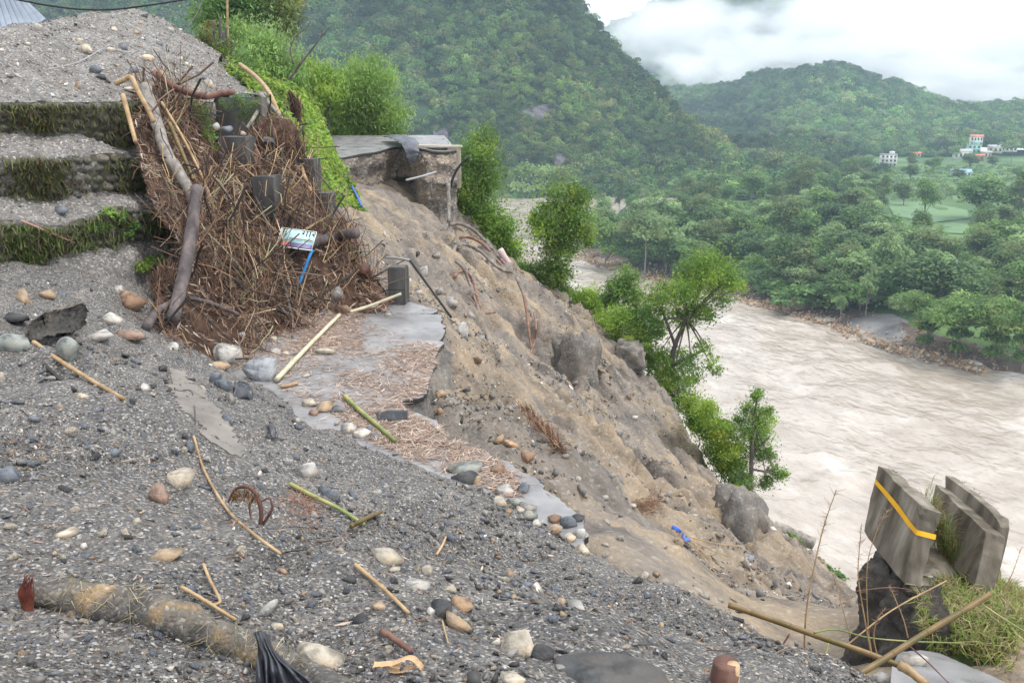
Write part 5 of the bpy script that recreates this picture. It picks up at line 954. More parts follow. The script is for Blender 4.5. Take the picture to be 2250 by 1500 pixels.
pole(B, 'long bent pole running down the creeper bank', 'pole', A([(527, 142, 25.2), (565, 172, 23.6), (592, 205, 21.6), (615, 255, 20.8), (640, 290, 20.2), (652, 330, 19.8), (668, 385, 19.2), (684, 422, 18.6)]), .06, 'bamboo', .7, taper=.7)
pole(B, 'short pole crossing the top of the bent pole', 'pole', A([(573, 208, 21.3), (600, 238, 21), (628, 268, 20.6)]), .055, 'bark_pale')
pole(B, 'pole leaning against the cement wall', 'pole', path([(577, 222, 20.6), (560, 255, 20.2), (543, 282, 19.8)]), .045, 'bark_pale')
pole(B, 'thin pole slanting down through the middle of the heap', 'pole', path([(545, 350, 18.4), (590, 385, 17.9), (640, 425, 17.5), (695, 465, 17.3)]), .035, 'bamboo')
pole(B, 'dark stick lying along the foot of the heap', 'stick', path([(498, 566, 15.4), (560, 622, 15.0), (600, 660, 14.7), (640, 700, 14.3)]), .035, 'bark')
pole(B, 'dark curved stick crossing the foot of the heap', 'stick', path([(596, 545, 16.2), (608, 590, 15.7), (628, 640, 15.2), (640, 690, 14.6), (646, 722, 14.2)]), .035, 'bark', jit=.2)
pole(B, 'dark branch in the centre of the heap', 'stick', path([(545, 405, 17.3), (570, 450, 16.9), (590, 500, 16.6), (605, 545, 16.2)]), .022, 'bark', jit=.2)
pole(B, 'pale yellow stalk sticking out above the sign', 'stick', path([(625, 532, 16.6), (670, 505, 16.8), (725, 473, 17.1)]), .028, 'bamboo', .3)
pole(B, 'thin green stalk bending at the foot of the heap', 'stick', path([(576, 577, 15.6), (560, 620, 15.2), (528, 660, 14.8)]), .012, 'bamboo_green')
pole(B, 'upright dark stub above the sign', 'stick', path([(683, 462, 17.4), (682, 485, 17.3), (681, 505, 17.2)]), .04, 'bark')
pole(B, 'vertical brown stick hanging from the jutting log', 'stick', path([(775, 512, 17.1), (770, 555, 17.0), (762, 602, 16.9)]), .035, 'redwood', jit=.2)
pole(B, 'dry stick standing left of the jutting log end', 'stick', path([(760, 520, 17.0), (752, 560, 16.9), (748, 590, 16.8)]), .03, 'redwood', jit=.2)
pole(B, 'pale bamboo propped up towards the concrete pillar', 'bamboo', path([(770, 692, 15.6), (815, 678, 15.8), (882, 652, 16.3)]) + [0, 0, .06], .032, 'bamboo_pale', .4)
pole(B, 'short pale bamboo left of the concrete pillar', 'bamboo', path([(790, 650), (815, 661), (838, 670)], .05), .028, 'bamboo_pale', .3)
pole(B, 'long pale green bamboo pole lying on the littered road', 'bamboo', path([(608, 842), (655, 792), (700, 745), (747, 698)], .06), .042, 'bamboo_pale', .5)
pole(B, 'green bamboo lying at the edge of road and gravel', 'bamboo', path([(757, 876), (790, 908), (825, 938), (868, 976)], .05), .034, 'bamboo_green', .28)
pole(B, 'short brown stick beside the two split boulders', 'stick', path([(617, 853), (635, 851), (655, 845)], .03), .03, 'bamboo')
for k, (x, y, x2, y2, lb) in enumerate([(470, 45, 468, 128, 'leftmost burnt bamboo stalk behind the gravel mound'), (484, 38, 480, 130, 'second burnt bamboo stalk behind the mound'), (497, 60, 494, 132, 'dark burnt stalk at the middle of the cluster'), (508, 90, 505, 134, 'shortest burnt stalk at the right of the cluster'), (489, 70, 492, 130, 'broken burnt stalk among the others')]):
    pole('burnt_stalk', lb, 'stalk', path([(x, y), ((x + x2) / 2 + 1, (y + y2) / 2), (x2, y2 + 12)], d=27.5 + k * .15), .045, 'bark', jit=.25, sides=7)
pole('burnt_stalk', 'tall thin bamboo pole rising out of the top of the picture', 'pole', path([(499, -40), (500, 60), (500, 135)], d=28.2), .035, 'bamboo', .8)
slope_tree('shrub', 'green and brown leaves around the burnt stalks', 'shrub', [(455, 70, 12), (448, 90, 12), (465, 95, 14), (475, 110, 14), (490, 115, 12), (505, 100, 10), (460, 55, 8)], 27.3, 1500, .13, G_OLIVE + [(.25, .17, .08)] + G_BRIGHT[:1], seed=61, jit=.3)
tb = thing('dead_branch', 'bare forked dead branch sticking up above the bank', 'branch', at(640, 190, 33))
for k, pp in enumerate([[(626, 188), (650, 155), (680, 115), (712, 75), (727, 58)], [(645, 142), (638, 110), (650, 80), (676, 62)], [(705, 82), (708, 68), (706, 60)], [(652, 150), (662, 135), (664, 122)]]):
    v, f = tube(np.array([at(x, y, 33) for x, y in pp]) - at(640, 190, 33), [.055 if k == 0 else .035, .012], 6, 16, .15, k); obj('trunk' if k == 0 else 'branch', npmesh('dead_branch', v, f, smooth=True), MAT['bark'], tb)
hr = thing('root_mass', 'hanging mass of brown roots on the creeper bank', 'roots', at(650, 222, 25)); n = 260; P = np.array([at(648 + a * 7, 220 + b * 100, 25.5) for a, b in zip(rg.normal(size=n), rg.random(n))]); D = rg.normal(size=(n, 3)) * .25 + [.12, 0, -1]
twigs('roots', '', P - at(650, 222, 25), D, rg.uniform(.3, .8, n), rg.uniform(.006, .016, n), [(.14, .07, .05), (.22, .12, .08), (.1, .06, .05)], rg, .06, hr)
v, f = tube(np.array([at(650, 222, 25.7), at(655, 265, 25.6), at(672, 322, 25.2)]) - at(650, 222, 25), [.16, .1, .03], 8, 12, .3); obj('stump', npmesh('root_stump', v, f, smooth=True), MAT['redwood'], hr)
# cut bamboo stump with pale ends in the mound
cs = thing('cut_bamboo_stump', 'clump of cut pale bamboo ends and roots torn out of the mound', 'bamboo stump', at(400, 145, 21.5))
for k, (x, y) in enumerate([(385, 132), (398, 128), (410, 140), (395, 145), (420, 145), (408, 152), (428, 155), (380, 145), (415, 160)]):
    a = at(x, y, 21.3 + .05 * k) - at(400, 145, 21.5); v, f = tube([a - np.array([.25, -.35, .15]), a], [.045, .045], 8, 3); obj('culm', npmesh('cut_culm', v, f, smooth=True), MAT['bamboo_pale'], cs)
n = 420; P = np.array([at(378 + a * 13, 128 + b * 60, 21.7) for a, b in zip(rg.normal(size=n), rg.random(n))]); D = rg.normal(size=(n, 3)) + [0, 0, -.6]; twigs('roots', '', P - at(400, 145, 21.5), D, rg.uniform(.15, .5, n), rg.uniform(.005, .012, n), [(.10, .05, .035), (.2, .1, .06), (.06, .04, .03), (.3, .2, .12)], rg, .08, cs)
# matted root clods
for x, y, w, lb, d in ((612, 318, 48, 'big matted clod of brown roots behind the concrete block', 19.6), (372, 628, 34, 'shaggy brown root ball left of the standing log', 14.4)):
    c0 = at(x, y, d); t = thing('root_clod', lb, 'root clod', c0); R = K(w, d); v = ICO3[0] * (1 + .3 * fbm(ICO3[0] + x, 1.6, 3))[:, None] * [R, R * .7, R * 1.1]; obj('clod', npmesh('clod', v, ICO3[1], smooth=True), MAT['heap'], t)
    n = 520; dd = unit(rg.normal(size=(n, 3))); P = dd * [R, R * .7, R * 1.1] * 1.02; twigs('roots', '', P, rg.normal(size=(n, 3)) * .5 + [0, 0, -1], rg.uniform(.12, .45, n), rg.uniform(.003, .008, n), BROWN, rg, .08, t)

# ---------------------------------------------------------------- sign
c4 = [at(614, 500, 17.0), at(701, 507, 16.9), at(684, 556, 16.65), at(606, 541, 16.75)]
so = c4[3]; ex = unit((c4[1] - c4[0] + c4[2] - c4[3])); ey = c4[0] - c4[3]; ey = unit(ey - ex * (ey @ ex)); ez = np.cross(ex, ey); WS = np.linalg.norm(c4[2] - c4[3]); HS = np.linalg.norm(c4[0] - c4[3]) * 1.02
sg = thing('sign_board', 'tilted pale blue sign board with dark lettering on a blue post, caught in the heap', 'sign', so)
Rm = Matrix(np.stack([ex, ey, ez], -1).tolist()); sg.rotation_euler = Rm.to_euler()
if ez[1] > 0: pass
def srect(name, x0, y0, x1, y1, z, m, t=.004):
    v, f = box(((x0 + x1) / 2 * WS, (y0 + y1) / 2 * HS, z), ((x1 - x0) * WS, (y1 - y0) * HS, t)); return obj(name, npmesh(name, v, f), MAT[m], sg)
srect('panel', 0, 0, 1, 1, 0, 'sg_cyan', .012)
for a in ((0, 0, 1, .035), (0, .965, 1, 1), (0, .035, .02, .965), (.98, .035, 1, .965)): srect('border', *a, .009, 'sg_white')
srect('printed_block', .025, .06, .36, .28, .0085, 'sg_red'); srect('printed_block', .375, .06, .975, .28, .0085, 'sg_purple'); srect('red_rule', .30, .50, .95, .525, .0085, 'sg_red')
def stext(body, x, y, size, m, z=.0095, sx=1.0):
    cu = bpy.data.curves.new('lettering', 'FONT'); cu.body = body; cu.size = size; tmp = bpy.data.objects.new('tmp', cu); COL.objects.link(tmp); dg = bpy.context.evaluated_depsgraph_get(); me = bpy.data.meshes.new_from_object(tmp.evaluated_get(dg)); bpy.data.objects.remove(tmp); bpy.data.curves.remove(cu)
    me.materials.clear(); o = obj('lettering', me, MAT[m], sg); o.location = (x * WS, y * HS, z); o.scale = (sx, 1, 1); return o
stext('पु', .06, .70, .17, 'sg_black'); stext('गार', .60, .68, .20, 'sg_black', sx=1.2)
stext('सेवा तथा केन्द्र', .30, .38, .065, 'sg_green', sx=1.3)
for k in range(3): srect('print_line', .40, .10 + .055 * k, .95, .115 + .055 * k, .0112, 'sg_white', .002)
for k in range(2): srect('print_line', .06, .12 + .07 * k, .33, .135 + .07 * k, .0112, 'sg_white', .002)
P = np.array([at(686, 548, 16.72), at(672, 585, 16.55), at(655, 630, 16.4)]) - so; P = P @ np.stack([ex, ey, ez], -1); v, f = tube(P, .028, 10, 8); obj('post', npmesh('sign_post', v, f, smooth=True), MAT['blue'], sg)

# ---------------------------------------------------------------- far road: parapet, tarpaulin, pipes
pr = thing('concrete_parapet', 'pale concrete parapet with a taller end pillar at the broken road end', 'parapet', at(990, 400, 42.3)); pb = at(990, 400, 42.3)
def pbx(name, x0, y0, x1, y1, d, dep, m='concrete_pale'):
    a = at((x0 + x1) / 2, (y0 + y1) / 2, d); k = d / CT / FPX; o = obj(name, bevelbox(name, ((x1 - x0) * k, dep, (y1 - y0) * k), .03, .02, x0, 2), MAT[m], pr); o.location = a - pb + [0, dep / 2, 0]; return o
pbx('wall', 925, 322, 984, 341, 42.6, .3); pbx('pillar', 984, 325, 1011, 412, 42.3, .6); pbx('cap', 918, 320, 1012, 325, 42.25, .7); pbx('footing', 975, 412, 1002, 455, 42.4, .8, 'cliff')
def cloth(name, label, rows, m, nu=36, nv=10, amp=.03, s=3, cat='plastic sheet', fine=0.0, thick=.006):
    V_, F_ = loft(rows, nu, nv, True, amp, s, fine); o = V_.mean(0); me = npmesh(name, V_ - o, F_, smooth=True); ob = obj(name, me, MAT[m], loc=o); md = ob.modifiers.new('thickness', 'SOLIDIFY'); md.thickness = thick; return tag(ob, label, cat)
cloth('tarpaulin', 'grey-black tarpaulin hanging over the broken edge of the far road', [path([(840, 302), (865, 301), (890, 303), (912, 312)], d=46.5, lift=.08), path([(868, 312), (880, 311), (900, 313), (920, 322)], d=43.2, lift=.12), path([(885, 322), (893, 320), (908, 322), (922, 330)], d=41.0), path([(894, 345), (900, 342), (910, 340), (921, 338)], d=40.8), path([(902, 362), (904, 360), (907, 358), (912, 350)], d=40.8)], 'tarp_far', amp=.10, s=2.2)
pole('pipe', 'pale pipe stub poking out of the cliff under the far road', 'pipe', path([(892, 396, 39.6), (925, 388, 39.9), (958, 378, 40.6)]), .05, 'wire')
pole('pipe', 'dark bent cable rising at the end of the concrete parapet', 'pipe', path([(990, 410, 41.3), (998, 385, 41.2), (1012, 362, 41.1), (1030, 346, 41.0)]), .06, 'cable')
pole('pole', 'slim wooden pole standing against the scar below the parapet', 'pole', path([(985, 405, 41.0), (986, 440, 40.6), (986, 488, 40.0)]), .10, 'bark_pale', jit=.2)
for lb, pp, d, r, m in [
    ('uppermost pipe curling out of the scar', [(988, 494), (1006, 491), (1032, 500), (1062, 525), (1092, 560), (1118, 590), (1128, 602)], 36.5, .06, 'pipe'),
    ('second rusty pipe curling over the scar', [(1000, 527), (1012, 520), (1040, 524), (1068, 542), (1092, 572), (1112, 592)], 35.2, .055, 'rustpipe'),
    ('third pipe drooping across the scar to the post', [(996, 553), (1003, 541), (1025, 538), (1055, 552), (1082, 578), (1105, 594), (1125, 598)], 33.6, .055, 'pipe'),
    ('rusty loop of pipe low on the scar', [(998, 608), (1008, 598), (1025, 598), (1040, 618), (1048, 650), (1060, 688), (1068, 700)], 28, .045, 'rustpipe'),
    ('long pipe running down the middle of the scar', [(1000, 572), (1018, 590), (1032, 622), (1048, 668), (1064, 715), (1080, 770), (1098, 812)], 25.5, .04, 'pipe'),
    ('cable hanging below the faded post', [(1135, 610), (1152, 650), (1168, 690), (1174, 712)], 32.5, .05, 'pipe'),
    ('rusty strand hanging straight at the right of the scar', [(1150, 645), (1158, 690), (1164, 740), (1170, 778), (1158, 800)], 31, .045, 'rustpipe'),
    ('rusty strand looping at the right of the scar', [(1174, 690), (1178, 720), (1174, 752), (1162, 785)], 31.2, .035, 'rustpipe'),
    ('short broken pipe beside the rusty loop', [(1028, 650), (1045, 672), (1058, 688), (1088, 686)], 27.2, .035, 'rustpipe')]:
    P = np.array([(lambda h: h * (1 - .6 / np.linalg.norm(h)))(hit(x, y)[0]) for x, y in pp]); dm = np.median(P[:, 1]); P = np.array([at(x, y, .5 * p[1] + .5 * dm) for (x, y), p in zip(pp, P)]); pole('pipe', lb, 'pipe', P, r * 1.25 * dm / d, m, jit=.08, n=50)
pole('post', 'fallen post with faded pink paint at the rim of the scar', 'post', path([(1098, 548, 38.5), (1115, 575, 38.3), (1140, 612, 37.9)]), .16, 'pinkpost', jit=.1)
pole('post', 'pale broken post half buried below the pink post', 'post', path([(1160, 655, 34), (1168, 680, 33.8), (1172, 705, 33.6)]), .10, 'concrete_pale', jit=.1)
hd = thing('pipe_railing', 'thin bent metal pipe running down from above the pillar', 'pipe', at(900, 572, 18)); v, f = tube(path([(850, 566, 18.6), (875, 568, 18.2), (901, 572, 17.8)]) - at(900, 572, 18), .025, 8, 10); obj('upper_pipe', npmesh('upper_pipe', v, f, smooth=True), MAT['wire'], hd)
v, f = tube(path([(901, 572, 17.8), (945, 633, 17.3), (992, 698, 17.0)]) - at(900, 572, 18), .025, 8, 10); obj('lower_pipe', npmesh('lower_pipe', v, f, smooth=True), MAT['cable'], hd)
pole('strap', 'blue plastic strip hanging in the creepers', 'strap', path([(760, 393), (772, 415), (785, 440), (795, 462)], .12, tow=.5), .045, 'bluestrap', sides=4)

# ---------------------------------------------------------------- top left: roof, cables
rf = thing('shed_roof', 'blue-grey corrugated metal roof corner at the top left', 'roof', at(40, 40, 21)); rb = at(40, 40, 21)
U0, U1, L1, L0 = at(-90, -120, 24), at(20, -12, 23), at(92, 50, 20.8), at(-60, 130, 20.2)
for s in range(4):
    a0, a1 = s / 4, (s + 1) / 4 + .015; us = np.linspace(0, 1, 6); vv = np.linspace(a0, a1, 41); Pt = []
    nrm = unit(np.cross(L1 - U1, U0 - U1)); nrm = nrm * np.sign(nrm[2])
    for u in us:
        for v_ in vv: Pt.append((U0 + (L0 - U0) * u) * (1 - v_) + (U1 + (L1 - U1) * u) * v_ + nrm * (.13 * abs(math.sin(v_ * 4 * 3.1416 * 3)) ** 5 + .02 * s))
    obj('sheet', npmesh('roof_sheet', np.array(Pt) - rb, gridF(6, 41)), MAT['steel'], rf)
pole('cable', 'thick black cable sagging across the top left corner', 'cable', path([(-30, -14), (50, 2), (110, 13), (180, 21), (250, 21), (320, 13), (385, 3), (450, -8), (520, -24)], d=11), .012, 'cable', n=60)
pole('cable', 'thin grey wire falling onto the gravel mound', 'cable', np.vstack([path([(452, -20, 18), (440, 15, 19), (425, 42, 20), (400, 72, 21)]), path([(340, 100), (290, 120), (232, 112), (200, 128), (165, 145), (100, 160)], .05)]), .010, 'wire', n=70)
pole('rod', 'thin pink rod lying against the lowest terrace wall', 'rod', path([(48, 492), (75, 503), (110, 518), (165, 540)], .05, tow=.15), .016, 'pinkline')
cloth('plastic_scrap', 'small crumpled black plastic caught on the root clod', [path([(578, 305), (590, 302), (600, 306)], d=18.8), path([(580, 312), (590, 313), (602, 314)], d=18.7), path([(585, 320), (592, 322), (600, 318)], d=18.8)], 'tarp', 14, 6, .03, 6)
cloth('plastic_scrap', 'black plastic strip lying flat on the road', [path([(828, 918), (850, 912), (875, 911), (896, 912)], .05), path([(824, 920), (850, 918), (875, 918), (897, 919)], .09), path([(832, 925), (855, 926), (880, 926), (895, 924)], .02)], 'tarp', 30, 6, .03, 5)
# ---------------------------------------------------------------- stones
PAL = dict(slate=(.15, .17, .20), cream=(.5, .45, .37), white=(.62, .60, .56), tan=(.38, .29, .2), grey=(.29, .28, .265), dark=(.065, .068, .072), brown=(.28, .18, .12), orange=(.4, .27, .17), greengrey=(.27, .29, .27), pale=(.44, .43, .41), rust=(.3, .21, .165))
def rock(px, py, w, h, col, label, ang=.6, tilt=0.0, depth=.8, sink=.36, d=None, group=None, name='rock', res=3, cat='rock'):
    rock.i += 1; p, n = hit(px, py + h * .25) if d is None else (at(px, py, d), np.array([0, 0, 1.]))
    D = np.linalg.norm(p); k = D / FPX * np.linalg.norm([(px - 1125) / FPX, (750 - py) / FPX, 1]) ** -1 * 1.0
    W_, H_ = w * k, h * k; v, f = stone(rock.i * 3 + 1, ang, res) if ang < .22 or res == 4 else hullstone(rock.i * 3 + 1, 26, 1, .06, .35) if ang < .45 else hullstone(rock.i * 3 + 1, 30 if ang < .75 else 22, 1, .05, .8 if ang > .75 else .5); rr = np.random.default_rng(rock.i); v = v @ np.array(Matrix.Rotation(rr.uniform(0, 6.28), 3, 'Z')).T
    v = v / (v.max(0) - v.min(0)) * [W_, W_ * depth, H_ * 1.05]; base = np.array(PAL[col] if isinstance(col, str) else col)
    vein = np.clip(1 + .30 * fbm(v / max(W_, 1e-3) * 2.4 + rock.i, 1, 3), .55, 1.5)[:, None]; tint = np.where(fbm(v / max(W_, 1e-3) * 1.7 + 31 + rock.i, 1, 2) > .45, 1.0, 0.0)[:, None] * np.array([.10, .05, 0.0]) * (base.mean() * 2)
    o = obj(name, npmesh(name, v, f, base * vein + tint, smooth=False), MAT['stone_attr'], loc=p + np.array([0, 0, 1]) * H_ * (.5 - sink)); o.rotation_euler = (0, tilt, 0)
    return tag(o, label, cat, group)
rock.i = 0
RK = [
 (84, 60, 24, 26, 'pale', 'round grey boulder on the left shoulder of the mound', .2), (187, 108, 34, 24, 'cream', 'large cream cobble high on the mound', .3), (210, 153, 26, 24, 'slate', 'blue-grey cobble in the middle of the mound', .2), (175, 88, 16, 10, 'cream', 'small cream cobble above the large cream cobble', .3),
 (460, 184, 20, 22, 'cream', 'pale egg-shaped stone on the gravel flank', .1), (322, 128, 34, 20, 'cream', 'long cream stone below the mound top', .4), (273, 102, 20, 18, 'slate', 'grey stone sitting upright on the mound', .5), (245, 108, 20, 12, 'cream', 'flat cream stone left of the upright grey stone', .4), (293, 155, 20, 14, 'slate', 'dark cobble right of the blue-grey cobble', .3), (225, 170, 22, 14, 'dark', 'dark stone below the blue-grey cobble', .5),
 (172, 188, 14, 20, 'tan', 'tan stone standing above the first terrace wall', .4), (285, 196, 34, 12, 'cream', 'flat cream slab at the top of the heap', .5), (250, 64, 14, 12, 'cream', 'cream pebble near the crest of the mound', .2), (350, 95, 16, 14, 'slate', 'slate cobble right of the mound crest', .5), (205, 60, 12, 8, 'pale', 'pale pebble at the crest of the mound', .3), (318, 35, 14, 8, 'dark', 'dark flat stone at the very top of the mound', .5), (140, 130, 12, 9, 'pale', 'pale pebble left of the large cream cobble', .3), (110, 110, 12, 10, 'pale', 'grey pebble on the left of the mound', .3), (300, 70, 16, 10, 'tan', 'tan pebble below the dark flat stone', .3), (375, 65, 18, 12, 'pale', 'pale cobble on the right edge of the mound', .4),
 (476, 277, 16, 18, 'pale', 'grey stone on the left end of the concrete block', .5), (500, 283, 24, 14, 'slate', 'slate stone on top of the concrete block', .6), (512, 277, 18, 12, 'tan', 'tan stone on top of the concrete block', .5), (535, 292, 14, 10, 'cream', 'cream pebble on the right end of the concrete block', .3),
 (132, 460, 30, 24, 'slate', 'grey boulder on the ledge above the lowest terrace wall', .6), (170, 430, 18, 12, 'dark', 'dark stone on the ledge right of the grey boulder', .6),
 (55, 652, 34, 46, 'tan', 'tan rectangular rock standing in the gravel at the left', .8), (103, 648, 44, 24, 'tan', 'flat tan rock right of the standing tan rock', .8), (35, 697, 62, 22, 'dark', 'dark flat slate left of the broken slab', .9), (30, 752, 66, 52, 'greengrey', 'large smooth grey boulder at the left edge', .2), (150, 765, 48, 60, 'greengrey', 'smooth upright boulder under the broken slab', .15), (243, 700, 50, 36, 'white', 'white rounded boulder right of the broken slab', .4), (290, 660, 62, 52, 'brown', 'dark red-brown boulder half buried below the weeds', .6), (262, 636, 28, 20, 'pale', 'grey stone left of the red-brown boulder', .5), (215, 737, 66, 20, 'pale', 'pale flat shard right of the broken slab', .9), (285, 735, 70, 28, 'rust', 'long rusty flat rock below the white boulder', .9), (380, 762, 30, 28, 'pale', 'rounded grey cobble at the foot of the heap', .2), (182, 868, 32, 20, 'cream', 'cream rock below the dry bamboo at left', .6), (3, 825, 14, 24, 'cream', 'cream rock cut by the left edge', .4),
 (498, 776, 78, 72, 'pale', 'large angular grey boulder with rusty face at the road edge', 1.0), (578, 815, 72, 64, (.33, .35, .38), 'second large blue-grey split boulder beside the first', 1.0), (478, 800, 56, 28, 'tan', 'tan boulder in front of the large angular boulder', .6), (472, 832, 26, 36, 'slate', 'dark slate block left of the two grey slates', .8), (492, 845, 36, 34, 'slate', 'blue-grey slate block near the split boulders', .8), (505, 872, 22, 30, 'grey', 'grey slab below the blue-grey slates', .8),
 (738, 645, 32, 40, 'grey', 'upright rounded boulder at the right foot of the heap', .3), (757, 680, 34, 30, 'brown', 'brown broken boulder below the upright boulder', .8), (710, 686, 20, 13, 'slate', 'small blue-grey cobble near the brown boulder', .2), (853, 691, 17, 10, 'grey', 'small square grey stone on the clear asphalt', .7), (718, 770, 48, 18, 'cream', 'long cream stone on the littered road', .5), (603, 771, 28, 16, 'pale', 'grey oval cobble on the litter', .1), (628, 776, 18, 13, 'cream', 'cream pebble right of the grey oval cobble', .2), (600, 743, 22, 16, 'cream', 'cream cobble above the grey oval cobble', .3), (570, 733, 16, 12, 'cream', 'small cream pebble at the foot of the heap', .3), (648, 740, 14, 10, 'slate', 'small slate pebble on the litter', .5), (532, 735, 18, 14, 'pale', 'pale pebble left of the cream pebble at the heap foot', .4), (673, 825, 20, 10, 'pale', 'pale flat pebble in the road litter', .5),
 (744, 896, 40, 22, 'slate', 'flat-topped blue-grey stone at the road edge', .7), (712, 893, 40, 30, 'tan', 'tan broken stone left of the flat-topped stone', .7), (684, 885, 36, 14, 'cream', 'cream slab above the tan broken stone', .7), (765, 940, 40, 28, 'pale', 'left half of a long pale boulder at the gravel edge', .3), (795, 950, 42, 26, 'white', 'right end of the long pale boulder pair', .3), (815, 941, 26, 16, 'slate', 'blue-grey stone beside the long pale boulders', .5), (822, 957, 26, 12, 'slate', 'flat slate stone under the green bamboo', .6), (690, 905, 26, 18, 'rust', 'reddish stone left of the flat-topped stone', .6),
 (1022, 1050, 60, 30, 'dark', 'dark rock beside the flat slab at the road edge', .7), (1050, 1052, 30, 26, 'tan', 'tan rock right of the dark rock', .6), (1025, 1025, 80, 16, 'greengrey', 'flat grey slab lying on the road edge', .9), (1092, 1030, 32, 20, 'brown', 'dark brown stone alone on the litter', .5), (1150, 1073, 36, 24, 'slate', 'dark slate rock at the end of the litter', .7), (1110, 1075, 44, 22, 'pale', 'pale rock above the cobble row', .5), (1098, 1100, 36, 26, 'cream', 'cream cobble at the start of the cobble row', .4), (1130, 1102, 42, 24, 'greengrey', 'greenish cobble in the cobble row', .4), (1160, 1112, 42, 22, 'grey', 'grey cobble on the edge of the asphalt tip', .3), (1160, 1130, 40, 22, 'greengrey', 'dark greenish cobble below the asphalt tip', .3), (1140, 1118, 22, 20, 'cream', 'small cream cobble among the greenish ones', .4), (1118, 1122, 20, 12, 'orange', 'small orange cobble in the row', .4), (1178, 1148, 22, 18, 'white', 'small white angular stone in the cobble row', .8), (1218, 1140, 32, 20, 'brown', 'brown stone near the lower end of the cobble row', .7), (1248, 1145, 40, 34, 'slate', 'grey-blue stone at the lower end of the cobble row', .6), (1212, 1160, 40, 22, 'tan', 'tan stone at the lower end of the cobble row', .6), (1248, 1178, 32, 26, 'cream', 'cream round cobble at the lower end of the row', .3), (1275, 1170, 30, 26, 'pale', 'bluish white cobble at the lower end of the row', .4), (1280, 1205, 36, 22, 'cream', 'last cream cobble at the edge of the gravel', .5), (1270, 1138, 34, 14, 'dark', 'dark shard behind the last cobbles', .8), (1190, 1165, 20, 14, 'slate', 'small slate cobble under the white angular stone', .5),
 (680, 1032, 44, 40, 'pale', 'pale angular rock on the dark gravel', .7), (726, 1087, 54, 40, 'slate', 'blue-grey slate slab beside the green bamboo', .8), (400, 1048, 70, 40, 'cream', 'pale flaky rock on the gravel', .9), (360, 1216, 74, 34, 'tan', 'brown fibrous rock half sunk in the gravel', .6), (20, 1042, 52, 44, 'slate', 'pale slate slab at the left edge', .9), (145, 1168, 50, 18, 'cream', 'small cream shard on the gravel at left', .8), (185, 1198, 16, 16, 'white', 'white pebble right of the cream shard', .5), (352, 1085, 40, 60, 'rust', 'narrow streaked slab leaning out of the gravel', .8), (302, 1143, 20, 14, 'cream', 'small yellowish stone in the gravel', .6), (590, 1338, 42, 50, 'pale', 'pale pointed slab above the fallen log', .9), (612, 1372, 30, 22, 'cream', 'cream stone under the pale pointed slab', .5), (420, 1295, 24, 26, 'slate', 'small blue slate chip above the fallen log', .9),
 (850, 1218, 70, 46, 'cream', 'yellowish broken rock with dry leaves on it', .7), (938, 1252, 24, 30, 'cream', 'square cream rock on the gravel', .6), (920, 1278, 60, 30, 'pale', 'grey slab below the square cream rock', .8), (865, 1250, 28, 14, 'cream', 'small cream wedge under the yellowish rock', .7), (990, 1292, 30, 20, 'cream', 'small cream rock right of the grey slab', .5), (770, 1270, 34, 18, 'dark', 'dark flat stone on the gravel', .7), (835, 1328, 36, 18, 'tan', 'olive brown stone near the brown stick', .6), (970, 1333, 48, 44, 'dark', 'dark angular rock in the group of three', .8), (1012, 1326, 52, 34, 'orange', 'orange-tan block in the group of three', .7), (1003, 1362, 62, 48, 'tan', 'tan rock with a hollow in the group of three', .6), (946, 1340, 20, 22, 'white', 'small white stone left of the group of three', .6), (1145, 1408, 82, 88, 'cream', 'large cream and white boulder in the foreground', .7), (1190, 1432, 54, 42, 'dark', 'dark smooth boulder leaning on the cream boulder', .15), (1110, 1467, 24, 18, 'white', 'white stone below the cream boulder', .7), (1125, 1490, 60, 28, 'cream', 'cream rock cut by the bottom edge', .6), (702, 1440, 112, 66, 'cream', 'large pale rock beside the black plastic bag', .6), (1370, 1442, 44, 22, 'dark', 'dark cobble right of the cream boulder', .3), (1272, 1330, 48, 26, 'pale', 'grey pointed slab on the gravel slope', .8), (1230, 1322, 26, 20, 'tan', 'tan stone left of the grey pointed slab', .5), (1160, 1283, 32, 16, 'slate', 'slate chip on the gravel slope', .9), (985, 1228, 22, 18, 'slate', 'small slate chip above the cream rocks', .8), (790, 1360, 46, 16, 'dark', 'dark flat chip left of the group of three', .9), (1090, 1392, 22, 14, 'dark', 'dark pebble left of the cream boulder', .3), (890, 1200, 20, 10, 'slate', 'blue slate chip near the yellowish rock', .9), (250, 990, 30, 20, 'slate', 'slate chip on the upper gravel', .9), (650, 1000, 20, 16, 'slate', 'slate chip above the pale angular rock', .8), (300, 795, 26, 14, 'slate', 'slate chip on the gravel below the rusty rock', .9), (320, 850, 22, 20, 'white', 'white chip beside the muddy streak', .7), (215, 900, 26, 12, 'slate', 'slate chip left of the muddy streak', .9), (75, 918, 26, 14, 'slate', 'slate chip at the left below the dry bamboo', .9), (1330, 1195, 16, 10, 'pale', 'small pale stone on the bare earth', .5), (1600, 1465, 30, 20, 'slate', 'slate chip at the right edge of the gravel', .8)]
for r in RK: rock(*r)
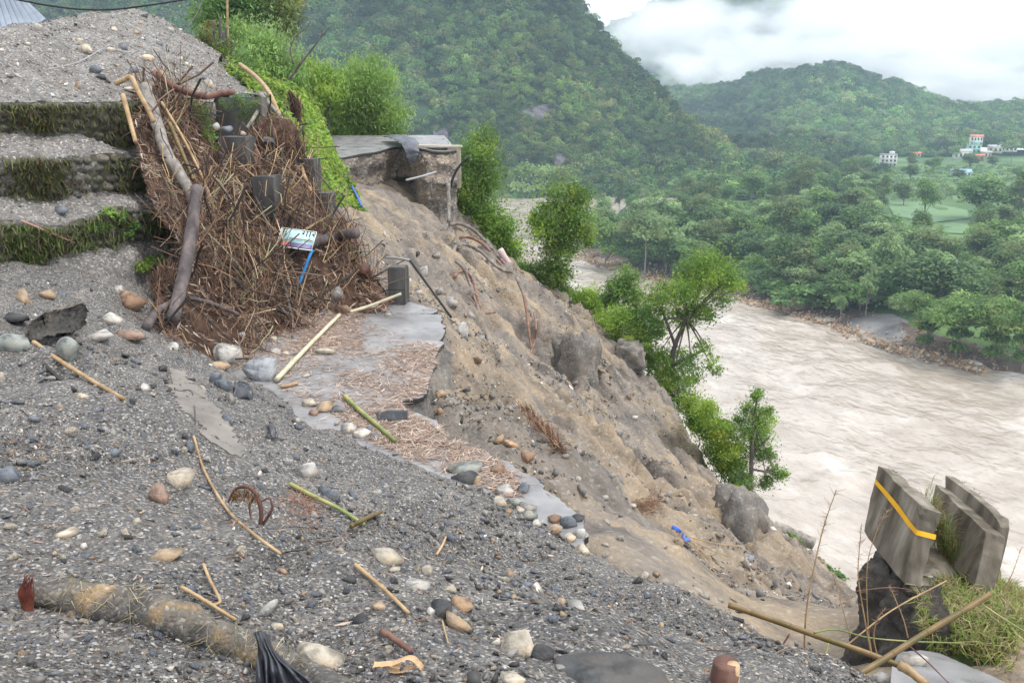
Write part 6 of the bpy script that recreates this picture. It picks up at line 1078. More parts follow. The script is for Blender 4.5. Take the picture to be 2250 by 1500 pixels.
for k, (x, y, w, h, c, lb) in enumerate([(932, 595, 22, 30, 'pale', 'pale boulder set in the scar right of the pillar'), (965, 640, 30, 20, 'grey', 'grey rock band in the scar below the pale boulder'), (990, 660, 34, 24, 'grey', 'layered rock in the scar'), (1010, 720, 40, 40, 'pale', 'pale rock bulge low on the scar'), (960, 560, 20, 14, 'grey', 'stone high in the scar'), (920, 640, 18, 12, 'pale', 'flat stone near the bent pipe'), (1035, 690, 26, 18, 'grey', 'stone right of the rusty loop'), (1120, 975, 40, 22, 'orange', 'orange clod of clay on the scar below the road'), (1160, 1000, 34, 26, 'brown', 'brown clod right of the orange clod'), (1100, 960, 30, 20, 'tan', 'tan clod above the orange clod'), (1330, 1090, 16, 12, 'pale', 'pale stone on the brown scar'), (1390, 1110, 18, 12, 'pale', 'pale stone beside the straw patch'), (1395, 915, 14, 10, 'white', 'white stone high on the scar'), (1270, 1050, 14, 14, 'pale', 'pale stone below the straw streak'), (1240, 1000, 18, 12, 'grey', 'grey stone beside the straw streak'), (1360, 1180, 20, 14, 'grey', 'grey stone at the foot of the road'), (1490, 1190, 22, 26, 'tan', 'tan wedge left of the blue strip')]): rock(x, y, w, h, c, lb, .8, sink=.4)
# broken slab of road crust on its boulder
sl = thing('broken_slab', 'tilted slab of broken road crust resting on a boulder at left', 'slab', at(125, 720, 9.6)); b0 = at(125, 720, 9.6)
V_, F_ = loft([path([(62, 735, 9.5), (70, 745, 9.4), (130, 735, 9.4), (190, 712, 9.6)]), path([(58, 722, 9.4), (75, 722, 9.3), (130, 706, 9.3), (192, 682, 9.5)]), path([(68, 712, 9.6), (80, 702, 9.7), (130, 685, 9.8), (186, 668, 9.9)]), path([(100, 692, 10.3), (110, 688, 10.3), (150, 675, 10.4), (180, 668, 10.4)]), path([(100, 745, 10.3), (110, 745, 10.3), (150, 735, 10.4), (180, 720, 10.4)])], 60, 10, False, .03, 5, .03)
obj('gravel_layer', npmesh('gravel_layer', V_ - b0, F_, smooth=True), MAT['blacksoil'], sl)
V_, F_ = loft([path([(66, 713, 9.58), (80, 703, 9.65), (130, 686, 9.75), (187, 668, 9.85)]), path([(98, 690, 10.35), (112, 685, 10.35), (150, 672, 10.45), (182, 664, 10.45)])], 30, 8, False, .01, 5, .006); obj('crust', npmesh('crust', V_ - b0 + [0, 0, .02], F_, smooth=True), MAT['concrete'], sl)
# smooth muddy streak and dark bedrock
_x, _y = proj(VD); V_, F_ = keepfaces(VD + [0, 0, .006], FD, inpoly(_x + 9 * fbm(VD, 5, 2), _y + 9 * fbm(VD + 7, 5, 2), [(360, 812), (396, 806), (432, 850), (480, 895), (520, 940), (545, 990), (530, 1006), (500, 1003), (450, 965), (400, 910), (370, 860)])); c = obj('mud_streak', npmesh('mud_streak', V_, F_, smooth=True), M('tan_mud', [(.3, (.15, .135, .12)), (.6, (.235, .215, .19)), (.8, (.28, .26, .23))], 3, 8, .8, .6, 20, .01)); tag(c, 'smooth tan streak of mud on the gravel', 'mud', kind='structure')
rock(1320, 1482, 250, 60, 'dark', 'dark wet bedrock slab at the bottom edge', .42, sink=.5, res=4)
# gravel: countless small stones
rg = np.random.default_rng(77); pal = np.array([(.05, .046, .043), (.115, .107, .1), (.18, .168, .155), (.165, .175, .195), (.235, .22, .2), (.33, .245, .16), (.09, .085, .082), (.56, .5, .43), (.28, .18, .11), (.78, .75, .7)]); pw = np.array([.17, .2, .17, .15, .12, .07, .06, .035, .03, .01])
def gravel(name, label, V, F, n, lo, hi, rng, mask, pw=pw, power=2.6, flat=True):
    P, N_ = sample(V, F, n, rng, mask); s = lo * (1 - rng.random(n) * (1 - (lo / hi) ** power)) ** (-1 / power); R = frames(N_ + rng.normal(size=(n, 3)) * .35, rng)
    c = pal[rng.choice(len(pal), n, p=pw / pw.sum())] * rng.uniform(.7, 1.3, (n, 1)); V_, F_, C_ = scatter(CHIPS, P + N_ * s[:, None] * .1, R, s[:, None] * rng.uniform(.7, 1.35, (n, 3)), c, rng)
    return tag(obj(name, npmesh(name, V_, F_, C_), MAT['chip_attr']), label, 'gravel', kind='stuff')
def fov(P, lo=0, hi=99):
    x, y = proj(P); return ((x > -120) & (x < 2370) & (y > -60) & (y < 1620) & (P[:, 1] > lo) & (P[:, 1] < hi) & (P[:, 1] > .8)).astype(float)
clump = lambda P: np.clip(.7 + 1.5 * fbm(P, .9, 3), .12, 2.6)
gravel('gravel', 'fine dark gravel chips nearest the camera', VD, FD, 40000, .009, .075, rg, lambda P: clump(P) * fov(P, 1.2, 6.5) / np.maximum(P[:, 1], 1) ** .8)
gravel('gravel', 'dark gravel chips over the debris slope', VD, FD, 26000, .013, .10, rg, lambda P: clump(P) * fov(P, 4.5, 18))
pf = np.array([.05, .08, .14, .1, .16, .15, .06, .14, .08, .05])
gravel('gravel', 'pale pebbles over the gravel mound', VT1, FT1, 9500, .03, .22, rg, lambda P: fov(P), pf)
gravel('gravel', 'pebbles on the terrace ledges', VT2, FT2, 4500, .02, .09, rg, lambda P: fov(P), pf)
gravel('gravel', 'pebbles on the gravel flank', VT3, FT3, 1800, .03, .12, rg, lambda P: fov(P), pf)
def scarw(P):
    x, y = proj(P); ok = (y > 400) & (x > 780) & (x < 1950) & (P[:, 0] > -3.2) & (P[:, 1] > 7) & (P[:, 1] < 46) & (P[:, 2] > -14); ok[ok] = rimdist(P[ok][:, :2])[0] < .2; return ok.astype(float) * np.clip(.3 + 1.5 * fbm(P, .45, 3), .02, 2.2) * np.where(P[:, 1] < 14, 1.6, 1)
gravel('gravel', 'stones and clods strewn over the bare scar', VH, FH, 16000, .05, .4, rg, scarw, np.array([.05, .12, .28, .05, .22, .16, .05, .05, .12, .02]))
gravel('gravel', 'half-buried angular rubble in the debris', VD, FD, 1500, .05, .13, rg, lambda P: fov(P, 2.2, 15) * np.clip(-.15 + 1.6 * fbm(P + 20, .9, 3), 0, 2), power=3.2)
# slate chips and pebbles large enough to pick out
cm = {}
names = [('slate', 'blue-grey slate chip'), ('dark', 'dark stone chip'), ('pale', 'pale grey pebble'), ('cream', 'cream pebble'), ('tan', 'tan pebble')]
cnt = 0; RREF = [(r[0], r[1], cutref(r[5])) for r in RK]
for k in range(700):
    y = 620 + 860 * rg.random() ** .8; x = rg.uniform(5, 1700); p, n_ = hit(x, y)
    if rbfD(p[None, :2])[0] < p[2] - .3 or rbfD(p[None, :2])[0] > p[2] + .3 or p[0] > 2.6 or any(abs(x - r[0]) < r[2] * .7 and abs(y - r[1]) < r[3] * .8 for r in RK): continue
    kk = rg.choice(5, p=[.45, .2, .17, .1, .08]); key = (kk, k % 4)
    if key not in cm:
        v, f = hullstone(2000 + kk * 10 + k % 4, 12, 1, .05, .6); v = v / (v.max(0) - v.min(0)) * [1, .75, .35 if kk < 2 else .6]; me = npmesh('chip', v, f, np.tile(np.array(PAL[names[kk][0]]), (len(v), 1)) * (1 + .25 * fbm(v * 3, 1, 2))[:, None]); me.materials.append(MAT['stone_attr']); cm[key] = me
    w = rg.uniform(11, 28)  * np.linalg.norm(p) / FPX; near = min(RK, key=lambda r: math.hypot(r[0] - x, r[1] - y)); dx_, dy_ = x - near[0], y - near[1]; rel = ('right of' if dx_ > 0 else 'left of') if abs(dx_) > abs(dy_) else ('below' if dy_ > 0 else 'above')
    o = obj('stone_chip', cm[key], None, loc=p + n_ * w * .1); o.scale = (w, w, w); q = Vector(unit(n_ + rg.normal(size=3) * .25)).to_track_quat('Z', 'Y'); o.rotation_euler = (q @ Matrix.Rotation(rg.uniform(0, 6.28), 3, 'Z').to_quaternion()).to_euler()
    tag(o, relabel(names[kk][1] + ' lying', x, y, RREF, ''), 'stone', 'stone chips on the gravel debris'); cnt += 1
    if cnt >= 285: break

# ---------------------------------------------------------------- sticks and rubbish on the gravel
pole(B, 'dry tan bamboo stick lying on the gravel at left', 'bamboo', path([(75, 758), (130, 798), (200, 842), (272, 884)], .035), .024, 'bamboo', .3)
pole(B, 'long thin stick across the gravel beside the curled root', 'stick', path([(426, 965), (445, 1030), (475, 1090), (510, 1140), (560, 1185), (618, 1228)], .03), .010, 'bamboo', .25, taper=.9)
pole(B, 'green bamboo piece lying on the gravel', 'bamboo', path([(637, 1070), (690, 1098), (745, 1125), (800, 1160)], .03), .018, 'bamboo_green', .2)
pole(B, 'short split bamboo stub crossing the green bamboo', 'bamboo', path([(772, 1170), (805, 1152), (838, 1136)], .05), .018, 'bamboo_olive', .2)
pole(B, 'brown stick lying above the group of three rocks', 'stick', path([(780, 1248), (820, 1282), (860, 1318), (898, 1356)], .025), .012, 'bamboo', jit=.15)
pole(B, 'thin bent twig above the fallen log', 'stick', path([(448, 1250), (462, 1285), (480, 1320), (484, 1335), (468, 1342)], .03), .008, 'bamboo')
pole(B, 'dry flat stick lying along the fallen log', 'stick', path([(400, 1302), (440, 1325), (480, 1350), (520, 1375)], .03), .010, 'bamboo', jit=.2)
pole(B, 'small brown stub near the green bamboo', 'stick', path([(960, 1225), (972, 1205), (980, 1186)], .03), .010, 'wood')
pole(B, 'dark strip of wood under the broken slab', 'stick', path([(98, 805), (130, 835), (165, 862)], .02), .022, 'cable')
pole(B, 'crooked twig lying on the muddy streak', 'stick', path([(372, 812), (385, 858), (420, 862), (428, 900), (430, 935)], .02), .005, 'bark')
pole(B, 'brown branch piece left of the dark wet bedrock', 'stick', path([(840, 1398), (870, 1418), (905, 1445)], .03), .016, 'redwood', jit=.3)
pole(B, 'thin straw standing below the tan hollow rock', 'stick', path([(972, 1370), (978, 1395), (985, 1420)], .02), .004, 'bamboo')
ln = path([(60, 1318), (130, 1320), (215, 1335), (300, 1345), (390, 1375), (470, 1410), (560, 1445), (650, 1490), (760, 1555)], .025)
lg = thing('fallen_log', 'thick muddy fallen log with peeling bark in the lower left', 'log', ln[0]); v, f = tube(ln - ln[0], [.066, .076, .078, .074, .07], 22, 120, .2, 4); obj('trunk', npmesh('fallen_log', v, f, smooth=True), MAT['bark_peel'], lg)
n = 260; i = rg.integers(10, 110, n); Q = crom(ln - ln[0], 120); th = rg.uniform(-.9, 2.0, n); P = Q[i] + .088 * np.c_[np.cos(th) * .2, -np.cos(th), np.sin(th) * .9 + .1]; keep = fbm(Q[i] * 3, 1.5, 2) > -.05; P, i = P[keep], i[keep]; n = len(P)
twigs('fibres', '', P, rg.normal(size=(n, 3)) + [0, -.3, .2], rg.uniform(.03, .12, n), rg.uniform(.0012, .003, n), [(.45, .36, .2), (.3, .24, .12), (.5, .42, .27), (.2, .2, .1)], rg, .1, lg)
pole('split_log', 'split orange log end at the bottom edge', 'log', path([(640, 1488), (700, 1502), (780, 1530)], .02), .04, 'wood', jit=.25)
st = thing('tree_stump', 'sawn reddish stump end standing at the bottom edge', 'stump', hit(1590, 1498)[0]); s0 = hit(1590, 1498)[0]; kk = np.linalg.norm(s0) / FPX
v, f = tube([(0, 0, -.12), (0, 0, 0), (.004, .01, 44 * kk)], [28 * kk, 28 * kk, 26 * kk], 14, 12, .14, 3); obj('bark', npmesh('stump_bark', v, f, smooth=True), MAT['redwood'], st); v, f = tube([(16 * kk, -.012, -.1), (16 * kk, -.012, 45 * kk)], [15 * kk, 13 * kk], 10, 5, .1); obj('cut_wood', npmesh('stump_wood', v, f, smooth=True), MAT['wood'], st)
cr = thing('curled_root', 'curled brown root with torn fibres standing out of the gravel', 'root', hit(560, 1150)[0]); c0 = hit(560, 1150)[0]; kk = np.linalg.norm(c0) / FPX
def cpx(pts): return np.array([((x - 560) * kk, dy, (1150 - y) * kk * 1.12) for x, y, dy in pts])
for k, (pp, r) in enumerate([([(572, 1190, 0), (572, 1150, 0), (575, 1120, 0), (565, 1090, .01), (545, 1078, .02), (522, 1085, .02), (508, 1108, .01)], .016), ([(570, 1160, .01), (585, 1140, .01), (598, 1118, .01), (592, 1102, .02), (575, 1108, .02)], .011), ([(560, 1100, .02), (552, 1115, .0), (555, 1140, -.02)], .01), ([(560, 1175, 0), (590, 1190, -.02), (620, 1195, -.03)], .022)]):
    v, f = tube(cpx(pp), [r, r * .9, r * .45], 9, 26, .2, k); obj('root', npmesh('root', v, f, smooth=True), MAT['redwood'], cr)
n = 120; a = rg.random(n); P = cpx([(515 + 55 * t, 1088 + 12 * abs(t - .5) + rg.normal() * 4, rg.normal() * .01) for t in a]); twigs('fibres', '', P - [0, 0, .02], rg.normal(size=(n, 3)) * .3 + [-.2, 0, -1], rg.uniform(.03, .1, n), rg.uniform(.0012, .003, n), [(.3, .16, .07), (.45, .27, .12), (.2, .1, .05)], rg, .1, cr)
n = 160; x = rg.normal(size=n) * 22 + 665; y = rg.normal(size=n) * 24 + 1115; P = np.array([hit(a, b)[0] for a, b in zip(x, y)]); twigs('twigs', 'wisp of fine reddish rootlets on the gravel', P + [0, 0, .012], rg.normal(size=(n, 3)) * [1, .8, .2], rg.uniform(.05, .2, n), rg.uniform(.001, .0022, n), [(.4, .18, .11), (.5, .26, .17)], rg, .12)
n = 420; P, N_ = sample(VD, FD, n, rg, lambda P: fov(P, 1.5, 12)); twigs('twigs', 'short dry twigs and splinters strewn over the gravel', P + [0, 0, .01], rg.normal(size=(n, 3)) * [1, 1, .15], rg.uniform(.04, .22, n), rg.uniform(.002, .006, n), BROWN, rg, .05)
rc = thing('red_rag', 'dark red fibrous rag at the end of the fallen log', 'rag', hit(72, 1330)[0]); r0 = hit(72, 1330)[0]; kk = np.linalg.norm(r0) / FPX
for k in range(26):
    xo = (k % 9 - 4) * 2.6 + rg.normal() * 2; pp = [((xo * .5 + rg.normal() * 3) * kk, -.015 * k % .03, (68 - rg.uniform(0, 20)) * kk), ((xo + rg.normal() * 2) * kk, -.03, 35 * kk), ((xo * .8 + 4) * kk, -.045, 5 * kk), ((xo * .8 + 14) * kk, -.07, (-28 + rg.uniform(-16, 14)) * kk)]
    v, f = tube(pp, [.001, .0035, .003, .001], 5, 14, .4, k); obj('strand', npmesh('rag_strand', v, f, smooth=True), MAT['redcloth'], rc)
bagP = [path([(557, 1390), (568, 1386), (580, 1388), (592, 1396)], d=3.22), path([(566, 1418), (575, 1412), (588, 1414), (600, 1424)], d=3.12), path([(566, 1446), (585, 1440), (606, 1444), (632, 1456)], d=3.0), path([(562, 1476), (590, 1472), (630, 1470), (668, 1484)], d=2.93), path([(562, 1510), (600, 1512), (645, 1505), (690, 1508)], d=2.9)]
R_ = np.array([crom(r, 90) for r in bagP]); n_ = 70; G_ = np.stack([crom(R_[:, i], n_) for i in range(90)], 1); uu = np.linspace(0, 1, 90)[None, :]; vv = np.linspace(0, 1, n_)[:, None]
fold = .016 * np.sin(uu * 34 + 2.2 * np.sin(vv * 5 + uu * 6)) * np.clip(vv * 2.2, .25, 1) + .014 * np.sin(uu * 15 - vv * 7) * vv + .010 * fbm(G_.reshape(-1, 3), 14, 3).reshape(n_, 90)
G_ = G_ + fold[..., None] * np.array([.15, -.75, .6]); V_ = G_.reshape(-1, 3); o_ = V_.mean(0); ob = obj('plastic_bag', npmesh('plastic_bag', V_ - o_, gridF(n_, 90), smooth=True), MAT['tarp'], loc=o_); md = ob.modifiers.new('thickness', 'SOLIDIFY'); md.thickness = .002; tag(ob, 'crumpled shiny black plastic bag draped over the fallen log', 'plastic bag')
cloth('plastic_scrap', 'crumpled black plastic caught beside the split boulders', [path([(515, 852), (530, 850), (550, 862)], .06), path([(518, 862), (535, 866), (555, 872)], .10), path([(520, 875), (540, 878), (556, 880)], .02)], 'tarp', 20, 6, .04, 7)
cloth('plastic_scrap', 'small black plastic shred with dry leaves on the gravel', [path([(590, 935), (598, 936), (604, 945)], .05), path([(592, 950), (600, 952), (606, 960)], .07), path([(598, 968), (604, 968), (610, 970)], .02)], 'tarp', 14, 6, .02, 9)
dl = thing('dry_leaf', 'curled orange-brown dry leaf at the bottom edge', 'leaf', hit(885, 1478)[0]); l0 = hit(885, 1478)[0]; kk = np.linalg.norm(l0) / FPX
for k, pp in enumerate([[(-35, 0), (-10, 12), (15, 22), (28, 10), (20, -5)], [(28, 10), (40, -5), (35, -25)], [(-28, -6), (0, -8), (22, 4)], [(-60, 6), (-30, 8), (-5, 2)]]):
    V_, F_ = loft([[(x * kk, -.02, y * kk + .03) for x, y in pp], [(x * kk + .005, .012, y * kk + .034) for x, y in pp]], 24, 5, False, .006, 20); obj('blade' if k else 'stalk', npmesh('leaf_blade', V_, F_, smooth=True), MAT['wood'], dl)
n = 500; P, N_ = sample(VD, FD, n, rg, lambda P: fov(P, 1.5, 7)); V_, F_ = leafq(P + N_ * .01, N_ + rg.normal(size=(n, 3)) * .3, rg.uniform(.03, .10, n), rg, .16, 0, .04); c = np.asarray(LITTER)[rg.integers(0, 6, n)] * rg.uniform(.6, 1.1, (n, 1)); tag(obj('leaf_litter', npmesh('gravel_litter', V_, F_, np.repeat(c, 4, 0)), MAT['straw']), 'scattered brown leaf bits on the gravel', 'litter', kind='stuff')

# ---------------------------------------------------------------- outcrops on the scar
def outcrop(name, label, cx, cy, w, h, d, m, depth=.8, seed=0, amp=.25):
    c = at(cx, cy, d); k = d / CT / FPX; V, F = ICO4; v = V * (1 + amp * fbm(V + seed, 1.4, 4) + .9 * amp * (.3 - np.abs(fbm(V * [1, 1, .45] + seed + 5, 2.3, 4))) + .09 * fbm(V + seed, 6, 3))[:, None]; v = np.sign(v) * np.abs(v) ** .8 * [w * k / 2, w * k / 2 * depth, h * k / 2]
    return tag(obj(name, npmesh(name, v, F, smooth=True), MAT[m], loc=c), label, 'outcrop')
outcrop('earth_outcrop', 'big dark grey knob of clay standing on the rim above the river', 1622, 1180, 118, 235, hit(1600, 1150)[0][1] + .3, 'clay', .9, 21, .5)
outcrop('earth_outcrop', 'dark rib of clay in the middle of the scar', 1265, 830, 105, 215, hit(1265, 830)[0][1] + .45, 'clay', .6, 8, .5)
outcrop('earth_outcrop', 'overhanging clod of dark earth with grass on top at the rim', 1382, 785, 66, 74, 33.0, 'clay', .9, 12, .45)
slope_tree('grass_tuft', 'bright grass on top of the overhanging clod', 'grass', [(1375, 752, 12), (1395, 765, 10), (1405, 780, 8), (1385, 745, 8)], 33.3, 700, .2, G_BRIGHT + G_YELL, seed=71, aspect=.15, down=.3)
slope_tree('grass_tuft', 'green grass along the top of the dark clay knob', 'grass', [(1625, 1080, 9), (1645, 1088, 9), (1660, 1095, 8), (1610, 1075, 8)], 21, 700, .13, G_BRIGHT, seed=72, aspect=.15, down=.3)
pole('log', 'grey weathered log lying above the river beyond the dark knob', 'log', path([(1700, 1158, 24), (1740, 1172, 23.8), (1788, 1195, 23.6)]), .2, 'bark_pale', jit=.2, sides=12)
n = 260; P = []; t_ = rg.random(n); P = np.array([hit(1150 + 90 * a + rg.normal() * 4, 900 + 95 * a + rg.normal() * 5)[0] for a in t_]); twigs('straw_streak', 'streak of reddish straw down the scar', P + [0, 0, .03], rg.normal(size=(n, 3)) * .4 + [.5, -.6, -.6], rg.uniform(.15, .5, n), rg.uniform(.004, .01, n), [(.3, .17, .11), (.22, .12, .08), (.4, .27, .17)], rg, .06)
n = 160; P = np.array([hit(1425 + rg.normal() * 14, 1110 + rg.normal() * 8)[0] for a in range(n)]); twigs('straw_streak', 'small patch of brown straw low on the scar', P + [0, 0, .02], rg.normal(size=(n, 3)) * [1, .6, .3], rg.uniform(.1, .35, n), rg.uniform(.003, .006, n), [(.3, .17, .11), (.4, .25, .15)], rg, .06)
cloth('blue_strip', 'bright blue plastic strip on the lower scar', [path([(1477, 1158), (1490, 1164), (1501, 1175), (1508, 1187), (1516, 1188)], .04), path([(1475, 1163), (1487, 1169), (1498, 1180), (1505, 1193), (1516, 1194)], .03)], 'bluestrap', 24, 4, .02, 6, 'plastic strip')
for k, pp in enumerate([[(1515, 1192), (1570, 1205), (1625, 1212)], [(1512, 1196), (1560, 1220), (1608, 1236)], [(1505, 1200), (1540, 1235), (1575, 1280)], [(1518, 1198), (1545, 1228), (1592, 1262)]]): pole('twig', ['upper thin twig fanning out from the blue strip', 'second thin twig fanning out from the blue strip', 'lowest thin twig fanning out from the blue strip', 'third thin twig fanning out from the blue strip'][k], 'twig', path(pp, .1), .008, 'bamboo')

# ---------------------------------------------------------------- far bank stones
rg = np.random.default_rng(88); i = rg.integers(60, 330, 11000); off = rg.gamma(1.8, 1.5, 11000); nn = np.c_[-np.gradient(shd[:, 1]), np.gradient(shd[:, 0])]; nn /= np.linalg.norm(nn, axis=1)[:, None]; nn = nn * np.where(inpoly(*(shd + nn * 3).T, land), 1, -1)[:, None]
q = shd[i] + nn[i] * off[:, None] + rg.normal(size=(11000, 2)) * .8; z = valz(q)[0]; dn = fbm(np.c_[q, 0 * z], .05, 2); px, py = proj(np.c_[q, z]); ok = (dn > -.35) & (px > 1180) & (px < 2350); q, z = q[ok], z[ok]; n = len(q); s = rg.gamma(2.0, .19, n) + .16
pb_ = np.array([(.42, .25, .13), (.46, .31, .19), (.36, .2, .11), (.42, .36, .29), (.25, .21, .18), (.5, .4, .29)]); V_, F_, C_ = scatter(CHIPS, np.c_[q, np.maximum(z, WZ) + .1 + s * .15], randrot(n, rg), s[:, None] * rg.uniform(.8, 1.5, (n, 3)), pb_[rg.integers(0, 6, n)] * rg.uniform(.7, 1.2, (n, 1)), rg)
tag(obj('bank_stones', npmesh('bank_stones', V_, F_, C_), MAT['chip_attr']), 'orange-brown stones lining the far river bank', 'stones', kind='stuff')
def farrock(px, py, w, h, col, lb):
    p = vhit(px, py + h * .3); k = p[1] / CT / FPX; rock.i += 1; v, f = stone(rock.i * 3 + 1, .5, 3); v = v / (v.max(0) - v.min(0)) * [w * k, w * k * .8, h * k]; o = obj('boulder', npmesh('boulder', v, f, np.tile(np.array(PAL[col]), (len(v), 1))), MAT['stone_attr'], loc=p + [0, 0, h * k * .3]); tag(o, lb, 'boulder', 'boulders on the far bank')
for r in [(1750, 672, 48, 34, 'rust', 'big brown boulder on the far bank'), (2020, 785, 24, 20, 'orange', 'orange boulder at the water below the bamboo'), (2000, 772, 20, 16, 'orange', 'orange boulder left of the larger orange one'), (1968, 760, 18, 12, 'tan', 'tan boulder at the right end of the sand bar'), (1975, 748, 20, 12, 'grey', 'grey boulder behind the sand bar edge'), (2075, 803, 20, 14, 'orange', 'lone orange boulder at the water edge'), (2098, 812, 22, 12, 'tan', 'tan boulder right of the lone orange boulder'), (2035, 778, 18, 14, 'rust', 'rusty boulder under the bamboo'), (1765, 706, 26, 8, 'grey', 'flat grey boulder at the water edge'), (1820, 700, 16, 10, 'tan', 'tan boulder left of the sand bar'), (1915, 735, 14, 9, 'brown', 'brown boulder in the middle of the sand bar'), (1990, 655, 50, 20, 'grey', 'large grey boulder behind the sand bar')]: farrock(*r)

# ---------------------------------------------------------------- lower right: tipped concrete channel, poles, grass
def plane_pts(pix, p0, nrm):
    return np.array([(lambda r: r * ((p0 @ nrm) / (r @ nrm)))(ray(*p)) for p in pix])
def slab(name, pix, tri, thick, m, parent, origin, sgn=1, rough=.006, seed=0):
    a, b, c_ = [at(*t) for t in tri]; nrm = unit(np.cross(b - a, c_ - a)); nrm = nrm * np.sign(nrm @ a) * sgn; F0 = plane_pts(pix, a, nrm)
    import bmesh
    bm = bmesh.new(); vs_ = [bm.verts.new(Vector(p - origin)) for p in F0]; f = bm.faces.new(vs_); r = bmesh.ops.extrude_face_region(bm, geom=[f]); nv = [v for v in r['geom'] if isinstance(v, bmesh.types.BMVert)]
    for v in nv: v.co += Vector(nrm * thick)
    bmesh.ops.recalc_face_normals(bm, faces=list(bm.faces)); bmesh.ops.bevel(bm, geom=list(bm.edges), offset=.004, segments=1, affect='EDGES'); bmesh.ops.triangulate(bm, faces=[f for f in bm.faces if len(f.verts) > 4]); bmesh.ops.subdivide_edges(bm, edges=[e for e in bm.edges if e.calc_length() > .06], cuts=3, use_grid_fill=True)
    P = np.array([v.co[:] for v in bm.verts]); top = np.clip((P[:, 2] - np.quantile(P[:, 2], .55)) * 4, .25, 1)[:, None]; dd = rough * top * np.c_[fbm(P + seed, 14, 3), fbm(P + seed + 7, 14, 3), fbm(P + seed + 13, 14, 3)]
    for v, q_ in zip(bm.verts, dd): v.co += Vector(q_)
    me = bpy.data.meshes.new(name); bm.to_mesh(me); bm.free(); o = obj(name, me, MAT[m], parent); return o, nrm, F0
o0 = at(2010, 1285, 6.7); ch = thing('concrete_channel', 'tipped U-shaped concrete drain with yellow tape perched on black soil', 'concrete channel', o0)
T1 = [(2030, 1116, 6.75), (1930, 1020, 7.9), (1985, 1280, 6.62)]
_, nA, FA_ = slab('left_wall', [(1930, 1022), (1980, 1068), (2030, 1116), (2012, 1165), (1984, 1280), (1940, 1225), (1898, 1168), (1912, 1095)], T1, .15, 'concrete', ch, o0, 1, .018, 1)
T2 = [(2166, 1166, 6.9), (2055, 1062, 8.1), (2140, 1250, 6.8)]
_, nB, _ = slab('right_wall', [(2055, 1062), (2110, 1112), (2166, 1166), (2158, 1215), (2140, 1290), (2085, 1240), (2045, 1180), (2048, 1110)], T2, .17, 'concrete', ch, o0, 1, .016, 5)
T3 = [(2197, 1145, 7.02), (2078, 1044, 8.22), (2168, 1292, 6.9)]
slab('outer_lip', [(2078, 1044), (2140, 1090), (2192, 1138), (2196, 1156), (2164, 1292), (2110, 1240), (2075, 1150)], T3, .09, 'concrete', ch, o0, 1, .016, 9)
V_, F_ = loft([path([(1990, 1276, 6.66), (2030, 1262, 6.8), (2080, 1275, 6.9), (2140, 1290, 6.95)]), path([(2018, 1255, 6.95), (2060, 1235, 7.1), (2110, 1250, 7.1), (2145, 1250, 7.05)]), path([(2010, 1180, 7.6), (2040, 1165, 7.7), (2080, 1165, 7.7), (2120, 1180, 7.6)]), path([(1960, 1100, 8.2), (2000, 1100, 8.2), (2040, 1105, 8.2), (2070, 1110, 8.2)])], 24, 8, True, .02, 4, .01); obj('floor', npmesh('channel_floor', V_ - o0, F_, smooth=True), MAT['concrete'], ch)
V_, F_ = loft([path([(1988, 1282, 6.58), (2020, 1287, 6.62), (2070, 1300, 6.72)]), path([(1990, 1276, 6.66), (2025, 1266, 6.72), (2075, 1280, 6.82)])], 20, 4, False, .01, 6); obj('floor_edge', npmesh('floor_edge', V_ - o0, F_, smooth=True), MAT['concrete'], ch)
n = 420                                                    # broken rubble edges along the wall tops
Pz = []
for a, b in (((1932, 1022, 7.92), (2034, 1120, 6.85)), ((2082, 1046, 8.25), (2200, 1148, 7.05)), ((2034, 1120, 6.85), (2024, 1170, 6.8)), ((2060, 1068, 8.15), (2170, 1170, 6.95))):
    A_, B_ = at(*a), at(*b); t_ = rg.random(n // 4)[:, None]; Pz.append(A_ + (B_ - A_) * t_ + nA * .06 + rg.normal(size=(n // 4, 3)) * [.03, .03, .012])
Pz = np.vstack(Pz); n = len(Pz); V_, F_, C_ = scatter(CHIPS, Pz - o0, randrot(n, rg), rg.uniform(.008, .032, (n, 1)) * np.ones((1, 3)), np.array([(.3, .28, .25), (.42, .4, .37), (.2, .18, .15)])[rg.integers(0, 3, n)], rg); tag(obj('broken_edge', npmesh('broken_edge', V_, F_, C_), MAT['chip_attr'], ch), kind='stuff')
tp1 = plane_pts([(1924, 1052), (1948, 1078), (1975, 1110), (2000, 1145), (2012, 1160)], at(*T1[0]), nA); tp2 = plane_pts([(1922, 1062), (1944, 1088), (1970, 1121), (1996, 1156), (2010, 1172)], at(*T1[0]), nA)
df = unit(at(*T1[0]) - at(*T1[1])); e1 = tp1[-1] + df * .035 + nA * np.array([[0.], [.08], [.16]]); e2 = tp2[-1] + df * .035 + nA * np.array([[0.], [.08], [.16]]) + [0, 0, .004]
rows = [np.vstack([tp1, e1]) * .9965, np.vstack([tp2, e2]) * .9965]; V_ = np.concatenate(rows); nn_ = len(rows[0]); o = obj('tape', npmesh('tape', V_ - V_.mean(0), gridF(2, nn_)), MAT['tape'], loc=V_.mean(0)); tag(o, 'yellow tape stretched round the concrete channel', 'tape')
so_ = thing('soil_block', 'black block of soil and bitumen under the concrete channel', 'soil block', at(1950, 1480, 6.9)); b0 = at(1950, 1480, 6.9)
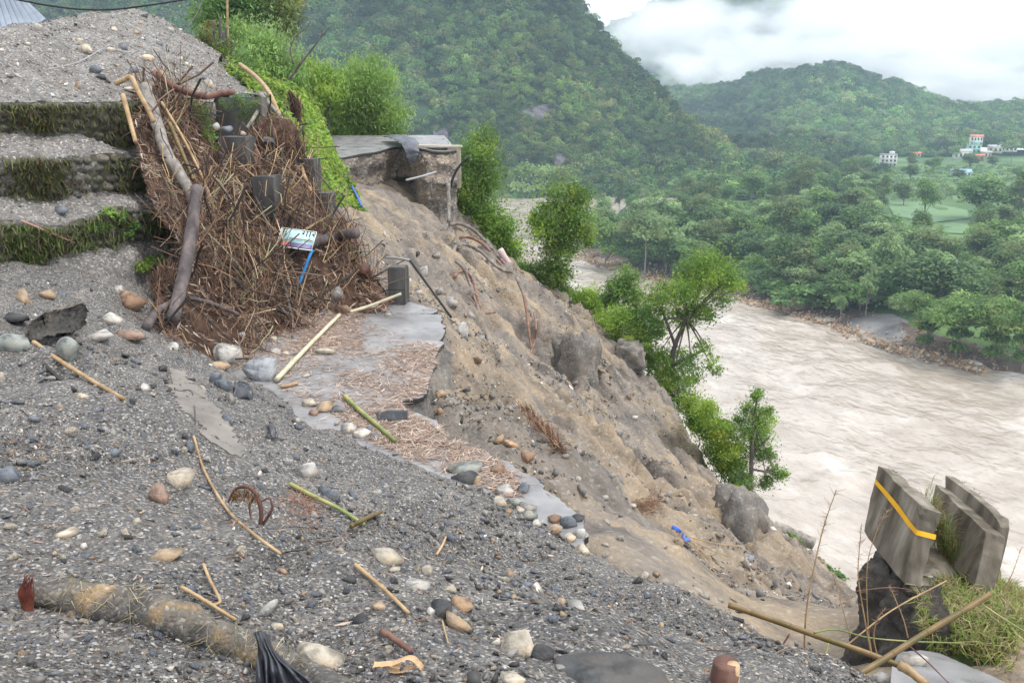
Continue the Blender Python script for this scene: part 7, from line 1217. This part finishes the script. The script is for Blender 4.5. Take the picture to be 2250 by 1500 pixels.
V_, F_ = loft([path([(1925, 1215, 8.1), (1960, 1240, 7.9), (2040, 1270, 7.7), (2110, 1280, 7.6)]), path([(1918, 1218, 7.5), (1950, 1235, 7.2), (1995, 1284, 6.75), (2070, 1300, 6.6)]), path([(1888, 1252, 7.45), (1930, 1280, 7.0), (1990, 1310, 6.65), (2075, 1325, 6.2)]), path([(1882, 1330, 7.3), (1930, 1350, 6.8), (1995, 1370, 6.4), (2095, 1380, 5.9)]), path([(1872, 1420, 7.1), (1920, 1430, 6.7), (1995, 1440, 6.25), (2100, 1450, 5.75)]), path([(1850, 1530, 7.0), (1910, 1540, 6.6), (1990, 1540, 6.1), (2100, 1560, 5.6)])], 60, 14, True, .09, 2.2, .03); obj('soil', npmesh('soil_block', V_ - b0, F_, smooth=True), MAT['blacksoil'], so_); addt = (V_, F_)
V_, F_ = loft([path([(2030, 1290, 7.4), (2100, 1270, 7.5), (2180, 1275, 7.4), (2262, 1320, 7.0), (2350, 1390, 6.6)]), path([(2020, 1310, 6.6), (2085, 1295, 6.7), (2165, 1305, 6.7), (2250, 1345, 6.4), (2340, 1410, 6.1)]), path([(2020, 1370, 6.1), (2090, 1370, 6.1), (2170, 1385, 6.0), (2250, 1420, 5.8), (2340, 1470, 5.6)]), path([(2040, 1420, 5.9), (2110, 1430, 5.8), (2180, 1450, 5.65), (2250, 1480, 5.5), (2340, 1520, 5.3)]), path([(2040, 1520, 5.6), (2110, 1530, 5.5), (2180, 1550, 5.35), (2250, 1580, 5.2), (2340, 1620, 5.0)])], 60, 10, True, .05, 2.5, .02)
c = obj('grassy_verge', npmesh('grassy_verge', V_, F_, smooth=True), MAT['ivy_soil']); tag(c, 'earth verge at the lower right overgrown with grass', 'verge', kind='structure'); VQ, FQ = V_, F_
def vq(P):
    x, y = proj(P); return inpoly(x, y, [(2005, 1285), (2035, 1255), (2100, 1260), (2190, 1270), (2290, 1330), (2290, 1490), (2200, 1480), (2120, 1440), (2040, 1430), (2010, 1380), (2015, 1310)]).astype(float)
n = 4800; P, N_ = sample(VQ, FQ, n, rg, lambda P: vq(P) * np.clip(.5 + 1.3 * fbm(P, 2.2, 3), .03, 2)); V_, F_, C_ = blades(P, rg.uniform(.04, .16, n), .0055, rg, 1.5, None, [(.26, .33, .07), (.32, .38, .10), (.18, .27, .06), (.45, .40, .20), (.38, .31, .17), (.3, .22, .12)]); tag(obj('grass', npmesh('grass', V_, F_, C_), MAT['leaf']), 'bright yellow-green grass on the verge below the channel', 'grass', kind='stuff')
n = 900; P = np.array([at(2035 + 75 * a + rg.normal() * 6, 1120 + 150 * a + rg.normal() * 22, 7.5 - .4 * a) for a in rg.random(n)]); V_, F_, C_ = blades(P, rg.uniform(.06, .25, n), .003, rg, 1.1, None, [(.2, .27, .07), (.33, .26, .12), (.24, .16, .08), (.15, .24, .06)]); tag(obj('grass', npmesh('channel_grass', V_, F_, C_), MAT['leaf']), 'straggly weeds growing inside the concrete channel', 'grass', kind='stuff')
o = obj('concrete_slab', None); bpy.data.objects.remove(o)
V_, F_ = loft([path([(1975, 1432, 5.75), (2050, 1432, 5.8), (2130, 1462, 5.55), (2260, 1520, 5.1)]), path([(1960, 1465, 5.3), (2050, 1480, 5.2), (2130, 1505, 5.0), (2250, 1560, 4.7)]), path([(1950, 1580, 4.9), (2050, 1600, 4.8), (2130, 1620, 4.6), (2250, 1680, 4.3)]), path([(1950, 1620, 5.2), (2050, 1640, 5.1), (2130, 1660, 4.9), (2250, 1720, 4.6)])], 40, 8, False, .01, 3, .004); c = obj('concrete_slab', npmesh('concrete_slab', V_ - V_.mean(0), F_, smooth=True), MAT['asphalt'], loc=V_.mean(0)); tag(c, 'flat grey concrete slab at the bottom right corner', 'slab')
for r in [(2005, 1450, 56, 34, 'pale', 'pale broken stone under the crossed bamboo poles', .8), (1940, 1490, 50, 24, 'pale', 'flat pale stone at the bottom between the bamboo poles', .8)]: rock(*r, d=5.4)
Pb = path([(1600, 1328, 5.4), (1700, 1362, 5.3), (1800, 1398, 5.2), (1900, 1432, 5.1), (1985, 1465, 5.0)]); pole(B, 'green-tan bamboo pole slanting down to the right', 'bamboo', Pb, .020, 'bamboo_olive', .26, taper=1.0)
Pb = path([(1845, 1505, 4.6), (1930, 1455, 4.75), (2030, 1392, 4.9), (2110, 1345, 5.0), (2176, 1304, 5.1)]); pole(B, 'brown bamboo pole rising to the right across the other pole', 'bamboo', Pb, .020, 'bamboo_olive', .28, taper=.95)
pole(B, 'split pale bamboo sheath at the end of the slanting pole', 'bamboo', path([(1975, 1458, 4.95), (2005, 1478, 4.9), (2035, 1505, 4.8)]), .03, 'bamboo', jit=.3)
for k, (pp, r, m, lb) in enumerate([([(1790, 1388, 5.2), (1840, 1383, 5.4), (1910, 1400, 5.6), (2000, 1408, 5.7), (2120, 1412, 5.6)], .006, 'bamboo_green', 'thin green stem crossing behind the bamboo poles'), ([(1862, 1415, 5.5), (1960, 1340, 5.7), (2080, 1275, 5.9)], .006, 'bamboo', 'thin tan stem rising to the concrete channel'), ([(2155, 1325, 5.1), (2200, 1355, 5.0), (2260, 1392, 4.9)], .007, 'bamboo_green', 'green side branch at the tip of the rising bamboo'), ([(1880, 1298, 6.2), (1960, 1290, 6.2), (2020, 1300, 6.2), (2060, 1312, 6.2)], .004, 'redwood', 'fine red-brown stem arching over the soil block'), ([(1735, 1392, 5.2), (1720, 1415, 5.2), (1705, 1435, 5.15)], .006, 'redwood', 'short twig hanging from the slanting bamboo'), ([(1820, 1412, 5.15), (1812, 1445, 5.1), (1795, 1475, 5.0)], .007, 'bamboo_green', 'green twig hanging from the slanting bamboo'), ([(2000, 1420, 5.0), (2040, 1455, 5.0), (2085, 1500, 4.9)], .005, 'redwood', 'brown twig over the concrete slab')]): pole('thin_stem', lb, 'stem', path(pp), r, m)
def weed(label, pp, d, r, seed, spread=16):
    rr = np.random.default_rng(seed); P = path([(x, y, d) for x, y in pp]); t = thing('dry_weed', label, 'weed', P[0]); v, f = tube(P - P[0], [r, r * .3], 6, 30, .1); obj('stem', npmesh('weed_stem', v, f, smooth=True), MAT['bamboo'], t); Q = crom(P - P[0], 60); n = 46; i = (12 + 47 * rr.random(n) ** .6).astype(int); L = spread * d / FPX * rr.uniform(.3, 1.1, n)
    D = rr.normal(size=(n, 3)) * [1, 1, .3] + [0, 0, .7]; D = unit(D); twigs('twiglets', '', Q[i] + D * L[:, None] * .5, D, L, np.full(n, r * .3), [(.36, .22, .14), (.46, .31, .2)], rr, .12, t)
weed('tall dry weed standing in front of the river', [(1766, 1450), (1772, 1340), (1790, 1240), (1812, 1150), (1838, 1075)], 5.3, .007, 1, 24)
weed('dry weed in front of the soil block', [(1915, 1440), (1900, 1360), (1886, 1270), (1888, 1210), (1893, 1150)], 5.5, .006, 2, 20)
weed('dry reddish weed touching the concrete channel', [(1918, 1448), (1908, 1380), (1905, 1250), (1925, 1170), (1952, 1118)], 5.6, .005, 3, 22)
weed('thin dry weed left of the soil block', [(1868, 1400), (1850, 1330), (1838, 1290), (1830, 1260)], 5.6, .004, 4, 18)
weed('short dry weed at the middle of the soil block', [(1995, 1400), (1985, 1360), (1965, 1310), (1955, 1290)], 5.6, .005, 5, 14)
weed('thin seedling standing before the river right of the channel', [(2190, 1330), (2210, 1290), (2228, 1250), (2245, 1200)], 6.2, .004, 6, 12)
weed('small dry weed beside the slanting bamboo', [(1930, 1450), (1920, 1400), (1928, 1360), (1945, 1335)], 5.2, .005, 8, 16)
# ---------------------------------------------------------------- air and low cloud
def volmat(name, dens, col, noise=None):
    m = bpy.data.materials.new(name); m.use_nodes = True; t = m.node_tree; N = t.nodes; L = t.links
    N.remove(N['Principled BSDF']); v = N.new('ShaderNodeVolumePrincipled'); v.inputs['Color'].default_value = (*col, 1); v.inputs['Density'].default_value = dens; v.inputs['Anisotropy'].default_value = .1
    L.new(v.outputs[0], N['Material Output'].inputs['Volume'])
    if noise:
        tc = N.new('ShaderNodeTexCoord'); n = N.new('ShaderNodeTexNoise'); n.inputs['Scale'].default_value = noise[0]; n.inputs['Detail'].default_value = 4; n.inputs['Roughness'].default_value = .55; L.new(tc.outputs['Object'], n.inputs['Vector'])
        ln = N.new('ShaderNodeVectorMath'); ln.operation = 'LENGTH'; L.new(tc.outputs['Object'], ln.inputs[0])
        a = N.new('ShaderNodeMath'); a.operation = 'MULTIPLY_ADD'; L.new(n.outputs[0], a.inputs[0]); a.inputs[1].default_value = 1.9; a.inputs[2].default_value = -.30
        b = N.new('ShaderNodeMath'); b.operation = 'SUBTRACT'; L.new(a.outputs[0], b.inputs[0]); L.new(ln.outputs['Value'], b.inputs[1])
        mr = N.new('ShaderNodeMapRange'); L.new(b.outputs[0], mr.inputs[0]); mr.inputs[1].default_value = -.25; mr.inputs[2].default_value = .35; mr.inputs[3].default_value = 0; mr.inputs[4].default_value = dens
        L.new(mr.outputs[0], v.inputs['Density'])
    return m
V_, F_ = box((200, 525, 40), (1140, 1060, 172)); hz = obj('haze', npmesh('haze', V_, F_), volmat('thin_valley_haze', .0003, (.62, .82, 1.0))); tag(hz, 'thin blue haze filling the valley air', 'haze', kind='stuff')
CM = volmat('low_cloud', .02, (.99, .99, 1.0), (2.2,))
for k, (px, py, d, rx, ry, rz) in enumerate([(1480, 60, 1260, 130, 110, 60), (1640, 120, 1240, 120, 90, 45), (1850, 60, 1280, 190, 120, 75), (2120, 110, 1260, 190, 120, 70), (2300, 60, 1290, 190, 120, 90), (2000, 165, 1200, 150, 80, 40), (2250, 195, 1170, 150, 60, 36), (1990, 205, 1130, 120, 50, 28), (2170, 222, 1120, 120, 40, 24), (1590, 165, 1130, 80, 45, 34), (1500, 150, 1140, 70, 45, 30), (1800, 120, 1125, 110, 45, 34)]):
    p = at(px, py, d); c = obj('low_cloud', npmesh('low_cloud', ICO3[0] * 1.0, ICO3[1]), CM, loc=p); c.scale = (rx, ry, rz); c.rotation_euler = (0, 0, k * 1.1)
    tag(c, 'white bank of low cloud clinging to the far mountain', 'cloud', 'low clouds on the far mountain', kind='stuff')
